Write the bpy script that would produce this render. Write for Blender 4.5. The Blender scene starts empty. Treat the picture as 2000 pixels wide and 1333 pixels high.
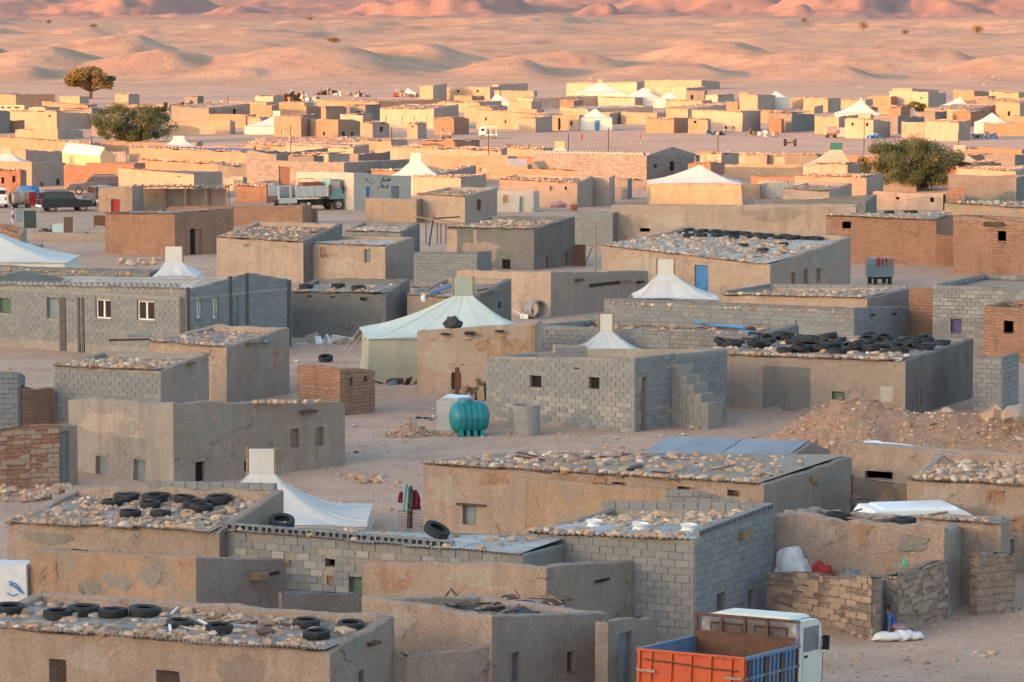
import bpy, math, random
import numpy as np
from mathutils import Vector, Matrix, noise
random.seed(7); rng = np.random.default_rng(7)
S = bpy.context.scene
COL = S.collection
R = math.radians

# ------------------------------------------------------------------ camera, sky, sun, exposure
CAMH = 16.0; FPX = 6490.0; YH = 57.0; CX = 1000.0; CY = 666.5
PIT = math.atan((CY - YH) / FPX); CP, SP = math.cos(PIT), math.sin(PIT)
cam = bpy.data.cameras.new('camera'); camo = bpy.data.objects.new('camera', cam); COL.objects.link(camo)
camo.location = (0, 0, CAMH); camo.rotation_euler = (math.pi / 2 - PIT, 0, 0)
cam.sensor_width = 36.0; cam.lens = FPX / 2000 * 36.0; cam.clip_end = 30000; cam.clip_start = 1.0
S.camera = camo
SUN_AZ = R(231.0); SUN_EL = R(7.0)
world = bpy.data.worlds.new('World'); S.world = world; world.use_nodes = True
nt = world.node_tree; nt.nodes.clear()
sky = nt.nodes.new('ShaderNodeTexSky'); sky.sky_type = 'NISHITA'; sky.sun_disc = False
sky.sun_elevation = SUN_EL; sky.sun_rotation = SUN_AZ; sky.air_density = 1.0; sky.dust_density = 2.6; sky.ozone_density = 1.5
bg = nt.nodes.new('ShaderNodeBackground'); bg.inputs[1].default_value = 0.15
wo = nt.nodes.new('ShaderNodeOutputWorld')
nt.links.new(sky.outputs[0], bg.inputs[0]); nt.links.new(bg.outputs[0], wo.inputs[0])
SD = Vector((math.sin(SUN_AZ) * math.cos(SUN_EL), math.cos(SUN_AZ) * math.cos(SUN_EL), math.sin(SUN_EL)))
sl = bpy.data.lights.new('sun', 'SUN'); sl.energy = 1.85; sl.angle = R(0.5); sl.color = (1.0, 0.34, 0.10)
slo = bpy.data.objects.new('sun', sl); COL.objects.link(slo)
slo.rotation_euler = SD.to_track_quat('Z', 'Y').to_euler()
vs = S.view_settings
vs.view_transform = 'Standard'; vs.look = 'None'; vs.gamma = 1.0; vs.use_curve_mapping = False; vs.exposure = 2.32

# ------------------------------------------------------------------ picture <-> place
def ray(px, py):
    dx = (px - CX) / FPX; dy = -(py - CY) / FPX
    return Vector((dx, CP + dy * SP, -SP + dy * CP))
def at_z(px, py, z=0.0):
    d = ray(px, py); t = (z - CAMH) / d.z
    return Vector((d.x * t, d.y * t, z))
def at_plane(px, py, p, n):
    d = ray(px, py); o = Vector((0, 0, CAMH)); t = (p - o).dot(n) / d.dot(n)
    return o + d * t
def z_for(Y, py):
    m = (CY - py) / FPX
    return CAMH + Y * (m * CP - SP) / (CP + m * SP)
def x_for(px, Y, z):
    return (px - CX) / FPX * (Y * CP - (z - CAMH) * SP)
def ppm(p):
    return FPX / max(1.0, p[1])

# ------------------------------------------------------------------ object helpers
def tag(o, label=None, cat=None, group=None, kind=None):
    if label: o['label'] = label
    if cat: o['category'] = cat
    if group: o['group'] = group
    if kind: o['kind'] = kind
    return o
def empty(name, loc, label, cat, group=None, rz=0.0):
    o = bpy.data.objects.new(name, None); COL.objects.link(o); o.location = loc; o.rotation_euler = (0, 0, rz)
    o.empty_display_size = 0.2
    return tag(o, label, cat, group)
def link(name, me, parent=None, loc=(0, 0, 0), rot=(0, 0, 0), scale=(1, 1, 1)):
    o = bpy.data.objects.new(name, me); COL.objects.link(o)
    o.location = loc; o.rotation_euler = rot; o.scale = scale
    if parent is not None: o.parent = parent
    return o
class MB:
    def __init__(s): s.v = []; s.f = []; s.m = []; s.mi = 0
    def add(s, vs_, fs):
        b = len(s.v); s.v += [tuple(p) for p in vs_]; s.f += [tuple(i + b for i in f) for f in fs]; s.m += [s.mi] * len(fs); return s
    def box(s, c, d, rz=0.0, rot=None, taper=1.0):
        M = rot if rot is not None else Matrix.Rotation(rz, 3, 'Z')
        c = Vector(c); P = []
        for k in (-1, 1):
            t = taper if k > 0 else 1.0
            for j in (-1, 1):
                for i in (-1, 1): P.append(c + M @ Vector((i * d[0] / 2 * t, j * d[1] / 2 * t, k * d[2] / 2)))
        return s.add(P, [(0, 2, 3, 1), (4, 5, 7, 6), (0, 1, 5, 4), (2, 6, 7, 3), (0, 4, 6, 2), (1, 3, 7, 5)])
    def tube(s, pts, r, n=7, caps=True):
        pts = [Vector(p) for p in pts]; rr = r if isinstance(r, (list, tuple)) else [r] * len(pts)
        b = len(s.v); fs = []
        for i, p in enumerate(pts):
            t = (pts[min(i + 1, len(pts) - 1)] - pts[max(i - 1, 0)]).normalized()
            a = t.orthogonal().normalized(); c = t.cross(a)
            for k in range(n):
                an = 2 * math.pi * k / n; s.v.append(tuple(p + (a * math.cos(an) + c * math.sin(an)) * rr[i]))
        for i in range(len(pts) - 1):
            for k in range(n): fs.append((b + i * n + k, b + i * n + (k + 1) % n, b + (i + 1) * n + (k + 1) % n, b + (i + 1) * n + k))
        if caps: fs.append(tuple(b + k for k in reversed(range(n)))); fs.append(tuple(b + (len(pts) - 1) * n + k for k in range(n)))
        s.f += fs; s.m += [s.mi] * len(fs); return s
    def lathe(s, prof, n=20, c=(0, 0, 0), M=None, closed=False):
        b = len(s.v); c = Vector(c); m = len(prof); fs = []
        for k in range(n):
            an = 2 * math.pi * k / n
            for (r, z) in prof:
                p = Vector((r * math.cos(an), r * math.sin(an), z)); s.v.append(tuple(c + (M @ p if M else p)))
        rng_ = range(m) if closed else range(m - 1)
        for k in range(n):
            for i in rng_:
                j = (i + 1) % m; k2 = (k + 1) % n
                fs.append((b + k * m + i, b + k2 * m + i, b + k2 * m + j, b + k * m + j))
        s.f += fs; s.m += [s.mi] * len(fs); return s
    def prism(s, poly, y0, y1, M=None):           # polygon in x,z extruded along y
        n = len(poly); P = [Vector((x, y0, z)) for x, z in poly] + [Vector((x, y1, z)) for x, z in poly]
        if M: P = [M @ p for p in P]
        return s.add(P, [tuple(range(n)), tuple(reversed(range(n, 2 * n)))] + [(i, i + n, (i + 1) % n + n, (i + 1) % n) for i in range(n)])
    def mesh(s, name, mats, smooth=False, angle=None):
        me = bpy.data.meshes.new(name); me.from_pydata(s.v, [], s.f)
        for m in (mats if isinstance(mats, (list, tuple)) else [mats]): me.materials.append(m)
        if any(s.m): me.polygons.foreach_set('material_index', s.m)
        if smooth: me.polygons.foreach_set('use_smooth', [True] * len(me.polygons))
        me.update()
        if smooth and angle: me.set_sharp_from_angle(angle=R(angle))
        return me
    def build(s, name, mats, parent=None, loc=(0, 0, 0), smooth=False, angle=None, rot=(0, 0, 0)):
        return link(name, s.mesh(name, mats, smooth, angle), parent, loc, rot)

# ------------------------------------------------------------------ materials
MATS = {}
def _n(t, ty, **kw):
    n = t.nodes.new(ty)
    for k, v in kw.items(): setattr(n, k, v)
    return n
def rgba(c): return (c[0], c[1], c[2], 1.0)
def mixc(t, fac, a, b, mode='MIX'):
    m = _n(t, 'ShaderNodeMix', data_type='RGBA', blend_type=mode)
    if isinstance(fac, (int, float)): m.inputs[0].default_value = fac
    else: t.links.new(fac, m.inputs[0])
    for s_, v in ((6, a), (7, b)):
        if isinstance(v, tuple): m.inputs[s_].default_value = rgba(v)
        else: t.links.new(v, m.inputs[s_])
    return m.outputs[2]
def noise_(t, vec, scale, detail=4.0, rough=0.6, dist=0.0):
    n = _n(t, 'ShaderNodeTexNoise'); n.inputs['Scale'].default_value = scale; n.inputs['Detail'].default_value = detail
    n.inputs['Roughness'].default_value = rough; n.inputs['Distortion'].default_value = dist
    t.links.new(vec, n.inputs['Vector']); return n.outputs[0]
def ramp(t, fac, a, b, lo=0.0, hi=1.0):
    m = _n(t, 'ShaderNodeMapRange'); m.inputs[1].default_value = a; m.inputs[2].default_value = b
    m.inputs[3].default_value = lo; m.inputs[4].default_value = hi; t.links.new(fac, m.inputs[0]); return m.outputs[0]
def scaled(t, vec, s):
    m = _n(t, 'ShaderNodeMapping'); m.inputs['Scale'].default_value = s; t.links.new(vec, m.inputs[0]); return m.outputs[0]
def math_(t, op, a, b=0.0):
    m = _n(t, 'ShaderNodeMath', operation=op)
    for i, v in enumerate((a, b)):
        if isinstance(v, (int, float)): m.inputs[i].default_value = v
        else: t.links.new(v, m.inputs[i])
    return m.outputs[0]
def base_mat(name):
    m = bpy.data.materials.new(name); m.use_nodes = True; t = m.node_tree
    b = t.nodes['Principled BSDF']; b.inputs['Roughness'].default_value = 0.95
    b.inputs['Specular IOR Level'].default_value = 0.15
    MATS[name] = m; return m, t, b
def bump(t, b, h, strength, dist):
    n = _n(t, 'ShaderNodeBump'); n.inputs['Strength'].default_value = strength; n.inputs['Distance'].default_value = dist
    t.links.new(h, n.inputs['Height']); t.links.new(n.outputs[0], b.inputs['Normal'])
def pos(t): return _n(t, 'ShaderNodeNewGeometry').outputs['Position']
def rnd(t):
    a = _n(t, 'ShaderNodeObjectInfo').outputs['Random']; g = _n(t, 'ShaderNodeNewGeometry').outputs['Random Per Island']
    return math_(t, 'FRACT', math_(t, 'ADD', a, g))

def mud(name, c1, c2, patch=None, pth=0.58, rough_bump=0.05, courses=None, stain=0.6, fine=15.0):
    m, t, b = base_mat(name); P = pos(t)
    n1 = noise_(t, P, 0.55, 5); n2 = noise_(t, P, fine, 6, 0.72); n3 = noise_(t, scaled(t, P, (1.6, 1.6, 0.22)), 1.5, 4)
    col = mixc(t, ramp(t, n1, 0.36, 0.66), c1, c2)
    col = mixc(t, ramp(t, noise_(t, P, 0.22, 3), 0.5, 0.7, 0, 0.4), col, tuple(min(1, 1.16 * x) for x in c1))
    if patch:
        pn = noise_(t, P, 0.9, 7, 0.6, 0.4)
        col = mixc(t, ramp(t, pn, pth, pth + 0.03), col, patch)
    # bare spots where the render has come away
    bare = ramp(t, noise_(t, P, 1.5, 8, 0.68, 0.6), 0.62, 0.645, 0.0, 0.7)
    col = mixc(t, bare, col, (c1[0] * 0.86, c1[1] * 0.74, c1[2] * 0.64))
    dk = math_(t, 'MULTIPLY', ramp(t, n3, 0.5, 0.75), stain)
    col = mixc(t, dk, col, tuple(0.5 * x for x in c1))
    col = mixc(t, ramp(t, noise_(t, P, 2.4, 6, 0.72), 0.46, 0.72, 0.0, 0.55), col, tuple(0.66 * x for x in c1))
    col = mixc(t, ramp(t, n2, 0.60, 0.40, 0.0, 0.5), col, tuple(0.54 * x for x in c2))
    sp = noise_(t, P, 26, 3, 0.7)
    col = mixc(t, ramp(t, sp, 0.54, 0.68, 0.0, 0.3), col, tuple(min(1, 1.45 * x) for x in c1))
    wv = _n(t, 'ShaderNodeVectorMath', operation='ADD'); ws = _n(t, 'ShaderNodeVectorMath', operation='SCALE'); ws.inputs['Scale'].default_value = 0.7
    wn = _n(t, 'ShaderNodeTexNoise'); wn.inputs['Scale'].default_value = 1.3; wn.inputs['Detail'].default_value = 5; t.links.new(P, wn.inputs['Vector'])
    t.links.new(wn.outputs['Color'], ws.inputs[0]); t.links.new(P, wv.inputs[0]); t.links.new(ws.outputs[0], wv.inputs[1])
    vo = _n(t, 'ShaderNodeTexVoronoi', feature='DISTANCE_TO_EDGE'); vo.inputs['Scale'].default_value = 0.8; t.links.new(wv.outputs[0], vo.inputs['Vector'])
    crack = math_(t, 'MULTIPLY', ramp(t, vo.outputs['Distance'], 0.009, 0.0), ramp(t, noise_(t, P, 0.7, 3), 0.56, 0.64))
    col = mixc(t, math_(t, 'MULTIPLY', crack, 0.4), col, tuple(0.3 * x for x in c1))
    h = math_(t, 'SUBTRACT', math_(t, 'ADD', math_(t, 'MULTIPLY', n2, 1.0), math_(t, 'MULTIPLY', sp, 0.4)), math_(t, 'ADD', math_(t, 'MULTIPLY', bare, 0.35), crack))
    if courses:
        uv = _n(t, 'ShaderNodeUVMap'); w = noise_(t, P, 2.5, 3)
        vm = _n(t, 'ShaderNodeVectorMath', operation='ADD'); sc = _n(t, 'ShaderNodeVectorMath', operation='SCALE'); sc.inputs['Scale'].default_value = 0.09 if courses[0] < 0.42 else 0.22
        nn = _n(t, 'ShaderNodeTexNoise'); nn.inputs['Scale'].default_value = 2.2; t.links.new(P, nn.inputs['Vector'])
        t.links.new(nn.outputs['Color'], sc.inputs[0]); t.links.new(uv.outputs[0], vm.inputs[0]); t.links.new(sc.outputs[0], vm.inputs[1])
        br = _n(t, 'ShaderNodeTexBrick'); br.inputs['Scale'].default_value = 1.0
        br.inputs['Brick Width'].default_value = courses[0]; br.inputs['Row Height'].default_value = courses[1]
        br.inputs['Mortar Size'].default_value = courses[2]; br.inputs['Mortar Smooth'].default_value = 0.6
        br.inputs['Color1'].default_value = (1, 1, 1, 1); br.inputs['Color2'].default_value = (0.72, 0.72, 0.72, 1); br.inputs['Mortar'].default_value = rgba(courses[3])
        t.links.new(vm.outputs[0], br.inputs['Vector'])
        col = mixc(t, courses[4], col, br.outputs[0], 'MULTIPLY')
        h = math_(t, 'SUBTRACT', h, math_(t, 'MULTIPLY', br.outputs['Fac'], courses[5]))
    t.links.new(col, b.inputs['Base Color']); bump(t, b, h, 1.0, rough_bump * 1.7)
    return m
def plain(name, c1, c2=None, rough=0.7, metal=0.0, scale=3.0, bs=0.0, spec=0.3, rust=None, rth=0.6, islands=0.0, trans=None):
    m, t, b = base_mat(name); P = pos(t); c2 = c2 or tuple(0.7 * x for x in c1)
    n1 = noise_(t, P, scale, 6, 0.65); col = mixc(t, ramp(t, n1, 0.35, 0.68), c1, c2)
    if rust: col = mixc(t, ramp(t, noise_(t, P, scale * 1.7, 7, 0.7, 0.5), rth, rth + 0.06), col, rust)
    if islands:
        r = rnd(t); col = mixc(t, 1.0, col, mixc(t, r, (1 - islands,) * 3, (1 + islands * 0.5,) * 3), 'MULTIPLY')
    t.links.new(col, b.inputs['Base Color']); b.inputs['Roughness'].default_value = rough; b.inputs['Metallic'].default_value = metal
    b.inputs['Specular IOR Level'].default_value = spec
    if bs: bump(t, b, noise_(t, P, scale * 4, 5, 0.7), 0.7, bs)
    return m
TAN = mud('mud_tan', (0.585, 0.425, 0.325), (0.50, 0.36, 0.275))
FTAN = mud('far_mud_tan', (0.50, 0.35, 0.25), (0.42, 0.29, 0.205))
FBRN = mud('far_mud_brown', (0.43, 0.28, 0.19), (0.36, 0.235, 0.16))  # darker mud copies, putting shade between crowded far houses into the colour
TAN2 = mud('mud_greyish', (0.465, 0.365, 0.295), (0.39, 0.305, 0.25), stain=0.35)  # greyer mud; on right-hand walls it puts their shade into the colour
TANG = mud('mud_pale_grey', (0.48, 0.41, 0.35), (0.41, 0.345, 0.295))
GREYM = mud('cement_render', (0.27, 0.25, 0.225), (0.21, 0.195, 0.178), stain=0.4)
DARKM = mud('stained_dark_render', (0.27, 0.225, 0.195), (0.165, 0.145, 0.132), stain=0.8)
ORG = mud('mud_brick_orange', (0.65, 0.36, 0.24), (0.56, 0.305, 0.20), courses=(0.44, 0.15, 0.02, (0.74, 0.71, 0.7), 0.6, 0.8), rough_bump=0.07)
ORGP = mud('orange_plaster', (0.58, 0.375, 0.25), (0.50, 0.33, 0.22), patch=(0.43, 0.36, 0.29), pth=0.54)
TANP = mud('tan_plaster_patched', (0.58, 0.42, 0.325), (0.50, 0.36, 0.28), patch=(0.56, 0.36, 0.235), pth=0.6)
ROUGH = mud('rough_mud', (0.56, 0.41, 0.315), (0.465, 0.34, 0.26), courses=(0.5, 0.21, 0.03, (0.85, 0.83, 0.82), 0.3, 0.45), rough_bump=0.10, fine=7.0)
BLK = mud('block_wall', (0.35, 0.325, 0.295), (0.29, 0.27, 0.25), courses=(0.41, 0.205, 0.013, (0.55, 0.5, 0.46), 1.0, 0.7), rough_bump=0.02, stain=0.2)
MORT = mud('mortar', (0.39, 0.335, 0.275), (0.30, 0.26, 0.22), rough_bump=0.02, stain=0.2)
WHT = mud('whitewash', (0.60, 0.54, 0.47), (0.54, 0.48, 0.41), patch=(0.36, 0.27, 0.19), pth=0.66, stain=0.2)
DUST = mud('dusty_mud_roof', (0.50, 0.35, 0.255), (0.41, 0.285, 0.21))
CONC = plain('concrete', (0.30, 0.285, 0.255), (0.22, 0.205, 0.19), 0.9, scale=2.5, bs=0.01)
BLOCK = None
def block_mat(name, a, b_, i=0.22):
    m, t, b = base_mat(name); P = pos(t); r = rnd(t)
    col = mixc(t, r, a, b_); n = noise_(t, P, 14, 5, 0.7)
    col = mixc(t, ramp(t, n, 0.6, 0.35, 0, 0.35), col, tuple(0.55 * x for x in b_))
    col = mixc(t, ramp(t, noise_(t, P, 1.1, 5), 0.58, 0.78, 0, 0.35), col, (0.34, 0.285, 0.235))
    t.links.new(col, b.inputs['Base Color']); bump(t, b, noise_(t, P, 45, 4, 0.7), 0.6, 0.012); return m
BLOCK = block_mat('concrete_block', (0.275, 0.268, 0.258), (0.22, 0.216, 0.21))
BLOCKW = block_mat('pale_block', (0.36, 0.335, 0.305), (0.29, 0.275, 0.255))
MUDBRICK = block_mat('mud_brick', (0.42, 0.305, 0.225), (0.375, 0.27, 0.198))
def stone_mat():
    m, t, b = base_mat('stone'); P = pos(t); r = rnd(t)
    rp = _n(t, 'ShaderNodeValToRGB'); e = rp.color_ramp
    cols = [(0.0, (0.52, 0.34, 0.21)), (0.28, (0.62, 0.43, 0.285)), (0.45, (0.35, 0.23, 0.165)), (0.62, (0.62, 0.36, 0.19)), (0.8, (0.22, 0.165, 0.14)), (0.92, (0.74, 0.62, 0.49)), (1.0, (0.62, 0.47, 0.33))]
    e.elements[0].color = rgba(cols[0][1]); e.elements[1].color = rgba(cols[-1][1])
    for p_, c in cols[1:-1]: e.elements.new(p_).color = rgba(c)
    t.links.new(r, rp.inputs[0]); n = noise_(t, P, 9, 6, 0.7)
    col = mixc(t, ramp(t, n, 0.4, 0.62, 0, 0.4), rp.outputs[0], (0.30, 0.215, 0.155))
    t.links.new(col, b.inputs['Base Color']); bump(t, b, noise_(t, P, 22, 5, 0.7), 0.8, 0.04); return m
STONE = stone_mat()
SHG = plain('galvanised_sheet', (0.42, 0.32, 0.245), (0.36, 0.325, 0.295), 0.8, 0.0, 1.2, rust=(0.27, 0.18, 0.125), rth=0.5, islands=0.2)
SHW = plain('white_sheet', (0.52, 0.49, 0.455), (0.42, 0.36, 0.30), 0.7, 0.0, 1.2, rust=(0.36, 0.265, 0.19), rth=0.54, islands=0.15)
SHD = plain('dusty_sheet', (0.40, 0.30, 0.225), (0.33, 0.24, 0.175), 0.8, 0.0, 1.5, rust=(0.24, 0.15, 0.1), rth=0.58, islands=0.2)
SHB = plain('blue_grey_sheet', (0.34, 0.35, 0.36), (0.28, 0.285, 0.285), 0.55, 0.0, 0.8, rust=(0.48, 0.48, 0.47), rth=0.66, islands=0.1)
RUB = plain('tyre_rubber', (0.024, 0.028, 0.032), (0.045, 0.044, 0.043), 0.75, 0, 6, bs=0.012, spec=0.3, rust=(0.16, 0.125, 0.1), rth=0.6, islands=0.4)
WOOD = plain('weathered_wood', (0.34, 0.22, 0.12), (0.22, 0.14, 0.085), 0.85, 0, 5, bs=0.01)
WOODD = plain('dark_wood', (0.10, 0.065, 0.045), (0.06, 0.042, 0.032), 0.85, 0, 5, bs=0.01)
RUST = plain('rusty_metal', (0.16, 0.075, 0.045), (0.09, 0.048, 0.035), 0.8, 0.1, 5, bs=0.008)
CANV = plain('tent_canvas', (0.64, 0.60, 0.54), (0.56, 0.515, 0.455), 0.9, 0, 1.2, bs=0.01, spec=0.1)
CANVG = plain('olive_canvas', (0.40, 0.385, 0.29), (0.35, 0.335, 0.25), 0.9, 0, 1.2, bs=0.01, spec=0.1)
CANVT = plain('pale_green_canvas', (0.57, 0.60, 0.54), (0.50, 0.53, 0.475), 0.9, 0, 1.2, bs=0.01, spec=0.1)
CANVO = plain('tan_canvas', (0.50, 0.40, 0.24), (0.42, 0.33, 0.20), 0.9, 0, 1.2, bs=0.01, spec=0.1)
TEALC = plain('teal_cloth', (0.03, 0.16, 0.14), (0.025, 0.12, 0.11), 0.9, 0, 3)
GLASSD = plain('dark_pane', (0.035, 0.02, 0.016), (0.06, 0.03, 0.02), 0.12, 0, 2, spec=0.6)
VOID = plain('painted_interior_shade', (0.02, 0.018, 0.016), (0.014, 0.012, 0.011), 0.95, 0, 3)  # colour of dark sheets that stand in for the shade inside openings
BLUED = plain('blue_door_paint', (0.05, 0.20, 0.42), (0.04, 0.145, 0.33), 0.6, 0, 3, rust=(0.09, 0.22, 0.42), rth=0.6)
SHUT = plain('grey_blue_shutter', (0.20, 0.245, 0.26), (0.15, 0.18, 0.195), 0.6, 0, 4)
SHUTG = plain('green_shutter', (0.09, 0.15, 0.11), (0.06, 0.10, 0.08), 0.6, 0, 4)
SHUTP = plain('violet_shutter', (0.09, 0.08, 0.20), (0.07, 0.06, 0.16), 0.6, 0, 4)
WPAINT = plain('white_paint', (0.78, 0.77, 0.74), (0.70, 0.68, 0.64), 0.5, 0, 3, rust=(0.32, 0.19, 0.11), rth=0.7)
WCLOTH = plain('white_cloth', (0.72, 0.70, 0.68), (0.60, 0.58, 0.56), 0.9, 0, 4, bs=0.02)
BLUEP = plain('blue_paint', (0.08, 0.20, 0.36), (0.06, 0.15, 0.27), 0.65, 0, 5, rust=(0.24, 0.18, 0.15), rth=0.5)
PIPEB = plain('blue_pipe', (0.07, 0.26, 0.55), (0.06, 0.22, 0.47), 0.5)
RED = plain('red_cloth', (0.42, 0.05, 0.035), (0.28, 0.03, 0.03), 0.9, 0, 6, bs=0.02)
ROPE = plain('rope', (0.46, 0.37, 0.27), (0.36, 0.29, 0.21), 0.9)
BLACK = plain('black_plastic', (0.018, 0.018, 0.02), (0.03, 0.03, 0.032), 0.6)
DOORG = plain('grey_door_paint', (0.22, 0.235, 0.24), (0.16, 0.17, 0.175), 0.6, 0, 4, rust=(0.2, 0.12, 0.08), rth=0.66)
BROWND = plain('brown_door_paint', (0.13, 0.075, 0.055), (0.09, 0.055, 0.042), 0.7, 0, 4)
# ------------------------------------------------------------------ terrain
def vnoise(x, y, seed=0):
    xi = np.floor(x).astype(np.int64); yi = np.floor(y).astype(np.int64); xf = x - xi; yf = y - yi
    def h(a, b):
        n = (a * 374761393 + b * 668265263 + seed * 974711) & 0x7fffffff
        n = ((n ^ (n >> 13)) * 1274126177) & 0x7fffffff
        n = n ^ (n >> 16); return (n & 0xffff) / 65535.0
    u = xf * xf * xf * (xf * (xf * 6 - 15) + 10); v = yf * yf * yf * (yf * (yf * 6 - 15) + 10)
    a = h(xi, yi); b = h(xi + 1, yi); c = h(xi, yi + 1); d = h(xi + 1, yi + 1)
    return (a + (b - a) * u) * (1 - v) + (c + (d - c) * u) * v
def fbm(x, y, o=4, seed=0):
    s = 0; a = 0.5; f = 1.0
    for i in range(o): s = s + a * (vnoise(x * f + 17.3 * i, y * f - 9.1 * i, seed + i) - 0.5); a *= 0.5; f *= 2.03
    return s
def sstep(a, b, x):
    t = np.clip((x - a) / (b - a), 0, 1); return t * t * (3 - 2 * t)
# dunes given as (x in picture, crest y in picture, distance m, half width px left, right, depth m)
DUNES = [(90, 96, 1180, 150, 190, 120), (330, 104, 1120, 130, 170, 90), (640, 92, 1150, 210, 300, 130), (1010, 112, 1120, 110, 120, 80),
         (1130, 104, 1260, 160, 150, 110), (1420, 88, 1420, 200, 160, 140), (1350, 118, 1120, 160, 120, 80), (1640, 126, 1010, 130, 100, 60),
         (1800, 92, 1300, 260, 220, 150), (1990, 104, 1120, 120, 160, 90), (820, 100, 1330, 150, 200, 100), (-60, 92, 1300, 120, 150, 120),
         (230, 84, 1500, 200, 220, 110), (1180, 150, 960, 60, 90, 40), (480, 132, 990, 140, 90, 50), (60, 132, 1000, 160, 70, 50), (1900, 150, 930, 160, 120, 40)]
DUNES = [(px, py + 6, 965 + (d - 900) * .38, wl, wr, dp * .5) for px, py, d, wl, wr, dp in DUNES]
HILLS = [(300, -6, 4300, 190, 260, 700), (120, 8, 5000, 260, 200, 500), (950, -14, 4200, 210, 170, 600), (1180, 16, 3900, 70, 70, 260), (1400, -20, 4600, 220, 200, 700),
         (1640, -8, 4000, 120, 130, 420), (1900, -22, 4200, 260, 240, 700), (620, -40, 6400, 320, 330, 900), (1240, -38, 6600, 330, 300, 900), (1760, -34, 6500, 260, 300, 900), (60, -42, 6500, 330, 330, 900),
         (470, 22, 3900, 120, 160, 280), (1560, 30, 3700, 70, 60, 200), (770, 26, 4000, 130, 140, 300)]
def ghill(X, Y, L):
    z = np.full_like(X, -1e3)
    for px, py, d, wl, wr, dp in L:
        x0 = (px - 1000) / FPX * d; zc = CAMH - (py - YH) / FPX * d; dx = X - x0
        w = np.where(dx < 0, wl * 1.2, wr * 0.62) / FPX * d
        g = zc * np.exp(-np.abs(dx / w) ** 2.2 - np.abs((Y - d) / (dp * .8)) ** 2.0)
        z = np.maximum(z, g) if L is None else np.where(z > g, z + 0.18 * np.clip(g, 0, None), g + 0.18 * np.clip(z, 0, None))
    return z
def terrain(X, Y):
    base = np.interp(Y, [-3000, 880, 1000, 1500, 1650, 2300, 2700, 3300, 4200, 7000, 12000], [0, 0, 1.0, 5.5, 6.5, 18.5, 22.3, 24.5, 30, 118, 230])
    z = base + 0.28 * fbm(X / 26, Y / 26, 4, 3) * sstep(60, 130, Y) + 0.10 * fbm(X / 4.5, Y / 4.5, 3, 5)
    def terr(h, st, a=.5, b=.95):      # flat benches with steep fronts
        q = h / st; f = np.floor(q); return st * (f + sstep(a, b, q - f))
    far = sstep(880, 1150, Y)
    roll = 13 * fbm(X / 170, Y / 300, 5, 11) + 1.0 * np.abs(fbm(X / 22, Y / 34, 4, 17))
    z = z + far * (0.4 * roll + 0.25 * terr(roll + 12, 3.2) - 3.0)
    m2 = sstep(1550, 1900, Y) * (1 - sstep(2550, 2700, Y))
    r2 = 15 * fbm(X / 210, Y / 420, 5, 23) + 1.2 * np.abs(fbm(X / 30, Y / 60, 4, 29)); z2 = base + r2 + 2.0; z = z * (1 - m2) + m2 * (0.3 * z2 + 0.7 * terr(z2, 5.5, .68, .97))
    dn = ghill(X, Y, DUNES) * 0.95; gul = np.abs(fbm(X / 14, Y / 30, 4, 19))
    z = np.where(Y > 860, np.maximum(z, base + dn - far * np.clip(dn, 0, 6) * gul * 0.7 + far * 0.8 * fbm(X / 9, Y / 14, 3, 20)), z)
    z = z + far * (1 - sstep(1250, 1500, Y)) * (7.5 * fbm(X / 48, Y / 62, 4, 53)) + sstep(1500, 1700, Y) * (1 - sstep(2350, 2450, Y)) * 9 * fbm(X / 85, Y / 130, 4, 59)
    z = np.where((Y > 2400) & (Y < 3400), np.minimum(z, base + 0.4), z)
    f2 = sstep(3000, 3500, Y)
    hh = ghill(X, Y, HILLS); g2 = np.abs(fbm(X / 90, Y / 160, 6, 37))
    z = np.where(Y > 3000, np.maximum(z, hh * (1.2 - 1.3 * g2)), z) + f2 * (24 * fbm(X / 200, Y / 380, 6, 31) - 22 * np.abs(fbm(X / 55, Y / 90, 5, 43)) + 6)
    # the hill the picture was taken from, and the long ridge behind it that shades the near part of the camp
    slope = np.clip(14.3 - 0.25 * Y, 0, 14.3) * (1 - sstep(120, 260, np.abs(X)))
    slope = np.where(Y < 0, 14.3 * (1 - sstep(200, 420, np.abs(X))), slope)
    rz = np.interp(X, [-1600, -900, -540, -380, -280, -180, -60, 200, 1200], [69, 73, 73, 71, 62, 48, 31, 18, 0])
    rz = rz + 3.0 * fbm(X / 60, X * 0 + 3.3, 3, 41)
    ridge = rz * np.exp(-np.abs((Y + 60) / np.where(Y > -60, 52.0, 160.0)) ** 2.0)
    near = np.maximum(slope, ridge)
    return z + np.where(Y < 130, near, 0)
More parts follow.
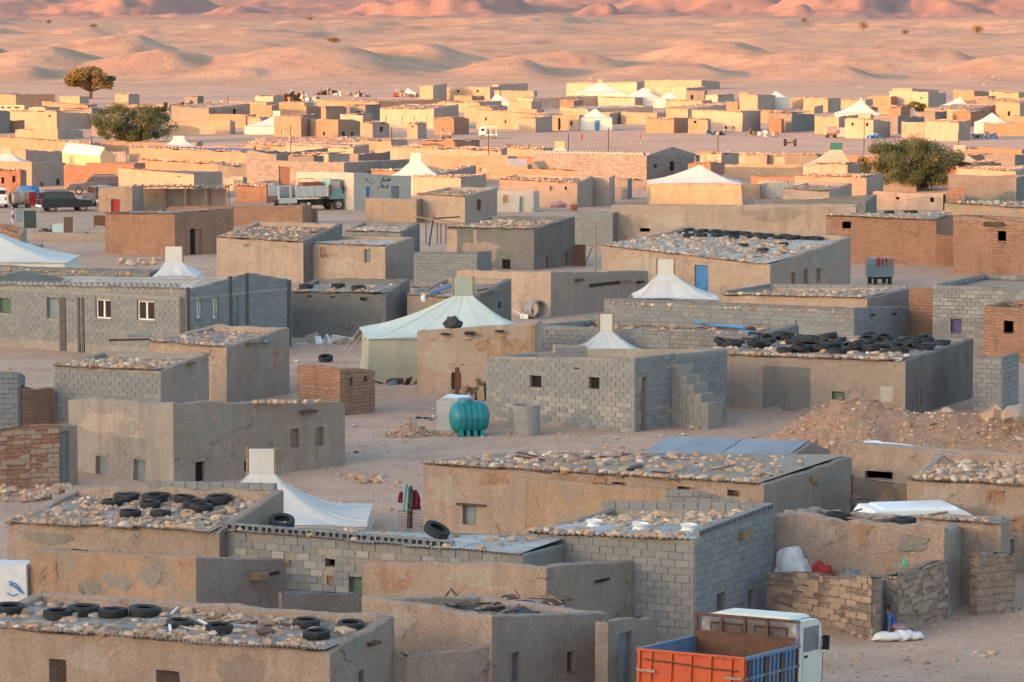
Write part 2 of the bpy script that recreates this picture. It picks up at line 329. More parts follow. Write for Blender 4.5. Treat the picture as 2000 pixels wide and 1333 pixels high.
def build_ground():
    ys = np.concatenate([np.linspace(-700, -10, 47), np.linspace(0, 76, 20), np.linspace(79, 330, 130), np.linspace(333, 900, 160), np.linspace(905, 1700, 170),
                         np.linspace(1712, 2760, 110), np.linspace(2800, 7600, 120), [9000, 12000]])
    t = np.linspace(-1, 1, 331); X = []; 
    hw = 0.19 * np.maximum(ys, 150) + 40
    T, Yg = np.meshgrid(t, ys); HW = hw[:, None]
    inner = np.clip(np.abs(T) / 0.78, 0, 1) * HW; outer = np.clip((np.abs(T) - 0.78) / 0.22, 0, 1) ** 1.5 * (1500 + 0.45 * np.maximum(Yg, 0))
    Xg = np.sign(T) * (inner + outer); Z = terrain(Xg, Yg)
    V = np.stack([Xg, Yg, Z], -1).reshape(-1, 3); nr, nc = Xg.shape
    i = np.arange(nr - 1)[:, None] * nc + np.arange(nc - 1)[None, :]
    F = np.stack([i, i + 1, i + nc + 1, i + nc], -1).reshape(-1, 4)
    me = bpy.data.meshes.new('ground'); me.from_pydata(V.tolist(), [], F.tolist())
    me.polygons.foreach_set('use_smooth', [True] * len(me.polygons)); me.update(); return me
def ground_mat():
    m, t, b = base_mat('desert_ground'); P = pos(t)
    n1 = noise_(t, P, 0.045, 6, 0.62); n2 = noise_(t, P, 0.5, 6, 0.65); n3 = noise_(t, P, 6.0, 5, 0.7)
    col = mixc(t, ramp(t, n1, 0.38, 0.62), (0.56, 0.365, 0.255), (0.47, 0.295, 0.205))
    col = mixc(t, ramp(t, n2, 0.42, 0.68, 0, 0.6), col, (0.37, 0.235, 0.165))
    tr = noise_(t, scaled(t, P, (0.05, 0.33, 0.1)), 0.6, 4, 0.5, 1.2)
    col = mixc(t, ramp(t, tr, 0.56, 0.66, 0, 0.5), col, (0.54, 0.41, 0.32))
    col = mixc(t, ramp(t, n3, 0.52, 0.66, 0, 0.75), col, (0.26, 0.165, 0.115))
    col = mixc(t, ramp(t, noise_(t, P, 14, 3, 0.6), 0.66, 0.74, 0, 0.6), col, (0.55, 0.45, 0.37))
    # the farther country is redder gravel
    sx = _n(t, 'ShaderNodeSeparateXYZ'); t.links.new(P, sx.inputs[0])
    col = mixc(t, ramp(t, sx.outputs['Y'], 780, 1000, 0, 0.8), col, mixc(t, ramp(t, n1, 0.4, 0.6), (0.485, 0.31, 0.20), (0.395, 0.235, 0.15)))
    col = mixc(t, ramp(t, sx.outputs['Y'], 2700, 3600, 0, 0.75), col, (0.34, 0.18, 0.145))
    g = noise_(t, scaled(t, P, (1, 0.7, 1)), 0.12, 6, 0.7)
    col = mixc(t, math_(t, 'MULTIPLY', ramp(t, g, 0.52, 0.6, 0, 0.3), ramp(t, sx.outputs['Y'], 900, 1100)), col, (0.28, 0.165, 0.12))
    t.links.new(col, b.inputs['Base Color'])
    h = math_(t, 'ADD', math_(t, 'MULTIPLY', n2, 0.6), math_(t, 'MULTIPLY', n3, 0.22)); h = math_(t, 'ADD', h, math_(t, 'MULTIPLY', math_(t, 'MULTIPLY', noise_(t, P, 0.13, 8, 0.72), 5.0), ramp(t, sx.outputs['Y'], 900, 1000))); bump(t, b, h, 0.8, 0.3); return m
GROUND = ground_mat()
gme = build_ground(); gme.materials.append(GROUND)
tag(link('ground', gme), kind='structure')
def gz(x, y): return float(terrain(np.array([float(x)]), np.array([float(y)]))[0])
# ------------------------------------------------------------------ people
SKIN = plain('skin', (.16, .085, .055), (.13, .07, .045), .6); HAIR = plain('hair', (.012, .01, .009), (.02, .016, .014), .8)
def skinmesh(V, E, Rd, sub=2):
    me = bpy.data.meshes.new('body'); me.from_pydata(V, E, []); o = bpy.data.objects.new('tmp_body', me); COL.objects.link(o)
    md = o.modifiers.new('s', 'SKIN'); md.use_smooth_shade = True
    for i, r in enumerate(Rd): me.skin_vertices[0].data[i].radius = (r, r) if not isinstance(r, tuple) else r
    me.skin_vertices[0].data[0].use_root = True
    o.modifiers.new('d', 'SUBSURF').levels = sub
    dg = bpy.context.evaluated_depsgraph_get(); out = bpy.data.meshes.new_from_object(o.evaluated_get(dg)); bpy.data.objects.remove(o); return out
def person(label, loc, rz, top, legs, pose='stand', sc=1.0, robe=False, group=None):
    e = empty('person', loc, label, 'person', group, rz)
    if pose == 'stand':
        J = [(0, 0, .92), (0, 0, 1.12), (0, 0, 1.36), (0, .01, 1.47), (0, .03, 1.56), (0, .03, 1.70),
             (.17, 0, 1.38), (.24, .0, 1.12), (.25, .08, .90), (.25, .12, .80), (-.17, 0, 1.38), (-.24, 0, 1.12), (-.25, .06, .90), (-.25, .1, .80),
             (.09, 0, .88), (.10, .02, .50), (.10, -.02, .09), (.10, .13, .04), (-.09, 0, .88), (-.10, -.03, .50), (-.11, -.06, .09), (-.11, .09, .04)]
        E = [(0, 1), (1, 2), (2, 3), (3, 4), (4, 5), (2, 6), (6, 7), (7, 8), (8, 9), (2, 10), (10, 11), (11, 12), (12, 13), (0, 14), (14, 15), (15, 16), (16, 17), (0, 18), (18, 19), (19, 20), (20, 21)]
        k = 1.9 if robe else 1.0
        Rr = [.15 * (1.15 if robe else 1), .14, .15, .055, .085, .08, .075, .05, .04, .03, .075, .05, .04, .03, .10 * k, .07 * k, .045 * (3 if robe else 1), .035, .10 * k, .07 * k, .045 * (3 if robe else 1), .035]
        head = (0, .03, 1.63)
    else:      # sitting sideways on the ground, leaning on the left hand, legs folded to the right
        J = [(0, 0, .13), (-.05, .02, .30), (-.12, .04, .48), (-.16, .05, .58), (-.19, .05, .64), (-.20, .05, .76),
             (-.10, -.12, .48), (-.13, -.18, .28), (-.15, -.20, .08), (-.17, -.24, .03), (-.10, .19, .48), (-.12, .22, .30), (-.06, .18, .15), (-.01, .15, .12),
             (.06, -.08, .13), (.32, -.16, .14), (.50, .02, .07), (.58, .04, .05), (.06, .10, .13), (.34, .10, .17), (.50, .20, .07), (.58, .22, .05)]
        E = [(0, 1), (1, 2), (2, 3), (3, 4), (4, 5), (2, 6), (6, 7), (7, 8), (8, 9), (2, 10), (10, 11), (11, 12), (12, 13), (0, 14), (14, 15), (15, 16), (16, 17), (0, 18), (18, 19), (19, 20), (20, 21)]
        Rr = [.13, .12, .115, .045, .07, .075, .06, .042, .032, .025, .06, .042, .032, .025, .09, .06, .038, .03, .09, .06, .038, .03]; head = (-.195, .05, .69)
    J = [tuple(c * sc for c in j) for j in J]; Rr = [r * sc for r in Rr]
    me = skinmesh(J, E, Rr); me.materials.append(SKIN); me.materials.append(top); me.materials.append(legs)
    seg = {}
    arms = {8, 9, 12, 13}; headj = {3, 4, 5}; lo = {14, 15, 16, 17, 18, 19, 20, 21, 0}; feet = {16, 17, 20, 21} if not robe else {17, 21}
    JV = [Vector(j) for j in J]; mi = []
    for p in me.polygons:
        c = p.center; k = min(range(len(JV)), key=lambda i: (JV[i] - c).length); mi.append(0 if k in headj or k in arms or k in feet else (2 if k in lo else 1))
    me.polygons.foreach_set('material_index', mi); me.polygons.foreach_set('use_smooth', [True] * len(mi)); link('body', me, e)
    mb = MB(); h = Vector(head) * sc; mb.lathe([(0.001, .115 * sc), (.06 * sc, .105 * sc), (.095 * sc, .06 * sc), (.1 * sc, .0), (.085 * sc, -.05 * sc)], 14, h + Vector((.02 * sc, -.01 * sc, .015 * sc))); mb.build('hair' if not robe else 'head_scarf', HAIR if not robe else top, e, smooth=True)
    return e
BSH = plain('blue_shirt', (.03, .10, .30), (.025, .075, .23), .9, 0, 9, bs=.01); PRT = plain('patterned_shorts', (.2, .2, .25), (.34, .1, .06), .9, 0, 14); PINK = plain('pink_cloth', (.62, .07, .14), (.5, .05, .11), .9); PALEP = plain('pale_pink_robe', (.5, .34, .42), (.42, .28, .36), .9); GREYC = plain('grey_clothes', (.09, .1, .12), (.06, .065, .08), .9)
g = at_z(1752, 1250, 0); SACKZ = .22
person('child in a blue shirt sitting on white sacks by the gateway', (g.x - .08, g.y + .12, SACKZ - .03), 0.0, BSH, PRT, 'sit', .92)
def sack(label, px, py, L, W, H, rz):
    g = at_z(px, py, 0); n, m = 18, 12; V = []
    for i in range(n + 1):
        a = -1 + 2 * i / n; prof = (1 - abs(a) ** 3.2) ** .5 if abs(a) < 1 else 0.0
        for k in range(m):
            b = 2 * math.pi * k / m; y = math.cos(b) * W / 2 * max(prof, .25 if abs(a) < 1 else .2); z = (math.sin(b) * .5 + .5) * H * max(prof, .12) + .02 * math.sin(5 * a + 3 * b)
            V.append((a * L / 2, y, max(0, z)))
    F = [(i * m + k, i * m + (k + 1) % m, (i + 1) * m + (k + 1) % m, (i + 1) * m + k) for i in range(n) for k in range(m)]
    mb = MB(); mb.add(V, F); return tag(mb.build('grain_sack', WCLOTH, None, g + Vector((0, .15, 0)), smooth=True, rot=(0, 0, rz)), label, 'sack', 'white sacks by the gateway')
sack('long white printed sack the child sits on', 1738, 1254, .95, .5, .24, .1); sack('white sack behind the child, middle one', 1766, 1252, .62, .55, .28, 1.2); sack('rounded white sack at the right end of the pile', 1788, 1252, .5, .42, .22, .2)
def stand(label, px, py, top, legs, sc=1.0, robe=False, rz=0.5): person(label, at_z(px, py, 0), rz, top, legs, 'stand', sc, robe)
stand('small child in bright pink on the far open sand', 1136, 274, PINK, PINK, .6, True); stand('small child in pink and white beside the roofless hut', 1251, 273, PALEP, PINK, .62)
stand('woman in a pale pink robe at the left of the yard', 25, 440, PALEP, PALEP, .85, True, 2.0); stand('man in dark clothes beside the far tank trailer', 865, 272, GREYC, GREYC, .95)
stand('person in a reddish shirt near the drums at the camp edge', 702, 190, RED, GREYC, 1.0); stand('dark figure beside the long scrap heap', 593, 194, GREYC, GREYC, 1.05); stand('person in a pale shirt beside the far bush on the left', 494, 240, PALEP, GREYC, 1.0); stand('second dark figure by the long scrap heap, further left', 586, 196, SHUT, GREYC, 1.0)
# ------------------------------------------------------------------ houses
STONES = []      # (pos, size, seed, roof phrase)
HOUSES = {}
def vn(x, y, z, f=1.4): return noise.noise_vector(Vector((x * f, y * f, z * f)))
# a row of blocks laid as real pieces, shared meshes
def bevbox(name, dx, dy, dz, b, mat):
    mb = MB(); x, y, z = dx / 2, dy / 2, dz / 2
    P = []
    for (fy, ix, iz) in ((y, x, z), (-y + b, x, z), (-y, x - b, z - b)):
        P += [(-ix, fy, -iz), (ix, fy, -iz), (ix, fy, iz), (-ix, fy, iz)]
    F = [(0, 3, 2, 1), (8, 9, 10, 11)]
    for k in (0, 4):
        for i in range(4): F.append((k + i, k + 4 + i, k + 4 + (i + 1) % 4, k + (i + 1) % 4)[::-1])
    mb.add(P, F); return mb.mesh(name, mat)
BLKME = {}
def blk_me(kind):
    if kind not in BLKME:
        mt = {'b': BLOCK, 'w': BLOCKW, 'm': MUDBRICK}[kind]
        BLKME[kind] = bevbox('block', 1.0, 0.07, 1.0, 0.012, mt)
    return BLKME[kind]
def hollow_me():
    mb = MB(); L, H, D = 0.40, 0.19, 0.19
    mb.box((0, 0, H / 2 - 0.0175), (L, D, 0.035)); mb.box((0, 0, -H / 2 + 0.0175), (L, D, 0.035))
    for x in (-L / 2 + 0.02, 0, L / 2 - 0.02): mb.box((x, 0, 0), (0.04 if x else 0.05, D - 0.004, H - 0.07))
    mb.box((0, D / 2 - 0.02, 0), (L - 0.08, 0.03, H - 0.07)); return mb.mesh('hollow_block', BLOCK)
HOLLOW = hollow_me()
class Side:
    """one outer wall face: P0 -> P1 on the ground, top heights, outward normal"""
    def __init__(s, P0, P1, z0, z1):
        s.P0, s.P1, s.z0, s.z1 = Vector((P0[0], P0[1])), Vector((P1[0], P1[1])), z0, z1
        d = s.P1 - s.P0; s.L = d.length; s.u = d / s.L; s.n = Vector((s.u.y, -s.u.x)); s.apex = None
    def top(s, u):
        if s.apex:
            ua, za = s.apex
            return s.z0 + (za - s.z0) * u / ua if u < ua else za + (s.z1 - za) * (u - ua) / (s.L - ua)
        return s.z0 + (s.z1 - s.z0) * u / s.L
    def pt(s, u, z, out=0.0):
        q = s.P0 + s.u * u + s.n * out; return Vector((q.x, q.y, z))
    def hit(s, px, py):
        p = at_plane(px, py, Vector((s.P0.x, s.P0.y, 0)), Vector((s.n.x, s.n.y, 0)))
        return (Vector((p.x, p.y)) - s.P0).dot(s.u), p.z
    def rz(s): return math.atan2(s.u.y, s.u.x)
def cuts(a, b, step, extra):
    n = max(1, int(round((b - a) / step))); xs = [a + (b - a) * i / n for i in range(n + 1)]
    for e in extra:
        if a + 0.02 < e < b - 0.02:
            j = min(range(len(xs)), key=lambda k: abs(xs[k] - e))
            if 0 < j < len(xs) - 1 and abs(xs[j] - e) < step * 0.35 and xs[j] not in extra: xs[j] = e
            else: xs.append(e)
    return sorted(set(round(x, 4) for x in xs))
def wall_side(V, F, U, MI, sd, th, rect, zr, mi, cell, amp, org):
    L = sd.L; us = cuts(0, L, cell, [r[0] for r in rect] + [r[2] for r in rect] + ([sd.apex[0]] if sd.apex else []))
    zt = min(sd.z0, sd.z1) - 0.10
    zs = cuts(-0.6, zt, cell, [r[1] for r in rect] + [r[3] for r in rect]); zs[0] = -0.6
    def P(u, z, d_in, lift=0.0, topv=False):
        c = u <= 0.001 or u >= L - 0.001
        p = sd.pt(u, z)
        if not c or d_in == 0:
            q = vn(p.x, p.y, 0.3 if c else z)
            q2 = vn(p.x, p.y, 0.3 if c else z, 4.1)
            p = p + Vector((q.x, q.y, 0)) * amp + Vector((q2.x, q2.y, 0)) * amp * 0.35
        if z < 0.3 and d_in == 0: p = p + Vector((sd.n.x, sd.n.y, 0)) * max(0, 0.3 - z) * amp * (3.0 + 4.0 * noise.noise(Vector((p.x * .8, p.y * .8, 0)))) * (0 if c else 1)
        if topv: p.z += (vn(p.x, p.y, 7.7, 0.9).z + 0.5 * vn(p.x, p.y, 2.2, 3.3).z) * amp * 2.4
        if d_in:
            # inset toward the inside; mitred at the corners
            uu = min(max(u, d_in), L - d_in); r = sd.pt(uu, p.z, -d_in); p = Vector((r.x, r.y, p.z))
        p.z += lift
        return p
    base = len(V); nu = len(us)
    rows = [(z, 0, 0, False) for z in zs]
    def addrow(fn):
        for u in us:
            p = fn(u); V.append((p.x - org.x, p.y - org.y, p.z - org.z))
    for z in zs: addrow(lambda u, z=z: P(u, z, 0))
    addrow(lambda u: P(u, sd.top(u), 0, -0.035, True))
    addrow(lambda u: P(u, sd.top(u), 0.05, 0.0, True))
    addrow(lambda u: P(u, sd.top(u), th - 0.05, 0.0, True))
    addrow(lambda u: P(u, sd.top(u), th, -0.04, True))
    addrow(lambda u: P(u, sd.top(u) - zr, th, 0, False))
    nz = len(zs)
    for k in range(nz + 4):
        for i in range(nu - 1):
            if k < nz - 1:
                uc = (us[i] + us[i + 1]) / 2; zc = (zs[k] + zs[k + 1]) / 2
                if any(r[0] < uc < r[2] and r[1] < zc < r[3] for r in rect): continue
            a = base + k * nu + i
            F.append((a, a + 1, a + nu + 1, a + nu)); MI.append(mi)
            z0 = zs[k] if k < nz else zs[-1] + 0.3; z1 = zs[k + 1] if k + 1 < nz else z0 + 0.2
            U.extend([(us[i], z0), (us[i + 1], z0), (us[i + 1], z1), (us[i], z1)])
    for r in rect:      # reveals
        b = len(V); dp = 0.26
        for d_ in (0.02, -dp):
            for (u, z) in ((r[0], r[1]), (r[2], r[1]), (r[2], r[3]), (r[0], r[3])):
                p = sd.pt(u, z, d_); V.append((p.x - org.x, p.y - org.y, p.z - org.z))
        for i in range(4):
            j = (i + 1) % 4; F.append((b + i, b + 4 + i, b + 4 + j, b + j)); MI.append(mi); U.extend([(0, 0), (0.26, 0), (0.26, 0.3), (0, 0.3)])
def pieces(sd, rect, parent, org, kind='b', bl=0.40, bh=0.20, zlo=0.0, jit=0.004, gap=0.012, split=None, umin=0.0, umax=None, out=0.0, keep=1.0):
    """running-bond blocks on one wall face -> list of transforms"""
    Lw = sd.L if umax is None else umax; res = []; k = 0; z = zlo
    while z + bh * 0.8 < max(sd.z0, sd.z1, sd.apex[1] if sd.apex else 0):
        u = umin - (bl / 2 if k % 2 else 0) - random.uniform(0, 0.03)
        while u < Lw - 0.03:
            a = max(u, umin + 0.005); b = min(u + bl, Lw - 0.005); u += bl
            segs = [(a, b)]
            zz0, zz1 = z, z + bh
            for r in rect:
                if zz1 > r[1] + 0.04 and zz0 < r[3] - 0.04:
                    ns = []
                    for (p, q) in segs:
                        if r[2] <= p or r[0] >= q: ns.append((p, q)); continue
                        if r[0] - p > 0.06: ns.append((p, r[0]))
                        if q - r[2] > 0.06: ns.append((r[2], q))
                    segs = ns
            for (p, q) in segs:
                if q - p < 0.06: continue
                if zz1 > sd.top((p + q) / 2) + 0.03 or random.random() > keep: continue
                kd = split(z) if split else kind
                c = sd.pt((p + q) / 2 + random.uniform(-1, 1) * jit, z + bh / 2 + random.uniform(-1, 1) * jit, -0.012 + out + random.uniform(-1, 1) * jit * 1.5)
                res.append((kd, c - org, q - p - gap * random.uniform(0.6, 1.6), bh - gap * random.uniform(0.6, 1.5), sd.rz() + random.uniform(-1, 1) * jit, random.uniform(-1, 1) * jit * 2))
        z += bh; k += 1
    return res
def lay(pcs, parent, limit=300, nm='block'):
    pcs = sorted(pcs, key=lambda p: -p[2])
    for (kd, c, w, h, rz, ry) in pcs[:limit]:
        link(nm, blk_me(kd), parent, c, (0, ry, rz), (w, 1, h))
    if len(pcs) > limit:
        mb = MB()
        for (kd, c, w, h, rz, ry) in pcs[limit:]:
            mb.box(c, (w, 0.07, h), rz)
        tag(mb.build(nm + 's', BLOCK, parent), kind='stuff')
def shutter(sd, r, mat, parent, org, depth=0.16, nm='shutter', frame=None):
    mb = MB(); c = sd.pt((r[0] + r[2]) / 2, (r[1] + r[3]) / 2, -depth) - org
    mb.box(c, (r[2] - r[0] - 0.006, 0.03, r[3] - r[1] - 0.006), sd.rz())
    o = mb.build(nm, mat, parent)
    return o
def white_window(sd, r, parent, org):
    w, h = r[2] - r[0], r[3] - r[1]; cu, cz = (r[0] + r[2]) / 2, (r[1] + r[3]) / 2; mb = MB(); f = 0.075
    for du, dz, a, b in ((0, h / 2 - f / 2, w, f), (0, -h / 2 + f / 2, w, f), (-w / 2 + f / 2, 0, f, h - 2 * f), (w / 2 - f / 2, 0, f, h - 2 * f), (0, 0, f * 1.3, h - 2 * f)):
        mb.box(sd.pt(cu + du, cz + dz, -0.12) - org, (a, 0.07, b), sd.rz())
    fr = mb.build('window_frame', WPAINT, parent)
    for k in (-1, 1):
        m2 = MB(); m2.box(sd.pt(cu + k * w / 4, cz, -0.13) - org, (w / 2 - f, 0.02, h - 2 * f), sd.rz()); m2.build('window_pane', GLASSD, fr)
    m3 = MB(); m3.box(sd.pt(cu, r[1] - 0.03, 0.0) - org, (w + 0.16, 0.2, 0.06), sd.rz()); m3.build('window_sill', CONC, parent)
def mesh_grille(sd, r, parent, org):
    mb = MB(); w, h = r[2] - r[0], r[3] - r[1]; st = 0.075
    n = int((w + h) / st)
    for k in range(1, n):
        for sgn in (1, -1):
            a = k * st; pts = []
            u0, z0 = (a, 0) if a < w else (w, a - w); u1, z1 = (0, a) if a < h else (a - h, h)
            if sgn < 0: u0, u1 = w - u0, w - u1
            mb.tube([sd.pt(r[0] + u0, r[1] + z0, -0.08) - org, sd.pt(r[0] + u1, r[1] + z1, -0.08) - org], 0.004, 3, False)
    mb.build('wire_mesh', SHG, parent)
def corr_sheet(fn, u0, u1, v0, v1, period, amp, mat, parent, org, zoff, curl=0.0, seg=3):
    n = max(2, int((u1 - u0) / period * 4)); mb = MB(); P = []
    ph = random.uniform(0, 6)
    for j in range(seg + 1):
        v = v0 + (v1 - v0) * j / seg
        for i in range(n + 1):
            u = u0 + (u1 - u0) * i / n
            p = fn(u, v); z = p.z + zoff + amp * math.sin(2 * math.pi * u / period)
            if j == 0: z += curl * math.sin(ph + 2.2 * u)
            P.append((p.x - org.x, p.y - org.y, z - org.z))
    F = [(j * (n + 1) + i, j * (n + 1) + i + 1, (j + 1) * (n + 1) + i + 1, (j + 1) * (n + 1) + i) for j in range(seg) for i in range(n)]
    mb.add(P, F); o = mb.build('roof_sheet', mat, parent, smooth=True)
    return o
def house(key, label, xl, xc, xr, ytl, ytc, ytr, h=2.5, mats=None, th=None, roof='sheet', sheet=None, holes=(), stones=0.0, scatter=0, name='mud_house', cat='house',
          cell=0.32, amp=0.03, blocks='', where=None, t=0.3, yb=None, period=0.11, group=None, pk=None, dback=0.30, split=None, zB=None, limit=300, srange=(0.1, 0.95), ssize=1.0, back=None, kB=0.4, gable=None, seeroof=None):
    """xl, xc, xr: picture x of the far-left, near and far-right wall corners; yt*: picture y of their tops; h: height at the near corner"""
    mats = mats or (TAN, TAN)
    if yb is not None: h = CAMH * (1 - (ytc - YH) / (yb - YH))
    C = at_z(xc, ytc, h); D0 = C.y * CP - (h - CAMH) * SP; s = FPX / D0
    a = (xc - xl) / s; b = (xr - xc) / s
    if th is None:
        tt = 27.0; d = b / math.sin(R(tt))
        if d > 9.0: tt = math.degrees(math.asin(min(0.8, b / 9.0)))
        if d < 3.6: tt = max(12.0, math.degrees(math.asin(min(1, b / 3.6))))
    else: tt = th
    t_ = R(tt); kl = (xl - CX) / FPX; kr = (xr - CX) / FPX
    ux, uy = -math.cos(t_), math.sin(t_); W = (kl * D0 - C.x) / (ux - kl * uy * CP)
    vx, vy = math.sin(t_), math.cos(t_); D = (kr * D0 - C.x) / (vx - kr * vy * CP) if back is None else back
    Lp = Vector((C.x + W * ux, C.y + W * uy)); Rp = Vector((C.x + D * vx, C.y + D * vy)); Cp = Vector((C.x, C.y)); Bp = Lp + Rp - Cp
    zL = z_for(Lp.y, ytl); zR = z_for(Rp.y, ytr); zC = h
    zL = min(max(zL, h - 0.7), h + 0.9); zR = min(max(zR, h - 0.5), h + 1.0)
    # height of the hidden back corner: the back wall's top runs flatter in the picture than the eave
    xB = CX + FPX * Bp.x / (Bp.y * CP - (zR - CAMH) * SP)
    yB = ytr + kB * (ytl - ytc) / max(1.0, xc - xl) * (xr - xB)
    zb = min(max(z_for(Bp.y, yB), zL - 0.55), zR + 0.5) if zB is None else zB
    if roof in ('flat', 'open') and not seeroof and not gable:      # the roof falls away to the back, out of sight
        fx = (xB - xl) / max(1.0, xr - xl); ln = (ytl + (ytc - ytl) * (xB - xl) / max(1, xc - xl)) if xB < xc else (ytc + (ytr - ytc) * (xB - xc) / max(1, xr - xc))
        zb = max(0.9, min(zb, z_for(Bp.y, ln + 0.12 * FPX / Bp.y)))
    org = Vector(((Lp.x + Rp.x) / 2, (Lp.y + Rp.y) / 2, 0.0))
    e = empty(name, org, label, cat, group)
    sides = {'F': Side(Lp, Cp, zL, zC), 'S': Side(Cp, Rp, zC, zR), 'K': Side(Rp, Bp, zR, zb), 'W': Side(Bp, Lp, zb, zL)}
    if gable:
        ua, za = sides['S'].hit(*gable); ua = min(max(ua, 0.3 * D), 0.7 * D); sides['S'].apex = (ua, za); sides['W'].apex = (D - ua, za + zL - zC)
    V, F, U, MI = [], [], [], []; rects = {k: [] for k in sides}; todo = []
    for hl in holes:
        sk, x0, y0, x1, y1, kind = hl[:6]; sd = sides[sk]
        um, _ = sd.hit((x0 + x1) / 2, (y0 + y1) / 2); ua, _ = sd.hit(x0, (y0 + y1) / 2); ub, _ = sd.hit(x1, (y0 + y1) / 2)
        _, za = sd.hit((x0 + x1) / 2, y1); _, zb_ = sd.hit((x0 + x1) / 2, y0)
        tp = min(sd.z0, sd.z1) - 0.16
        r = [max(min(ua, ub), 0.12), max(za, -0.05), min(max(ua, ub), sd.L - 0.12), min(zb_, tp)]
        if kind == 'door': r[1] = max(-0.1, min(r[1], 0.05))
        if r[2] - r[0] < 0.05 or r[3] - r[1] < 0.05: continue
        rects[sk].append(r); todo.append((sd, r, kind, hl[6] if len(hl) > 6 else None))
    for i, k in enumerate(('F', 'S', 'K', 'W')):
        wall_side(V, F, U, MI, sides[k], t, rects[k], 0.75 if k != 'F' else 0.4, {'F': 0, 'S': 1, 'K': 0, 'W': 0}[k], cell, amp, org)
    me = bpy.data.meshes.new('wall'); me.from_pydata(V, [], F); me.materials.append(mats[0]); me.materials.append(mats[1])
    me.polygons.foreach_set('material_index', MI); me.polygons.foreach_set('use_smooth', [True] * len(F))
    uvl = me.uv_layers.new(name='UVMap'); uvl.data.foreach_set('uv', np.array(U, dtype=np.float32).ravel()); me.update(); me.set_sharp_from_angle(angle=R(42))
    wall = link('wall', me, e)
    bl = []
    for ch in blocks:
        sk = ch.upper(); kw = dict(pk or {})
        bl += pieces(sides[sk], rects[sk], wall, org, split=split, **kw)
    if bl: lay(bl, wall, limit, 'block' if (pk or {}).get('kind', 'b') != 'm' else 'mud_brick')
    for sd, r, kind, mt in todo:
        if kind == 'sh': shutter(sd, r, mt or SHUT, e, org, nm='shutter')  # VOID panels are no shutters, only dark sheets painted for unlit openings
        elif kind == 'door': shutter(sd, r, mt or DOORG, e, org, 0.1, 'door')
        elif kind == 'fill': shutter(sd, r, mt or ORG, e, org, 0.06, 'brick_infill')
        elif kind == 'win': white_window(sd, r, e, org)
        elif kind == 'grille': mesh_grille(sd, r, e, org)
    rb = [max(zR - dback, zC + 0.04), max(zb - dback, zL - 0.5)]
    if roof in ('flat', 'open'): rb = [zR - 0.3, zb - 0.3]
    def rp(u, v):      # u along the front from left, v from the front to the back (metres)
        fu = u / W; fv = v / D; q = Lp + (Cp - Lp) * fu + (Rp - Cp) * fv
        f0 = zL + (zC - zL) * fu; f1 = rb[1] + (rb[0] - rb[1]) * fu
        if roof in ('flat',): f0 -= 0.28
        if gable:
            ga = ua / D; f1 = za + (zL - zC) * (1 - fu); f2 = zR + (zb - zR) * (1 - fu)
            zz = f0 + (f1 - f0) * fv / ga if fv < ga else f1 + (f2 - f1) * (fv - ga) / (1 - ga)
            return Vector((q.x, q.y, zz))
        return Vector((q.x, q.y, f0 + (f1 - f0) * max(fv, 0.0) + (0.0 if fv >= 0 else fv * 0.3)))
    B = dict(e=e, W=W, D=D, sides=sides, rp=rp, where=where or 'the roof of the ' + label, org=org, zC=zC, theta=t_, wall=wall, label=label, s=s)
    HOUSES[key] = B
    if roof == 'sheet':
        u = 0.03; wd = 0.86 if cell < 0.5 else 2.6
        while u < W - t * 0.5:
            u1 = min(u + wd * random.uniform(0.95, 1.05), W - t * 0.45)
            if u1 - u > 0.2:
                corr_sheet(rp, u, u1 + 0.04, -random.uniform(0.10, 0.24) if cell < 0.5 else -0.12, (D - t * 0.9) if not gable else ua, period if cell < 0.5 else 0.3, 0.022 if period < 0.15 else 0.032, sheet or SHD, e, org, 0.035 + random.uniform(0, 0.025), random.uniform(0, 0.035))
                if gable: corr_sheet(rp, u, u1 + 0.04, ua, D + 0.1, period if cell < 0.5 else 0.3, 0.03, sheet or SHD, e, org, 0.04, 0.0)
            u = u1
    elif roof == 'flat':
        mb = MB(); nu_, nv_ = max(2, int(W / (cell * 1.5))), max(2, int(D / (cell * 1.5))); P = []
        for j in range(nv_ + 1):
            for i in range(nu_ + 1):
                p = rp(0.1 + (W - 0.2) * i / nu_, 0.1 + (D - 0.2) * j / nv_); P.append((p.x - org.x, p.y - org.y, p.z - org.z + vn(p.x, p.y, 3.0).z * 0.04))
        mb.add(P, [(j * (nu_ + 1) + i, j * (nu_ + 1) + i + 1, (j + 1) * (nu_ + 1) + i + 1, (j + 1) * (nu_ + 1) + i) for j in range(nv_) for i in range(nu_)])
        mb.build('roof', DUST, e, smooth=True)
    if stones:
        u = 0.12
        while u < W - 0.25:
            sz = random.uniform(0.16, 0.34) * ssize
            if random.random() < stones:
                STONES.append((rp(u + random.uniform(-.03, .03), random.uniform(0.0, 0.14)), sz, B['where']))
                if random.random() < 0.75 * stones: STONES.append((rp(u, random.uniform(0.28, 0.5)), sz * 0.9, B['where']))
            u += sz * random.uniform(0.65, 1.0)
    for k in range(int(scatter * 1.7)):
        # stones lie in loose lines across the sheets
        v = D * random.choice((random.uniform(*srange), srange[0] + (srange[1] - srange[0]) * random.choice((0.25, 0.5, 0.75, 0.95)) + random.gauss(0, 0.02)))
        STONES.append((rp(random.uniform(0.2, W - 0.4), min(v, D - 0.4)), (random.uniform(0.11, 0.24) if random.random() < .6 else random.uniform(0.22, 0.36)) * ssize, B['where']))
    return B
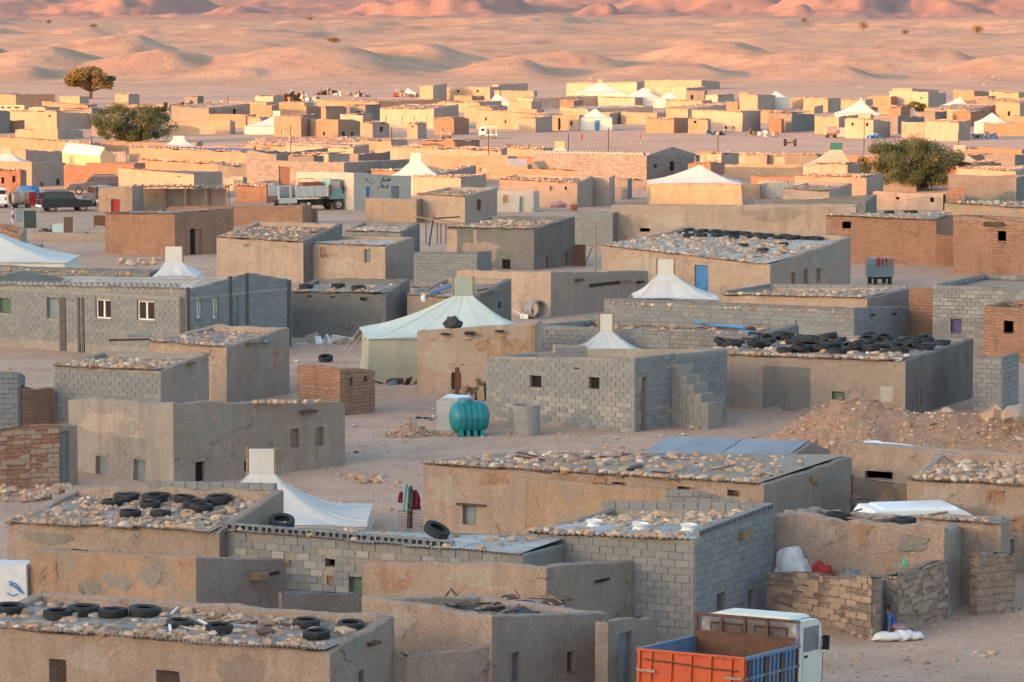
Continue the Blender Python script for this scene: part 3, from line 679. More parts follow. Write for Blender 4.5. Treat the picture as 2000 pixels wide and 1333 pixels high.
def on_roof(B, px, py, lift=0.0):
    a, b, c = B['rp'](0, 0), B['rp'](B['W'], 0), B['rp'](0, B['D']); ux, uy = (b - a).x / B['W'], (b - a).y / B['W']; vx, vy = (c - a).x / B['D'], (c - a).y / B['D']; z = a.z; det = ux * vy - uy * vx
    for k in range(7):
        p = at_z(px, py, z); dx, dy = p.x - a.x, p.y - a.y; u = (dx * vy - dy * vx) / det; v = (ux * dy - uy * dx) / det
        z = .5 * z + .5 * (B['rp'](min(max(u, 0), B['W']), min(max(v, 0), B['D'])).z + lift)
    return at_z(px, py, z)
# ------------------------------------------------------------------ the near houses, front row first
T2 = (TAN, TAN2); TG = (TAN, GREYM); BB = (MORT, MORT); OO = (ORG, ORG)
A1 = house('A1', 'nearest tan mud house with tyres and rubble on its roof', -70, 643, 770, 1222, 1272, 1203, 2.5, T2, kB=1.0, th=25,
      holes=[('F', 97, 1288, 129, 1345, 'grille'), ('F', 306, 1310, 350, 1360, 'grille'), ('S', 700, 1310, 709, 1350, 'sh', VOID)], stones=1.0, scatter=120, sheet=SHG, where='the roof of the nearest tan house, bottom left', cell=0.25, srange=(0.15, 0.92), amp=0.035)
A2 = house('A2', 'low tan mud house with a stick-covered roof behind the orange truck', 706, 960, 1187, 1163, 1206, 1197, 2.5, (TAN, TAN2), th=42,
      holes=[('S', 998, 1275, 1013, 1329, 'sh', SHUT), ('S', 1106, 1272, 1121, 1313, 'sh', BROWND)], seeroof=1, roof='flat', stones=0.0, scatter=0, where='the stick-covered roof behind the orange truck', cell=0.25, dback=0.1)
A3 = house('A3', 'bare tan mud house with two beam holes in front of the long block house', 708, 1068, 1298, 1097, 1104, 1119, 2.45, (TAN, TAN2), th=38, roof='flat',
      holes=[('S', 1160, 1131, 1191, 1138, 'sh', WOODD), ('S', 1222, 1133, 1241, 1140, 'sh', WOODD)], cell=0.25)
A4 = house('A4', 'grey concrete block house with white ribbed roof and wheel rims', 1027, 1357, 1511, 1042, 1054, 996, None, BB, yb=1262, th=27, sheet=SHW, period=0.17, amp=0.004,
      holes=[('S', 1399, 1158, 1414, 1204, 'void'), ('S', 1460, 1150, 1473, 1198, 'void')], blocks='FS', name='block_house', stones=1.0, scatter=130, srange=(0.35, 0.92), where='the white ribbed roof of the near block house', t=0.22, split=lambda z: 'b', pk=dict(jit=0.005))
A5 = house('A5', 'long low concrete block house with three tyres on a white roof', 300, 1024, 1062, 1024, 1083, 1062, 2.45, BB, th=27, sheet=SHW, amp=0.004, back=2.6,
      holes=[('F', 636, 1092, 654, 1107, 'void'), ('F', 639, 1125, 651, 1142, 'fill'), ('F', 682, 1127, 707, 1158, 'sh', SHUTG)], blocks='F', name='block_house', stones=0.15, scatter=30, where='the long block house roof with the white sheet', t=0.22, split=lambda z: 'w' if random.random() < 0.35 else 'b', pk=dict(keep=0.9, jit=0.006), dback=0.15)
A6 = house('A6', 'roofless hut with peeling orange plaster above the nearest house', 58, 383, 558, 1074, 1090, 1101, 2.3, (ORGP, TAN2), th=36, roof='open', holes=[('S', 524, 1117, 546, 1124, 'void')], cell=0.25)
A7 = house('A7', 'tan mud house with a dozen tyres among stones on its roof', 13, 428, 554, 1022, 1037, 957, 2.5, T2, kB=0.55, th=27, holes=[('F', 140, 1073, 171, 1079, 'void')],
      stones=1.0, scatter=150, sheet=SHG, where='the tyre and stone roof below the white tent', srange=(0.08, 0.9), cell=0.28, period=0.09)
A8 = house('A8', 'rough rounded mud house beside the courtyard wall', 1508, 1847, 1910, 1003, 1032, 1047, 2.5, (TANP, TAN2), th=18, seeroof=1, roof='flat', holes=[('S', 1876, 1062, 1882, 1084, 'void')], amp=0.075, cell=0.25)
A8b = house('A8b', 'mud room with a sheet eave left of the low end wall', 1790, 1956, 1975, 1012, 1024, 1010, 2.3, T2, th=20, stones=0.8, scatter=10, where='the sheet eave at the right edge', ssize=0.7)
# row two
B1 = house('B1', 'long tan mud house with lines of stones on its wide roof', 825, 1492, 1664, 906, 946, 894, 2.5, (TANP, TAN2), kB=0.45, th=27, sheet=SHD,
      holes=[('F', 904, 988, 929, 1025, 'sh', SHUT), ('F', 1196, 937, 1222, 949, 'void'), ('F', 1323, 947, 1347, 957, 'void'), ('F', 1421, 953, 1444, 970, 'void')], stones=1.0, scatter=170, where='the wide roof of the long tan house', srange=(0.12, 0.9), cell=0.28, period=0.13)
B2 = house('B2', 'tall plain mud house with small windows behind the white tent chimney', 133, 338, 674, 779, 788, 797, None, (TANG, TAN2), yb=952, th=47, roof='flat',
      holes=[('F', 188, 892, 208, 932, 'sh', SHUT), ('F', 262, 897, 283, 939, 'sh', SHUT), ('S', 381, 901, 399, 941, 'sh', VOID), ('S', 476, 901, 485, 921, 'void'), ('S', 568, 838, 584, 873, 'sh', TAN2), ('S', 617, 835, 632, 870, 'sh', TAN2)], cell=0.28, amp=0.04)
B6 = house('B6', 'small concrete block house with round stones above the tall plain house', 105, 315, 408, 715, 724, 690, 2.35, (MORT, TAN2), th=27, blocks='F', name='block_house', stones=1.0, scatter=90, sheet=SHG, where='the small block house left of centre', cell=0.3, srange=(0.1, 0.7), amp=0.012, split=lambda z: 'b')
B7 = house('B7', 'tall mud house with drain pipes beside the small block house', 290, 443, 565, 667, 678, 640, None, (TAN, TAN2), yb=790, th=34, stones=0.9, scatter=50, sheet=SHG, where='the tall house with drain pipes', srange=(0.1, 0.9), ssize=0.8)
B8 = house('B8', 'little orange mud brick hut standing alone on the sand', 581, 664, 733, 713, 718, 724, None, OO, yb=816, th=40, roof='flat', holes=[('S', 683, 738, 688, 752, 'void'), ('S', 711, 735, 717, 746, 'void')], name='mud_hut')
B9 = house('B9', 'unfinished grey block house with outside steps behind the teal tank', 950, 1240, 1420, 697, 699, 682, None, BB, yb=849, th=38, seeroof=1, roof='open', amp=0.004, blocks='FS', name='block_house', t=0.2,
      holes=[('F', 1036, 734, 1058, 757, 'sh', VOID), ('F', 1151, 737, 1171, 760, 'sh', VOID), ('F', 1122, 711, 1131, 722, 'void'), ('S', 1247, 736, 1263, 846, 'void')], split=lambda z: 'w' if z < 1.15 and random.random() < 0.7 else 'b', limit=300)
B11 = house('B11', 'dark sided mud house with its roof covered in tyres', 1342, 1768, 1901, 690, 706, 662, 2.35, (TAN2, DARKM), kB=0.7, th=27, holes=[('F', 1512, 762, 1537, 791, 'sh', SHUTG), ('F', 1625, 765, 1650, 781, 'sh', SHUTG), ('S', 1793, 763, 1800, 791, 'fill')], stones=1.0, scatter=130, sheet=SHG, where='the tyre-covered roof right of centre', srange=(0.05, 0.9), period=0.09)
B14 = house('B14', 'mud house with white roof panels under the earth mound', 1655, 1905, 1960, 862, 893, 880, 2.4, T2, th=25, seeroof=1, roof='flat', holes=[('F', 1690, 921, 1743, 936, 'void')])
B15 = house('B15', 'stone covered mud house at the right edge below the boulders', 1770, 2140, 2190, 936, 956, 890, 2.6, (TANP, TAN2), th=22, holes=[('F', 1957, 1053, 1981, 1081, 'sh', SHUT)], stones=1.0, scatter=170, where='the right edge house below the boulders', srange=(0.05, 0.9), sheet=SHD)
# row three
C1s = dict(th=27)
C2 = house('C2', 'grey rendered house with three tyres along its eave', 568, 753, 800, 570, 573, 545, None, (GREYM, GREYM), yb=668, th=24, holes=[('F', 600, 571, 609, 580, 'void'), ('F', 645, 573, 656, 581, 'void'), ('F', 703, 576, 717, 588, 'void')], stones=0.35, scatter=10, sheet=SHG, where='the eave with three tyres', period=0.12)
C3 = house('C3', 'mud house with a blue pole on its roof behind the large tent', 795, 927, 998, 577, 583, 545, 2.3, (TAN2, GREYM), th=27, holes=[('S', 972, 590, 978, 602, 'void')], stones=0.6, scatter=25, where='the roof with the blue pole', ssize=0.8)
C5 = house('C5', 'tan mud house in front of the large tent', 815, 1047, 1085, 647, 632, 626, None, (TAN, TAN), yb=775, th=6, roof='flat', holes=[('F', 882, 728, 901, 762, 'sh', RUST)], back=3.0)
C6 = house('C6', 'low block house with blue poles on its flat roof', 1047, 1470, 1560, 634, 657, 634, 2.5, (BLK, BLK), th=24, seeroof=1, roof='flat', amp=0.008, name='block_house', stones=0, scatter=26, where='the flat roof with blue poles', srange=(0.3, 0.9), blocks='F', split=lambda z: 'b', pk=dict(umax=6.5))
C8 = house('C8', 'stained mud house with projecting beams left of the white tent', 892, 1075, 1266, 528, 532, 548, 2.5, (TAN, TAN2), th=36, roof='flat', holes=[('S', 1150, 552, 1212, 559, 'sh', WOODD)])
C10 = house('C10', 'long pale block wall house in front of the stone row', 1180, 1668, 1776, 583, 602, 603, 2.35, (BLK, BLK), th=27, seeroof=1, roof='flat', amp=0.008, name='block_house', stones=0.6, scatter=60, where='the long pale block house', srange=(0.4, 0.9), blocks='FS', split=lambda z: 'b')
C11 = house('C11', 'low house with hollow block parapet right of the small white tent', 1410, 1694, 1776, 576, 583, 564, 2.4, (TAN, TAN2), th=27, stones=1.0, scatter=70, where='the roof with the hollow block parapet', ssize=0.9)
C12 = house('C12', 'pale block house with a violet shutter at the right edge', 1822, 2070, 2150, 556, 568, 540, 3.1, (BLK, BLK), th=20, seeroof=1, roof='flat', amp=0.008, name='block_house', holes=[('F', 1857, 623, 1878, 651, 'sh', SHUTP)], blocks='F', split=lambda z: 'w' if random.random() < .4 else 'b')
C12b = house('C12b', 'narrow orange mud brick pier beside the pale block house', 1776, 1826, 1838, 561, 566, 562, 2.7, OO, th=20, roof='flat', name='mud_hut')
C13 = house('C13', 'orange mud hut with a black window at the right edge', 1922, 2050, 2090, 598, 606, 590, 2.6, OO, th=22, seeroof=1, roof='flat', holes=[('F', 1960, 627, 1979, 651, 'void')], name='mud_hut', scatter=10, where='the orange hut at the right edge', ssize=0.6)
C14 = house('C14', 'small grey block shed at the foot of the dark sided house', 1902, 1957, 1990, 697, 699, 690, 2.3, (BLK, BLK), th=27, roof='flat', amp=0.006, name='block_shed', blocks='FS', split=lambda z: 'b')
C15 = house('C15', 'orange mud brick house with an open brown door', 206, 341, 456, 416, 418, 408, None, OO, yb=503, th=34, roof='sheet', sheet=SHG, scatter=14, where='the orange brick house with the open door', holes=[('S', 371, 447, 382, 506, 'door', VOID), ('S', 382, 448, 393, 503, 'door', WOOD)], ssize=0.8)  # the VOID leaf is a dark sheet standing in for the shaded doorway
C16 = house('C16', 'mud house with a stone heaped roof left of the double house', 423, 592, 669, 463, 474, 437, 2.5, (TAN, GREYM), th=27, stones=1.0, scatter=130, where='the stone heaped roof left of the double house', srange=(0.08, 0.9), ssize=0.9, sheet=DUST)
C17a = house('C17a', 'block end of the double house with bricked up window', 497, 575, 600, 471, 473, 455, 2.4, BB, th=20, amp=0.006, name='block_house', holes=[('F', 540, 486, 550, 504, 'fill')], stones=0.6, scatter=20, where='the block end of the double house', blocks='F', split=lambda z: 'w' if random.random() < .4 else 'b', ssize=0.7)
C17b = house('C17b', 'mud end of the double house with a blue cloth in its window', 573, 753, 808, 473, 482, 463, None, (TAN, TAN2), yb=553, th=22, sheet=SHW, holes=[('F', 626, 483, 638, 503, 'fill'), ('F', 712, 487, 724, 513, 'sh', SHUT)], stones=0.5, scatter=70, where='the mud end of the double house', ssize=0.75)
C18 = house('C18', 'low house with wavy white eave behind the double house', 672, 783, 820, 451, 454, 435, 2.3, (BLK, BLK), th=24, sheet=SHW, period=0.3, amp=0.01, name='block_house', stones=0.9, scatter=60, where='the roof with the wavy white eave', ssize=0.8)
C19 = house('C19', 'dark grey rendered house with two arched openings', 873, 1043, 1123, 444, 448, 424, None, (GREYM, DARKM), yb=528, th=30, holes=[('F', 981, 507, 997, 528, 'sh', VOID), ('S', 1063, 503, 1070, 526, 'sh', TAN), ('S', 1100, 495, 1108, 521, 'sh', TAN)], stones=1.0, scatter=130, where='the roof of the dark grey house with arches', srange=(0.08, 0.9), ssize=0.95, sheet=DUST)
C20 = house('C20', 'dark grey block walled yard beside the dark grey house', 808, 932, 960, 492, 494, 490, 2.1, (BLK, BLK), th=12, roof='open', amp=0.006, name='block_yard', cat='yard wall', t=0.2, blocks='F', split=lambda z: 'b')
C21 = house('C21', 'light grey block room right of the dark grey house', 1118, 1197, 1215, 414, 417, 412, 2.4, (BLK, BLK), th=14, roof='flat', amp=0.006, name='block_house', blocks='F', split=lambda z: 'b')
C22 = house('C22', 'very long plain mud house behind the blue door house', 1193, 1672, 1718, 400, 405, 398, 2.9, (TAN, TAN2), th=8, roof='flat', holes=[('F', 1250, 446, 1269, 453, 'void')], back=5.0)
C23 = house('C23', 'tan mud house with a blue door and tyres along its roof', 1175, 1504, 1661, 480, 518, 457, 2.35, (TAN, TAN2), th=29, sheet=SHW, holes=[('F', 1357, 508, 1383, 577, 'door', BLUED), ('S', 1545, 533, 1553, 556, 'sh', WOOD), ('S', 1569, 526, 1577, 556, 'sh', WOOD), ('S', 1594, 525, 1602, 551, 'sh', WOOD)], stones=1.0, scatter=400, where='the roof of the blue door house', srange=(0.06, 0.8), ssize=1.05, period=0.17)
C24 = house('C24', 'orange mud brick house with stones along its roof above the caged water tank', 1613, 1829, 1864, 421, 431, 420, None, (ORG, ORG), yb=521, th=15, holes=[('F', 1645, 428, 1662, 447, 'void')], stones=1.0, scatter=80, where='the orange house above the caged tank', ssize=0.9)
C24b = house('C24b', 'orange mud brick house with one window at the right edge above the tank', 1862, 2080, 2120, 420, 445, 430, 3.2, (ORG, ORG), th=18, seeroof=1, roof='flat', holes=[('F', 1949, 452, 1965, 471, 'void')])
C26 = house('C26', 'little brown mud hut with a sloping lean-to roof at the left edge', -45, 40, 52, 418, 458, 445, 1.7, (ORG, TAN2), th=12, roof='flat', holes=[('F', 22, 446, 27, 456, 'void')], name='mud_hut')
C27 = house('C27', 'low rubble-topped wall of a house behind the long school', -60, 292, 350, 516, 531, 526, 1.7, (BLK, BLK), th=10, roof='flat', amp=0.02, name='block_house', stones=0.6, scatter=60, where='the low house behind the long school', srange=(0.05, 0.9), back=3.0)
# row four: edge of the shade
house('D2', 'small hut with a pale painted gable and boarded window by the parked cars', 192, 258, 268, 366, 364, 362, None, (ORGP, TAN2), yb=416, th=12, holes=[('F', 217, 390, 234, 416, 'sh', RED)], roof='flat', name='mud_hut', back=3)
house('D3', 'sunlit orange mud house behind the shelter', 231, 379, 434, 328, 341, 336, 2.3, (TAN, TAN2), th=27, stones=0.1, scatter=30, where='the sunlit house behind the shelter', holes=[('F', 272, 333, 276, 338, 'void'), ('F', 309, 338, 320, 342, 'void'), ('F', 347, 341, 352, 346, 'void')], ssize=0.8)
house('D3b', 'brown mud brick yard wall behind the parked cars', 168, 262, 275, 318, 320, 318, 2.6, OO, th=10, roof='flat', back=4)
house('D3c', 'shaded mud wall with a hanging bundle behind the parked cars', 125, 172, 180, 322, 325, 322, 2.3, (ORG, TAN2), th=10, roof='flat', back=4)
house('D3d', 'orange mud yard wall behind the brick house with open door', 330, 590, 612, 404, 402, 400, 1.7, (ORG, ORG), th=8, roof='open', back=4)
D4 = house('D4', 'whitewashed shop with painted writing on its wall', 578, 691, 803, 335, 338, 345, None, (WHT, WHT), yb=412, th=45, roof='flat', holes=[('S', 715, 365, 722, 386, 'door', BLUED), ('S', 764, 364, 780, 388, 'door', DOORG)], name='shop_house')
house('D6', 'block house with a brown door behind the truck', 482, 672, 802, 312, 318, 311, 2.9, (BLK, BLK), th=35, roof='flat', amp=0.01, name='block_house', holes=[('F', 545, 326, 566, 360, 'door', BROWND)])
house('D7', 'low mud yard wall in front of the shop', 713, 813, 825, 387, 390, 388, None, (ORGP, TAN2), yb=436, th=14, roof='open', name='mud_yard', cat='yard wall', back=3)
house('D8', 'sunlit mud house with stones on its roof near the shop', 813, 908, 971, 379, 384, 367, None, (TANP, TAN2), yb=437, th=33, holes=[('S', 931, 390, 940, 411, 'sh', BROWND)], stones=1.0, scatter=60, where='the house near the shop', ssize=0.9, sheet=DUST)
house('D9', 'tiny white hut with a narrow door', 971, 1042, 1052, 372, 374, 372, None, (WHT, WHT), yb=416, th=12, roof='flat', holes=[('F', 983, 381, 993, 397, 'fill', WOOD), ('F', 1015, 384, 1023, 416, 'door', DOORG)], name='mud_hut', back=2.5, scatter=4, where='the tiny white hut', ssize=0.6)
house('D10', 'shaded mud house with a stone roof behind the tiny white hut', 975, 1128, 1158, 350, 358, 344, None, (TAN2, TAN2), yb=406, th=25, stones=1.0, scatter=70, where='the shaded house behind the tiny white hut', holes=[('F', 1074, 364, 1080, 373, 'sh', SHUT), ('F', 1103, 365, 1107, 371, 'void')], sheet=DUST, ssize=0.9)
house('D10b', 'shaded mud annex with a tall slit right of the stone roof house', 1156, 1190, 1201, 346, 349, 343, None, (TAN2, TAN2), yb=402, th=20, roof='flat', holes=[('F', 1187, 367, 1191, 387, 'void')])
house('D20', 'pale mud house with two tiny windows left of the white sheet gate', 1705, 1842, 1863, 374, 380, 376, None, (TAN, TAN2), yb=412, th=16, roof='flat', holes=[('F', 1750, 385, 1756, 390, 'void'), ('F', 1817, 386, 1824, 395, 'void')], scatter=30, where='the pale house with two tiny windows', ssize=0.7)
house('D21', 'grey parapet house in front of the pale mud house', 1512, 1690, 1712, 388, 398, 380, 2.6, (GREYM, GREYM), th=20, roof='flat')
house('D22', 'small house with a stone strewn roof left of the large round tree', 1529, 1620, 1664, 369, 374, 358, 2.4, (TANP, TAN2), th=27, stones=0.8, scatter=90, where='the small house left of the round tree', sheet=DUST, ssize=0.7, srange=(0.05, 0.9))
house('D23', 'grey house with a dark door at the right edge beside the white sheet', 1903, 1988, 2010, 356, 358, 354, None, (GREYM, GREYM), yb=396, th=14, roof='flat', holes=[('F', 1904, 370, 1912, 394, 'void'), ('F', 1926, 373, 1930, 385, 'void'), ('F', 1969, 373, 1973, 387, 'void')])
house('D24', 'low orange mud house with tyres on its roof at the right edge', 1845, 2010, 2060, 396, 408, 398, 2.5, (ORGP, TAN2), th=20, stones=0.8, scatter=70, where='the low orange house at the right edge', sheet=DUST)
house('D25', 'mud wall with a slanted top left of the white sheet gate', 1848, 1884, 1892, 375, 362, 362, 2.3, (ORG, TAN2), th=8, roof='open', back=2)
house('D26', 'shaded house with a stone parapet behind the small stone strewn house', 1552, 1692, 1725, 343, 347, 340, 2.5, (TAN2, TAN2), th=20, scatter=60, stones=.8, where='the shaded stone parapet house', cell=0.45, sheet=DUST)
house('D27', 'dark grey walled house behind the large round tree', 1852, 1985, 2010, 340, 348, 342, 2.7, (GREYM, GREYM), th=16, roof='flat', cell=0.45)
house('D28', 'sunlit stone roofed house right of the round tree', 1868, 1984, 2015, 328, 335, 326, 2.4, (TAN, TAN2), th=20, stones=.9, scatter=60, where='the sunlit house right of the round tree', cell=0.45)
D13 = house('D13', 'large grey block building with a gabled end wall', 1040, 1263, 1367, 300, 304, 303, None, (BLK, BLK), yb=366, th=36, roof='flat', amp=0.008, name='block_building', cat='building', holes=[('S', 1308, 315, 1318, 334, 'sh', VOID), ('S', 1277, 321, 1284, 328, 'void'), ('S', 1344, 318, 1351, 330, 'sh', BROWND)], cell=0.45)
# ------------------------------------------------------------------ the far camp: (xl, xc, xr, ytl, ytc, ytr, ybase, tone, roof, holes...)
ORD = ['first', 'second', 'third', 'fourth', 'fifth', 'sixth', 'seventh', 'eighth', 'ninth', 'tenth', 'eleventh', 'twelfth', 'thirteenth', 'fourteenth', 'fifteenth', 'sixteenth', 'seventeenth', 'eighteenth', 'nineteenth', 'twentieth', 'twenty-first', 'twenty-second', 'twenty-third', 'twenty-fourth', 'twenty-fifth', 'twenty-sixth', 'twenty-seventh', 'twenty-eighth', 'twenty-ninth', 'thirtieth', 'thirty-first', 'thirty-second', 'thirty-third', 'thirty-fourth', 'thirty-fifth', 'thirty-sixth', 'thirty-seventh', 'thirty-eighth', 'thirty-ninth', 'fortieth', 'forty-first', 'forty-second', 'forty-third', 'forty-fourth', 'forty-fifth']
t_, g_, o_ = 'tan', 'grey', 'orange'
FARROWS = {
'house in the hindmost row, below the dunes': [
 (-20, 31, 107, 182, 186, 184, 208, t_, 1), (820, 846, 872, 169, 167, 163, 197, t_, 0), (871, 957, 977, 172, 170, 170, 196, t_, 0, ('F', 893, 176, 897, 181), ('F', 931, 176, 935, 180)),
 (961, 974, 1031, 167, 165, 163, 194, t_, 0), (1106, 1244, 1259, 163, 161, 160, 189, t_, 2), (1259, 1370, 1406, 157, 157, 165, 176, t_, 0), (1262, 1341, 1380, 171, 172, 170, 197, t_, 0),
 (1340, 1376, 1381, 177, 178, 177, 199, g_, 0, ('F', 1349, 186, 1354, 198)), (1743, 1782, 1833, 172, 173, 178, 192, t_, 0), (1862, 1903, 1932, 176, 177, 181, 196, t_, 0), (1932, 1990, 2010, 179, 182, 180, 200, t_, 2)],
'house in the second row from the dunes': [
 (-20, 47, 108, 204, 206, 207, 222, t_, 0, ('F', 2, 209, 9, 212), ('F', 14, 209, 22, 212), ('F', 28, 209, 38, 212)), (82, 172, 190, 198, 206, 204, 222, t_, 1), (205, 330, 345, 205, 205, 203, 222, t_, 0), (335, 408, 489, 207, 212, 202, 240, g_, 1, ('S', 455, 213, 461, 229), ('S', 418, 216, 420, 221)),
 (545, 598, 628, 199, 206, 209, 236, t_, 0), (627, 637, 677, 207, 211, 209, 238, t_, 2), (676, 714, 744, 204, 206, 205, 236, g_, 2, ('F', 697, 217, 703, 230)), (855, 936, 980, 200, 201, 197, 220, t_, 2),
 (978, 1042, 1050, 177, 178, 178, 197, t_, 0), (1013, 1041, 1168, 191, 194, 188, 213, t_, 2), (1378, 1402, 1434, 185, 186, 185, 200, t_, 2), (1445, 1480, 1514, 182, 186, 187, 216, t_, 2), (1570, 1617, 1642, 191, 194, 193, 220, t_, 2),
 (1695, 1740, 1778, 187, 188, 190, 210, t_, 0), (1737, 1813, 1848, 178, 180, 182, 210, t_, 0, ('F', 1798, 190, 1801, 194)), (430, 520, 545, 199, 201, 199, 220, t_, 2), (620, 740, 860, 196, 200, 194, 216, t_, 2), (1168, 1240, 1262, 190, 192, 190, 212, t_, 2), (1300, 1372, 1390, 196, 198, 196, 214, t_, 2), (1545, 1590, 1606, 190, 192, 190, 212, t_, 0), (1630, 1690, 1705, 194, 196, 194, 214, t_, 2), (1880, 1930, 1945, 188, 189, 187, 206, t_, 0), (1945, 1992, 2012, 196, 203, 196, 237, t_, 2, ('F', 1968, 218, 1973, 227))],
'house in the third row from the dunes': [
 (-40, -12, 19, 214, 216, 217, 262, g_, 0), (19, 111, 176, 217, 218, 222, 254, t_, 2, ('F', 95, 225, 99, 230)), (488, 530, 545, 204, 206, 204, 244, t_, 0), (742, 847, 896, 212, 213, 204, 252, t_, 2, ('F', 754, 228, 760, 237, 1), ('F', 785, 228, 790, 237, 1), ('F', 809, 228, 815, 237, 1), ('F', 833, 228, 838, 237, 1), ('S', 862, 230, 865, 236, 1)),
 (930, 1060, 1082, 213, 226, 222, 254, t_, 2, ('F', 947, 230, 951, 236), ('F', 986, 235, 989, 241)), (1095, 1149, 1276, 209, 213, 208, 238, t_, 3), (1213, 1283, 1300, 219, 221, 220, 244, t_, 0), (1297, 1343, 1419, 211, 214, 204, 236, t_, 2),
 (1419, 1442, 1448, 198, 200, 198, 215, t_, 0), (1351, 1451, 1486, 216, 219, 217, 258, t_, 2, ('F', 1415, 247, 1420, 252), ('F', 1432, 247, 1435, 252)), (1571, 1590, 1608, 206, 208, 205, 222, t_, 0), (1500, 1547, 1592, 219, 221, 224, 258, g_, 2),
 (1716, 1752, 1776, 204, 206, 206, 224, t_, 0), (1708, 1753, 1806, 225, 227, 229, 262, g_, 0), (1806, 1891, 1951, 213, 216, 204, 238, t_, 2, ('F', 1868, 221, 1872, 225)), (176, 240, 262, 222, 224, 222, 252, t_, 0), (405, 480, 500, 222, 226, 224, 250, t_, 0), (1640, 1700, 1718, 222, 224, 222, 246, t_, 0), (1100, 1190, 1215, 219, 222, 219, 244, t_, 0), (1980, 2010, 2020, 226, 228, 226, 246, t_, 0)],
'house in the fourth row from the dunes': [
 (6, 36, 48, 233, 237, 235, 260, o_, 0, ('F', 14, 241, 18, 244)), (30, 113, 162, 254, 253, 255, 273, t_, 0), (325, 449, 460, 240, 236, 238, 263, t_, 0), (535, 588, 606, 228, 229, 229, 267, t_, 0, ('F', 550, 255, 555, 263, 1), ('F', 567, 255, 572, 263, 1)),
 (605, 660, 704, 232, 233, 236, 267, t_, 0, ('F', 631, 258, 635, 265), ('S', 668, 258, 673, 266), ('S', 685, 258, 690, 266)), (703, 727, 760, 240, 241, 240, 270, t_, 2, ('S', 742, 248, 748, 257)), (795, 815, 833, 241, 244, 238, 272, t_, 2, ('F', 803, 246, 807, 249)), (1014, 1045, 1079, 230, 232, 226, 260, t_, 2),
 (1077, 1131, 1140, 226, 226, 224, 256, t_, 0, ('F', 1090, 231, 1095, 254), ('F', 1114, 237, 1118, 246)), (1262, 1316, 1345, 231, 233, 231, 261, t_, 2), (1344, 1382, 1388, 232, 234, 232, 262, t_, 2, ('F', 1355, 236, 1360, 241)), (1502, 1526, 1532, 232, 234, 233, 260, o_, 0),
 (1591, 1638, 1677, 226, 229, 224, 262, t_, 0, ('F', 1610, 253, 1616, 259)), (1650, 1706, 1739, 232, 234, 238, 270, t_, 2, ('F', 1663, 240, 1667, 246), ('F', 1691, 241, 1696, 247)), (1761, 1806, 1812, 238, 240, 239, 269, t_, 0), (1807, 1872, 1896, 236, 240, 235, 276, t_, 2), (1921, 2010, 2020, 241, 242, 241, 266, t_, 0)],
'house in the sunlit row behind the shade line': [
 (-20, 180, 196, 262, 281, 277, 304, t_, 2), (180, 384, 396, 277, 279, 277, 302, t_, 0), (701, 781, 795, 275, 277, 275, 303, t_, 0), (482, 540, 640, 293, 302, 290, 322, g_, 0), (560, 690, 720, 283, 290, 280, 310, t_, 2), (252, 482, 500, 287, 298, 288, 319, t_, 4), (762, 978, 990, 287, 295, 288, 325, t_, 2),
 (1362, 1393, 1400, 295, 297, 296, 325, t_, 0), (1393, 1538, 1568, 300, 307, 300, 330, t_, 2), (1617, 1716, 1730, 302, 304, 302, 332, t_, 0), (1456, 1498, 1503, 303, 304, 303, 330, t_, 0), (480, 560, 580, 281, 286, 282, 305, t_, 2), (800, 900, 930, 281, 284, 281, 300, t_, 2), (985, 1060, 1080, 288, 292, 288, 312, t_, 2), (1730, 1790, 1815, 288, 291, 289, 310, t_, 0), (1880, 1996, 2010, 291, 292, 291, 308, t_, 0), (1908, 1983, 2015, 301, 303, 302, 322, g_, 0)],
'house along the edge of the shade': [
 (25, 50, 128, 292, 294, 296, 322, t_, 0), (-20, 61, 128, 316, 317, 318, 366, t_, 0, ('S', 78, 356, 82, 366), ('S', 110, 350, 116, 362)), (270, 426, 440, 312, 321, 316, 345, t_, 2), (838, 992, 1010, 305, 307, 304, 343, t_, 0), (740, 782, 800, 320, 324, 320, 345, o_, 2),
 (850, 874, 930, 338, 340, 322, 362, t_, 2), (926, 1030, 1045, 321, 323, 320, 352, t_, 0, ('F', 937, 328, 950, 336, 1)), (960, 1068, 1085, 306, 308, 305, 335, o_, 0), (1053, 1150, 1175, 311, 316, 311, 345, t_, 2), (1030, 1190, 1206, 330, 336, 328, 362, t_, 1), (1416, 1666, 1702, 321, 323, 321, 354, t_, 0),
 (1466, 1552, 1570, 345, 346, 343, 372, o_, 0), (1290, 1372, 1385, 333, 335, 334, 353, o_, 0), (1447, 1484, 1492, 359, 361, 359, 388, t_, 0), (1700, 1765, 1795, 330, 333, 330, 360, g_, 0), (436, 474, 482, 345, 347, 345, 374, t_, 0), (426, 484, 505, 322, 327, 322, 350, g_, 1), (1205, 1225, 1235, 348, 350, 349, 390, g_, 0), (615, 700, 770, 297, 302, 296, 324, g_, 0), (1230, 1300, 1320, 352, 354, 352, 368, g_, 0), (807, 900, 950, 345, 348, 340, 385, t_, 2), (-30, 40, 52, 332, 334, 333, 392, o_, 2, ('F', 3, 347, 8, 359), ('F', 24, 344, 29, 357)), (460, 520, 545, 362, 366, 360, 398, o_, 2)],
}
FR = random.Random(31)
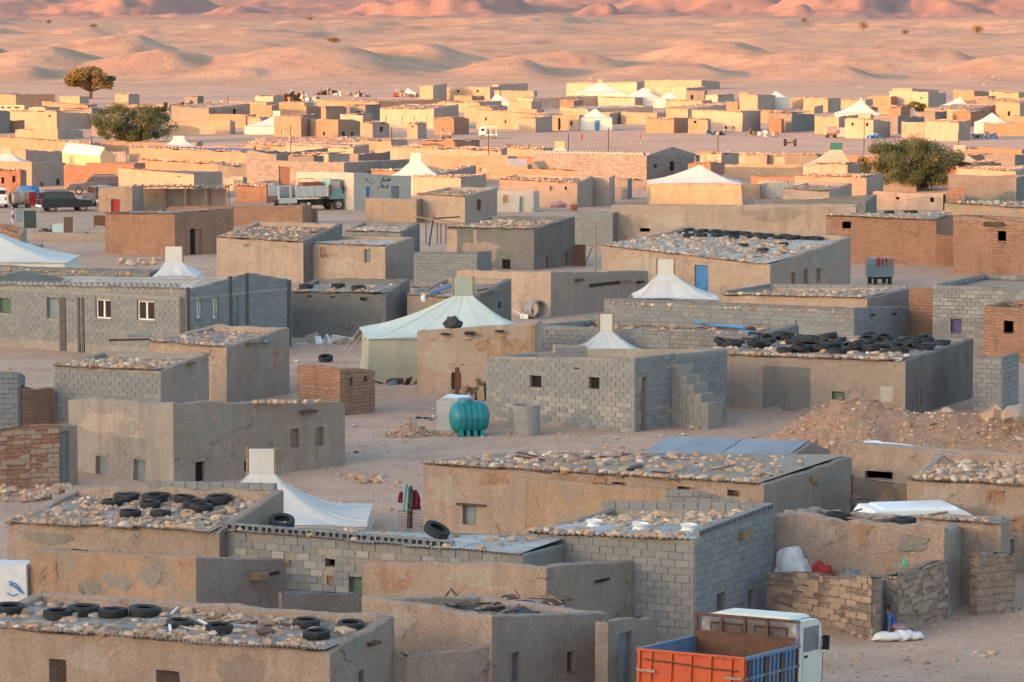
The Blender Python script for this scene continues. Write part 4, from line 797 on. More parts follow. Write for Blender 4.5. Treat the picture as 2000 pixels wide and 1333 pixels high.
for (nm, n, y0, y1, x0, x1) in (('house in the second row from the dunes', 10, 208, 224, 0, 2000), ('house in the third row from the dunes', 13, 232, 250, 0, 2000), ('house in the fourth row from the dunes', 9, 254, 268, 0, 850), ('house in the sunlit row behind the shade line', 9, 302, 328, 200, 900), ('house along the edge of the shade', 13, 336, 376, 430, 1860)):
    got = 0; tries = 0
    while got < n and tries < 400:
        tries += 1; yb_ = FR.uniform(y0, y1); x = FR.uniform(x0, x1); s0 = (yb_ - YH) / CAMH; w = FR.uniform(3.5, 7.5) * s0; hh = FR.uniform(2.0, 2.6) * s0
        if any(abs(yb_ - r[6]) < 10 and x < r[2] + 4 and x + w > r[0] - 4 for rr in FARROWS.values() for r in rr): continue
        if any(r[0] - 3 < q < r[2] + 3 and abs(yb_ - 6 - r[3]) < 5 for q in (x, x + w) for rr in FARROWS.values() for r in rr if 0): continue
        f_ = FR.uniform(.5, .72); FARROWS[nm].append((x, x + w * f_, x + w, yb_ - hh + FR.uniform(-1.5, .5), yb_ - hh, yb_ - hh + FR.uniform(-2, 1), yb_, FR.choice([t_, t_, o_, g_]), FR.choice([0, 2, 2, 1]))); got += 1
TONE = {'tan': (TAN, TAN2), 'grey': (GREYM, GREYM), 'orange': (ORG, ORG)}
for rowname, rows in FARROWS.items():
    order = sorted(range(len(rows)), key=lambda i: rows[i][0] + rows[i][2])
    for rank, i in enumerate(order):
        xl, xc, xr, ytl, ytc, ytr, yb, tone, rf = rows[i][:9]
        hs = [(h_[0], h_[1], h_[2], h_[3], h_[4], 'sh', SHW if len(h_) > 5 else VOID) for h_ in rows[i][9:]]  # VOID holes get dark sheets painted as shade inside the opening
        lab = f'{tone} mud {rowname}, {ORD[rank]} from the left'
        near = yb > 300
        house(('far', rowname, i), lab, xl, xc, xr, ytl, ytc, ytr, None, (random.Random(str(lab)).choice([(FTAN, TAN2), (FTAN, TAN2), (FBRN, FBRN), (TAN, TAN2)]) if tone == 'tan' else TONE[tone]), yb=yb, cell=0.5 if near else 0.9, roof='sheet' if rf else 'flat', sheet={1: SHD, 2: DUST, 3: SHW, 4: BLUEP}.get(rf, SHD),
              stones=0.7 if rf in (2, 4) else 0, scatter=(45 if near else 26) if rf == 2 else (10 if rf else 0), where='the roofs of the far camp', holes=hs, amp=0.09, ssize=1.1, srange=(0.05, 0.95), dback=0.15, group='houses of the far camp', name='far_house')
# ------------------------------------------------------------------ the long school, gabled buildings
C1 = house('C1', 'long grey block school with white framed windows and gabled end', -90, 363, 569, 559, 567, 547, None, BB, yb=706, th=34, amp=0.004, blocks='FS', name='school_building', cat='building', t=0.22, gable=(489, 533), sheet=SHW,
     holes=[('F', 187, 585, 217, 623, 'win'), ('F', 268, 588, 302, 626, 'win'), ('F', 92, 582, 114, 622, 'sh', SHUT), ('F', -2, 582, 22, 612, 'sh', SHUTG), ('S', 383, 583, 394, 622, 'win'), ('S', 414, 583, 426, 622, 'win'), ('S', 455, 580, 466, 640, 'void')],
     split=lambda z: 'b', limit=300, pk=dict(zlo=0.5, jit=0.003))
def bandbox(B, sk, x0, y0, x1, y1, nm, mat, out=0.03, thick=0.1):
    sd = B['sides'][sk]; ua, za = sd.hit(x0, y0); ub, zb_ = sd.hit(x1, y1); mb = MB()
    za = sd.hit((x0 + x1) / 2, y0)[1]; zb_ = sd.hit((x0 + x1) / 2, y1)[1]
    mb.box(sd.pt((ua + ub) / 2, (za + zb_) / 2, out - thick / 2) - B['org'], (abs(ub - ua), thick, abs(za - zb_)), sd.rz()); return mb.build(nm, mat, B['e'])
PILM = plain('dark_pilaster', (0.12, 0.10, 0.088), (0.085, 0.072, 0.065), 0.9, 0, 4, bs=0.01)
for x0, x1 in ((117, 130), (152, 158), (160, 166), (352, 362)): bandbox(C1, 'F', x0, 581, x1, 698, 'pilaster', PILM, 0.06)
for x0, x1, y0, y1 in ((364, 370, 562, 690), (447, 453, 540, 690), (479, 485, 534, 690), (560, 567, 548, 690)): bandbox(C1, 'S', x0, y0, x1, y1, 'pilaster', PILM, 0.06)
sdF = C1['sides']['F']; sdS = C1['sides']['S']
for sd, z in ((sdF, None), (sdS, None)):
    mb = MB(); zz = sdF.hit(250, 578)[1]; mb.box(sd.pt(sd.L / 2, zz, 0.0) - C1['org'], (sd.L - 0.1, 0.1, 0.17), sd.rz()); mb.build('lintel_beam', CONC, C1['e'])
DIAG = bevbox('block', 0.40, 0.2, 0.19, 0.012, BLOCKW)
def block_row(B, v, du, tilt, nm='ridge_block', u0=0.2, u1=None, sc=1.0, lift=0.14):
    u = u0
    while u < (u1 or B['W'] - 0.3):
        p = B['rp'](u, v) - B['org']; link(nm, DIAG, B['e'], p + Vector((0, 0, lift)), (random.uniform(-.03, .03), tilt + random.uniform(-.08, .08), -B['theta'] + random.uniform(-.04, .04)), (sc, sc, sc)); u += du
block_row(C1, 0.12, 0.36, 0.75, sc=1.15)
block_row(C1, 1.5, 0.44, 0.0, lift=0.17)
# the grille of the gable door
mb = MB(); sd = sdS; ua, _ = sd.hit(455.5, 600); ub, _ = sd.hit(465.5, 600); za = sd.hit(460, 638)[1]; zt_ = sd.hit(460, 582)[1]
for k in range(5): mb.box(sd.pt(ua + (ub - ua) * k / 4, (za + zt_) / 2, -0.05) - C1['org'], (0.05, 0.03, zt_ - za), sd.rz())
for k in range(9): mb.box(sd.pt((ua + ub) / 2, za + (zt_ - za) * k / 8, -0.045) - C1['org'], (ub - ua, 0.03, 0.05), sd.rz())
mb.build('door_grille', SHUT, C1['e'])
B13 = house('B13', 'low hut with a blue-grey sheet metal gable roof', 1255, 1538, 1625, 889, 898, 884, 2.1, (WPAINT, TAN2), th=24, gable=(1585, 864), sheet=SHB, name='sheet_roof_hut', cat='hut')
# far marquee with a pitched cloth roof
MQ = house('MQ', 'pitched white cloth canopy over a tan tent wall behind the parked cars', 122, 196, 226, 296, 305, 306, 2.2, (CANVO, CANVO), th=55, gable=(188, 289), sheet=CANV, name='canopy_tent', cat='tent', cell=0.6)
# ------------------------------------------------------------------ free-standing walls: points (x, top y, base y)
def wallrun(label, pts, mat=TAN, t=0.34, cell=0.25, amp=0.04, name='mud_wall', pcs=None, holes=(), cat='wall', group=None):
    Q = []
    for (x, yt, yb) in pts:
        g = at_z(x, yb, 0.0); z = z_for(g.y, yt); Q.append((g.x, g.y, z))
    org = Vector(((Q[0][0] + Q[-1][0]) / 2, (Q[0][1] + Q[-1][1]) / 2, 0)); e = empty(name, org, label, cat, group)
    V, F, U, MI = [], [], [], []; bl = []; sds = []; todo = []
    for (a, b) in zip(Q[:-1], Q[1:]):
        sd = Side(a, b, a[2], b[2]); sds.append(sd)
    def offset(i):
        n = Vector((0, 0))
        if i > 0: n += sds[i - 1].n
        if i < len(sds): n += sds[i].n
        n.normalize(); return Vector((Q[i][0], Q[i][1])) - n * t
    IN = [offset(i) for i in range(len(Q))]
    for i, sd in enumerate(sds):
        rect = []
        for (si, x0, y0, x1, y1, kind, mt) in holes:
            if si == i:
                ua, _ = sd.hit(x0, y0); ub, _ = sd.hit(x1, y0); za = sd.hit((x0 + x1) / 2, y1)[1]; zt2 = sd.hit((x0 + x1) / 2, y0)[1]
                r = [ua, max(za, -0.05), ub, min(zt2, min(sd.z0, sd.z1) - 0.15)]; rect.append(r); todo.append((sd, r, kind, mt))
        n0 = len(V); wall_side(V, F, U, MI, sd, 0.12, rect, 0.2, 0, cell, amp, org)
        # back face and cap of this run
        nu = max(1, int(sd.L / cell)); b = len(V)
        for k in range(nu + 1):
            f = k / nu; q = IN[i] + (IN[i + 1] - IN[i]) * f; zt3 = sd.top(sd.L * f); f2 = sd.pt(sd.L * f, zt3 - 0.02, -0.06)
            w = vn(q.x, q.y, 7.7, .9).z * amp * 1.5
            for p in ((f2.x, f2.y, zt3 + w), (q.x, q.y, zt3 - 0.03 + w), (q.x, q.y, -0.6)): V.append((p[0] - org.x, p[1] - org.y, p[2]))
        for k in range(nu):
            for j in (0, 1):
                a = b + k * 3 + j; F.append((a, a + 3, a + 4, a + 1)); MI.append(0); U.extend([(k * cell, 2), (k * cell + cell, 2), (k * cell + cell, 1), (k * cell, 1)])
        for (endi, ee) in ((0, i == 0), (1, i == len(sds) - 1)):
            if ee:
                o_ = Q[i + endi]; q = IN[i + endi]; zt3 = o_[2] - 0.03; b2 = len(V)
                for p in ((o_[0], o_[1], -0.6), (q.x, q.y, -0.6), (q.x, q.y, zt3), (o_[0], o_[1], zt3)): V.append((p[0] - org.x, p[1] - org.y, p[2]))
                F.append((b2, b2 + 1, b2 + 2, b2 + 3) if endi else (b2 + 3, b2 + 2, b2 + 1, b2)); MI.append(0); U.extend([(0, 0), (t, 0), (t, zt3), (0, zt3)])
        if pcs: bl += pieces(sd, rect, None, org, **pcs)
    me = bpy.data.meshes.new('wall'); me.from_pydata(V, [], F); me.materials.append(mat); me.polygons.foreach_set('use_smooth', [True] * len(F))
    uvl = me.uv_layers.new(name='UVMap'); uvl.data.foreach_set('uv', np.array(U, dtype=np.float32).ravel()); me.update(); me.set_sharp_from_angle(angle=R(45))
    w = link('wall', me, e)
    if bl: lay(bl, w, 300, 'mud_brick' if pcs.get('kind') == 'm' else 'block')
    for sd, r, kind, mt in todo:
        if kind != 'void': shutter(sd, r, mt, e, org, 0.1, 'door' if kind == 'door' else 'shutter')
    return dict(e=e, sds=sds, org=org)
MBR = dict(kind='m', bl=0.40, bh=0.165, jit=0.026, gap=0.014, keep=0.75, out=-0.02)
wallrun('rough mud brick courtyard wall behind the truck, left of the blocked gateway', [(1497, 1117, 1212), (1600, 1121, 1232), (1703, 1129, 1252)], ROUGH, amp=0.05, pcs=MBR, name='courtyard_wall')
wallrun('rough mud brick courtyard wall right of the blocked gateway', [(1752, 1124, 1238), (1800, 1110, 1222), (1850, 1093, 1208)], ROUGH, amp=0.05, pcs=MBR, name='courtyard_wall')
wallrun('stacked grey blocks closing the courtyard gateway', [(1700, 1132, 1236), (1756, 1130, 1232)], MORT, 0.2, amp=0.004, name='block_wall', pcs=dict(jit=0.012, gap=0.02))
wallrun('low square-ended mud wall right of the rounded house', [(1908, 1079, 1204), (1945, 1078, 1200), (1980, 1082, 1196)], ROUGH, amp=0.05)
wallrun('curved low mud wall with an orange patch at the bottom centre', [(768, 1268, 1440), (795, 1280, 1440), (860, 1275, 1430), (962, 1262, 1412)], TANP, amp=0.03, t=0.3)
wallrun('mud wall with a tall grey door beside the orange truck', [(1187, 1213, 1400), (1240, 1208, 1380), (1282, 1207, 1362)], TAN2, amp=0.04, holes=[(0, 1207, 1236, 1232, 1400, 'door', DOORG)])
wallrun('low dark mud wall joining the orange plaster hut to the block house', [(552, 1157, 1300), (708, 1161, 1290)], GREYM, amp=0.03)
wallrun('yard wall with an orange patch in front of the long tan house', [(1027, 937, 1096), (1160, 945, 1112), (1300, 957, 1128)], ORGP, amp=0.03, cell=0.3)
wallrun('sloping grey block wall in front of the long tan house', [(1300, 954, 1128), (1390, 966, 1132), (1480, 994, 1136)], BLK, 0.2, amp=0.006, name='block_wall', pcs=dict(jit=0.006))
wallrun('patched yard wall between the long tan house and the stone roof at right', [(1663, 931, 1062), (1776, 950, 1062)], mud('patchy_cement', (0.40, 0.29, 0.19), (0.33, 0.24, 0.165), patch=(0.17, 0.16, 0.15), pth=0.5), amp=0.03, holes=[(0, 1667, 975, 1701, 1000, 'door', SHUT)])
wallrun('orange mud brick wall with a corner pier at the left edge', [(-30, 842, 958), (60, 832, 953), (118, 826, 950)], ORG, amp=0.04, pcs=dict(kind='m', bl=0.42, bh=0.17, jit=0.012, gap=0.02, keep=0.8, out=-0.014))
wallrun('tan buttress left of the tall plain house', [(116, 836, 950), (152, 829, 946)], TAN2, t=0.5, amp=0.03, holes=[(0, 119, 842, 134, 946, 'door', DOORG)])
wallrun('low orange wall joining the two orange houses above the caged tank', [(1826, 458, 521), (1866, 460, 521)], ORG, amp=0.03)
wallrun('grey block pier with a crumbling orange edge at the left edge', [(-30, 725, 838), (36, 728, 836), (50, 732, 832)], BLK, 0.5, amp=0.02, pcs=dict(jit=0.006))
wallrun('crumbled brown mud wall beside the small block house', [(48, 755, 835), (75, 762, 830), (106, 758, 826)], ORG, amp=0.06, t=0.4)
wallrun('low mud wall across the yard of the parked cars', [(58, 452, 470), (140, 455, 472), (206, 456, 473)], TAN2, t=0.3, amp=0.03, cell=0.4)
wallrun('ragged mud wall stump beside the truck', [(598, 412, 436), (608, 408, 437), (620, 413, 437)], ORG, t=0.5, amp=0.05, cell=0.3)
wallrun('raised grey block corner rising behind the unfinished house front', [(1050, 690, 822), (1084, 690, 822), (1085, 673, 822), (1146, 676, 821)], MORT, 0.2, amp=0.004, name='block_wall', pcs=dict(jit=0.006))
# crenellated hollow blocks on parapets
def hollow_row(B, sk, n0=0.1, n1=None, inset=0.1, step=0.42, lift=0.09, name='parapet_block'):
    sd = B['sides'][sk]; u = n0
    while u + 0.2 < (n1 or sd.L):
        q = sd.pt(u + 0.2, sd.top(u + 0.2) + lift, -inset) - B['org']
        link(name, HOLLOW, B['e'], q, (0, random.uniform(-.01, .01) - math.atan2(sd.z1 - sd.z0, sd.L), sd.rz() + random.uniform(-.02, .02))); u += step
hollow_row(A5, 'F', 0.05, 9.3); hollow_row(A5, 'K', inset=0.1); hollow_row(A4, 'S', 0.3); hollow_row(A4, 'K'); hollow_row(C11, 'K'); hollow_row(C11, 'W'); hollow_row(A7, 'K', 0.2, 4.5); hollow_row(C6, 'K'); hollow_row(D13, 'F') if False else None
block_row(D13, 0.1, 0.42, 0.6, lift=0.42, sc=1.3); block_row(D13, 2.6, 0.7, 0.0, lift=0.4, sc=1.3)
for kk in HOUSES:
    if kk[0] == 'far' and HOUSES[kk]['label'].endswith('shade line, sixth from the left'): block_row(HOUSES[kk], 0.1, 0.42, 0.7, sc=1.2)
D13g = MB(); sd = D13['sides']['S']; ua, za = sd.hit(1314, 287)
D13g.add([sd.pt(0, sd.z0 - 0.05, o) - D13['org'] for o in (0, -0.2)] + [sd.pt(ua, za, o) - D13['org'] for o in (0, -0.2)] + [sd.pt(sd.L, sd.z1 - 0.05, o) - D13['org'] for o in (0, -0.2)], [(0, 4, 2), (1, 3, 5), (0, 2, 3, 1), (2, 4, 5, 3)])
D13g.build('gable', BLK, D13['e'])
# outside steps of the unfinished block house
sd = B9['sides']['S']; us_, _ = sd.hit(1312, 770)
for k, zt_ in enumerate((2.55, 2.15, 1.8, 1.45, 1.1)):
    oa = k * 0.36; mb = MB()
    mb.box(sd.pt(us_ + 0.5, zt_ / 2 - 0.2, oa + 0.18) - B9['org'], (0.98, 0.352, zt_ + 0.4), sd.rz()); step_ = mb.build('step', MORT, B9['e'])
    p0 = sd.pt(us_ + 0.01, 0, oa); p1 = sd.pt(us_ + 0.01, 0, oa + 0.36); sd2 = Side(p0, p1, zt_, zt_); lay(pieces(sd2, [], None, B9['org'], jit=0.004, bl=0.4 if k % 2 else 0.36), step_)
EARTH = mud('red_earth', (0.74, 0.43, 0.28), (0.64, 0.365, 0.235), rough_bump=0.16, stain=0.0, fine=4.0)
def heap(x0, x1, ybase, prof, depth, name='earth_mound', mat=EARTH):
    """a bank of loose earth: prof gives (x, crest y) in the picture"""
    nx, ny = 90, 26; g0 = at_z((x0 + x1) / 2, ybase, 0); yc = g0.y + depth / 2
    xs = []; zs = []
    for i in range(nx + 1):
        px = x0 + (x1 - x0) * i / nx; zc = max(0.02, z_for(yc, np.interp(px, [p[0] for p in prof], [p[1] for p in prof]))); zs.append(zc); xs.append(x_for(px, yc, zc))
    X, FY = np.meshgrid(np.array(xs), np.linspace(0, 1, ny + 1)); Y = g0.y + depth * FY; sh = np.clip(1 - np.abs(FY - .5) * 2, 0, None) ** .9
    Z = np.array(zs)[None, :] * sh + (fbm(X * .9, Y * .9, 4, 3) * .55 + fbm(X * 3.1, Y * 3.1, 3, 9) * .22) * np.minimum(1, sh * 2.5) - .06
    V = np.stack([X, Y, Z], -1).reshape(-1, 3).tolist()
    F = [(j * (nx + 1) + i, j * (nx + 1) + i + 1, (j + 1) * (nx + 1) + i + 1, (j + 1) * (nx + 1) + i) for j in range(ny) for i in range(nx)]
    mb = MB(); mb.add(V, F); return tag(mb.build(name, mat, smooth=True), kind='structure')
heap(1470, 2110, 902, [(1470, 862), (1530, 838), (1590, 790), (1640, 772), (1690, 777), (1730, 795), (1790, 804), (1860, 808), (1920, 812), (2110, 806)], 8.0)
heap(735, 900, 862, [(735, 858), (800, 822), (850, 845), (900, 858)], 3.0)
heap(470, 770, 288, [(470, 284), (520, 268), (600, 270), (660, 266), (720, 270), (770, 284)], 22.0)
# ------------------------------------------------------------------ tents
def tent(label, xL, xR, yE, xP, yP, chim=None, roof=CANV, wall=CANV, he=1.7, yaw=0.0, panel=None, ropes=4, depth=None, door=None, pole_only=None, name='tent', sag=1.5):
    fl = at_z((xL + xR) / 2, yE, he); s = FPX / (fl.y * CP - (he - CAMH) * SP)
    w = (xR - xL) / s; dp = depth or min(w * 0.85, 7.0); cx = fl.x; cy = fl.y + dp / 2
    zp = z_for(cy, yP); zp = max(zp, he + 0.7); xp = x_for(xP, cy, zp)
    e = empty(name, (cx, cy, 0), label, 'tent', 'tents of the camp'); rx = (chim[0] / s / 2) if chim else 0.12
    n = 13; per = []
    for k in range(n): per.append((-1 + 2 * k / n, -1))
    for k in range(n): per.append((1, -1 + 2 * k / n))
    for k in range(n): per.append((1 - 2 * k / n, 1))
    for k in range(n): per.append((-1, 1 - 2 * k / n))
    cyaw, syaw = math.cos(yaw), math.sin(yaw); rings = 9; V = []; m = len(per)
    def eave(a, b):
        x, y = a * w / 2, b * dp / 2; return x * cyaw - y * syaw, x * syaw + y * cyaw
    tx = max(-w * 0.3, min(w * 0.3, xp - cx))
    for r in range(rings + 1):
        f = r / rings
        for (a, b) in per:
            ex, ey = eave(a, b); px, py = tx + a * rx, b * 0.06
            x = px + (ex - px) * f; y = py + (ey - py) * f; z = zp + (he - zp) * (1 - (1 - f) ** sag)
            if 0 < f < 1: z += (0.04 * math.sin(9 * math.atan2(b, a)) + .05 * noise.noise(Vector((a * 4 + xP, b * 4, f * 3)))) * f
            if f == 1: z -= 0.05 * (1 - min(1, abs(abs(a) - abs(b)) * 3)) - 0.02
            V.append((x, y, z))
    F = [(r * m + k, (r + 1) * m + k, (r + 1) * m + (k + 1) % m, r * m + (k + 1) % m) for r in range(rings) for k in range(m)]
    V0 = V; mb = MB(); mb.add(V, F); ro = mb.build('roof', roof, e, smooth=True, angle=50)
    mb = MB(); V = []
    for (zz, ins) in ((he - 0.02, 0.97), (he * 0.5, 0.975), (-0.05, 1.0)):
        for k, (a, b) in enumerate(per):
            ex, ey = eave(a * ins, b * ins); q = 0.05 * math.sin(k * 2.1) if zz < he - 0.1 else 0; V.append((ex + q, ey + q, zz))
    mb.add(V, [(r * m + k, (r + 1) * m + k, (r + 1) * m + (k + 1) % m, r * m + (k + 1) % m) for r in range(2) for k in range(m)]); mb.build('wall', wall, e, smooth=True, angle=40)
    if s > 35:
        for k in range(0, m, 3):
            mb = MB(); mb.tube([(V0[r * m + k][0], V0[r * m + k][1], V0[r * m + k][2] + .008) for r in range(rings + 1)], .012, 4, False); mb.build('seam', roof, ro)
    # hem along the eave
    mb = MB(); mb.tube([(*eave(a, b), he - 0.02) for a, b in per + per[:1]], 0.02, 4, False); mb.build('hem', roof, ro)
    if chim:
        zc = z_for(cy, chim[1]); zc = max(zc, zp + 0.4)
        mb = MB(); mb.box((tx, 0, (zp + zc) / 2 - 0.05), (rx * 2, 0.07, zc - zp + 0.1)); mb.build('vent_panel', panel or roof, e)
        for k in (-1, 1):
            mb = MB(); mb.tube([(tx + k * (rx + 0.05), 0, 0), (tx + k * (rx + 0.05), 0.01, zc + 0.06)], 0.045, 6); mb.build('pole', WOOD, e)
    if pole_only:
        for k in pole_only:
            mb = MB(); mb.tube([(tx + k / s, 0, 0), (tx + k / s, 0.01, zp + 0.9)], 0.05, 6); mb.build('pole', WOOD, e)
    for k in range(ropes):
        a = -1 + 2 * (k + 0.5) / ropes; ex, ey = eave(a, -1); mb = MB(); mb.tube([(ex, ey, he - 0.03), (ex * 1.02, ey - 0.9, 0.0)], 0.022, 5); mb.build('guy_rope', ROPE, e)
    if ropes:
        for sgn in (-1, 1):
            for b in (-0.8, 0.0, 0.8):
                ex, ey = eave(sgn, b); mb = MB(); mb.tube([(ex, ey, he - 0.03), (ex + sgn * 1.5, ey, 0.0)], 0.022, 5); mb.build('guy_rope', ROPE, e)
    if door: mb = MB(); mb.box((door[0] * w / 2, -dp / 2 - 0.05, he * 0.42), (w * 0.13, 0.05, he * 0.84)); mb.build('door_flap', BLUED, e)
    return e
tent('white tent with a wooden framed vent behind the tyre roof', 318, 716, 1028, 511, 926, (50, 877), he=.55, depth=5.0, ropes=0, sag=2.3)
tent('large pale green tent with olive walls in the centre', 703, 1042, 660, 905, 578, (36, 543), CANVT, CANVG, he=2.0, yaw=0.10, panel=plain('faded_green_canvas', (0.36, 0.39, 0.30), (0.32, 0.34, 0.26), 0.9), depth=6.0, ropes=3)
tent('small white tent rising from the unfinished block house yard', 1128, 1262, 694, 1184, 648, (24, 614), he=1.7, depth=4.0, ropes=0)
tent('white tent standing before the blue door', 1240, 1406, 586, 1300, 536, (31, 507), he=1.5, depth=4.5, ropes=2)
tent('white tent cut by the left edge, its slope pointing right', -230, 131, 513, -40, 440, None, he=1.3, ropes=0)
tent('white vent tent behind the long school', 298, 386, 540, 339, 511, (33, 482), he=1.5, depth=4.0, ropes=0)
tent('sunlit white tent behind the painted shop', 752, 872, 350, 812, 316, (22, 299), he=1.6, ropes=2)
tent('white tent with tan vent left of the gabled block building', 1056, 1142, 313, 1093, 291, (19, 276), he=1.6, ropes=0, panel=CANVO)
tent('wide tent with tan walls and guy ropes right of centre', 1268, 1450, 359, 1367, 323, None, CANV, CANVO, he=1.9, pole_only=(-9, 10), ropes=6)
tent('pale tent cut by the left edge above the parked cars', -46, 46, 317, 12, 301, (22, 289), he=1.6, ropes=0, panel=CANVG)
tent('small grey-white vent tent left of the blue roof', 318, 380, 285, 349, 278, (22, 266), he=1.6, ropes=0)
tent('far white tent with a blue door beside the roofless hut', 1130, 1196, 231, 1162, 213, None, he=2.0, ropes=0, door=(0.1,))
tent('far white tent, leftmost of three at the foot of the dunes', 1126, 1224, 181, 1172, 163, (9, 156), he=2.0, ropes=3, panel=CANVO)
tent('far bluish white tent, middle of three at the foot of the dunes', 1212, 1294, 192, 1257, 172, None, he=2.0, ropes=2)
tent('far small white tent, rightmost of three at the foot of the dunes', 1286, 1328, 194, 1306, 181, (9, 176), he=1.8, ropes=0, panel=CANVO)
tent('far white tent at the sand edge left of the bend', 1498, 1545, 192, 1515, 179, None, he=2.2, ropes=0)
tent('far large white tent right of the middle', 1636, 1720, 222, 1681, 197, (5, 193), he=2.0, ropes=2)
tent('far white tent behind the stone roofed house on the right', 1842, 1894, 207, 1875, 190, None, he=1.8, ropes=0)
tent('far white tent near the right edge', 1909, 1968, 240, 1938, 221, None, he=1.7, ropes=0)
tent('olive tent with a teal vent cloth', 1574, 1668, 324, 1633, 293, (23, 279), CANVG, CANVG, he=1.7, panel=TEALC, ropes=0)
tent('far white tent behind the sunlit hut on the left', 476, 570, 247, 540, 228, (14, 217), he=1.25, ropes=0)
tent('far tiny white tent between the sunlit houses', 955, 997, 198, 971, 186, (9, 177), he=1.8, ropes=0, panel=CANVO)
tent('olive tent with a grey vent behind the round tree', 1846, 1918, 318, 1874, 298, (23, 284), CANVG, CANVG, he=1.7, ropes=0)
# ------------------------------------------------------------------ tyres
def tyre_mesh(R0=0.33, w=0.2, hole=0.2):
    mb = MB(); r = R0 - 0.0; prof = [(hole, -w * 0.32), (hole + 0.03, -w * 0.46), (R0 - 0.05, -w * 0.5), (R0 - 0.012, -w * 0.42), (R0, -w * 0.2), (R0 - 0.008, -w * 0.18), (R0 - 0.008, -w * 0.06), (R0, -w * 0.04), (R0, w * 0.04), (R0 - 0.008, w * 0.06), (R0 - 0.008, w * 0.18), (R0, w * 0.2), (R0 - 0.012, w * 0.42), (R0 - 0.05, w * 0.5), (hole + 0.03, w * 0.46), (hole, w * 0.32), (hole + 0.05, w * 0.2), (R0 - 0.03, w * 0.1), (R0 - 0.03, -w * 0.1), (hole + 0.05, -w * 0.2)]
    mb.lathe(prof, 28, closed=True); return mb.mesh('tyre', RUB, True, 50)
TY = [tyre_mesh(), tyre_mesh(0.36, 0.23, 0.21), tyre_mesh(0.30, 0.18, 0.19)]
def tyre(p, label, group, size=1.0, tilt=(0, 0), k=None):
    o = link('tyre', TY[random.randrange(3) if k is None else k], None, p, (tilt[0] + random.uniform(-.05, .05), tilt[1] + random.uniform(-.05, .05), random.uniform(0, 6) if tilt == (0, 0) else .1), (size,) * 3)
    return tag(o, label, 'tyre', group)
def tyres(B, pts, phrase, group, size=1.0):
    for i, q in enumerate(sorted(pts)):
        p = on_roof(B, q[0], q[1], 0.12); tl = q[2] if len(q) > 2 else (0, 0)
        a, b, c = B['rp'](0, 0), B['rp'](B['W'], 0), B['rp'](0, B['D'])
        U_ = Vector(((b - a).x, (b - a).y)) / B['W']; V_ = Vector(((c - a).x, (c - a).y)) / B['D']; d_ = Vector((p.x - a.x, p.y - a.y)); det = U_.x * V_.y - U_.y * V_.x
        u = min(max((d_.x * V_.y - d_.y * V_.x) / det, .2), B['W'] - .6); v = min(max((U_.x * d_.y - U_.y * d_.x) / det, .25), B['D'] - .65); p = B['rp'](u, v) + Vector((0, 0, .16))
        if tl != (0, 0): p.z += 0.12
        lab = f'black tyre on {phrase}, {ORD[i]} from the left' if len(pts) <= 14 else f'black tyre among many on {phrase}'
        tyre(p, lab, group, size, tl)
tyres(A1, [(18, 1194), (113, 1203), (164, 1196), (221, 1200), (283, 1198), (352, 1221), (428, 1231), (598, 1220), (618, 1242), (685, 1225)], 'the nearest roof', 'tyres on the nearest roof', 1.05)
tyres(A7, [(273, 965), (342, 962), (251, 971), (309, 974), (365, 974), (219, 984), (293, 988), (255, 1005), (313, 1006), (382, 988), (394, 994), (440, 972)], 'the stone roof below the tent', 'tyres on the stone roof below the tent')
tyres(A5, [(467, 1014), (622, 1018, (0.32, 0.1)), (853, 1048, (0.3, 0.4))], 'the long block house', 'tyres on the long block house')
tyres(C2, [(598, 561), (660, 560), (700, 564)], 'the eave of the grey rendered house', 'tyres on the grey eave', 1.15)
tyres(C24, [(1752, 411), (1775, 414), (1790, 413)], 'the orange house above the caged tank', 'tyres on the orange house')
tyres(A8, [(1660, 1001), (1783, 1012)], 'the rounded mud house', 'tyres on the rounded mud house')
tt = []
for k in range(62):
    y = random.uniform(660, 688); f = (688 - y) / 28; x = random.uniform(1368 + f * 80, 1800 + f * 62)
    if all((x - q[0]) ** 2 + (3.2 * (y - q[1])) ** 2 > 600 for q in tt): tt.append((x, y + (x - 1600) * .02))
    else: tt.append((x, y + (x - 1600) * .02, (random.uniform(-.3, .3), random.uniform(-.3, .3))))
tyres(B11, tt, 'the tyre-covered roof', 'tyres covering the roof right of centre', 1.12)
tt = []
for row, y in enumerate((450, 455, 461)):
    x = 1325 + row * 10
    while x < 1618: tt.append((x, y + (x - 1325) * 0.022 + random.uniform(-1.5, 1.5))); x += random.uniform(24, 34)
tt += [(1490, 489), (1452, 480), (1530, 478)]
tyres(C23, tt, 'the roof of the blue door house', 'tyres on the blue door house', 1.05)
tyre(on_roof(A2, 1025, 1183, 0.1), 'black tyre among sticks on the roof behind the orange truck', None, 1.0)
tyre(at_z(636, 700, 0.2), 'black tyre lying by the guy ropes of the large tent', None, 1.0, (.3, 0))
tyre(on_roof(C6, 1412, 637, 0.15), 'dark tyre tilted beside the blue poles', None, 0.9, (0.6, 0.4))
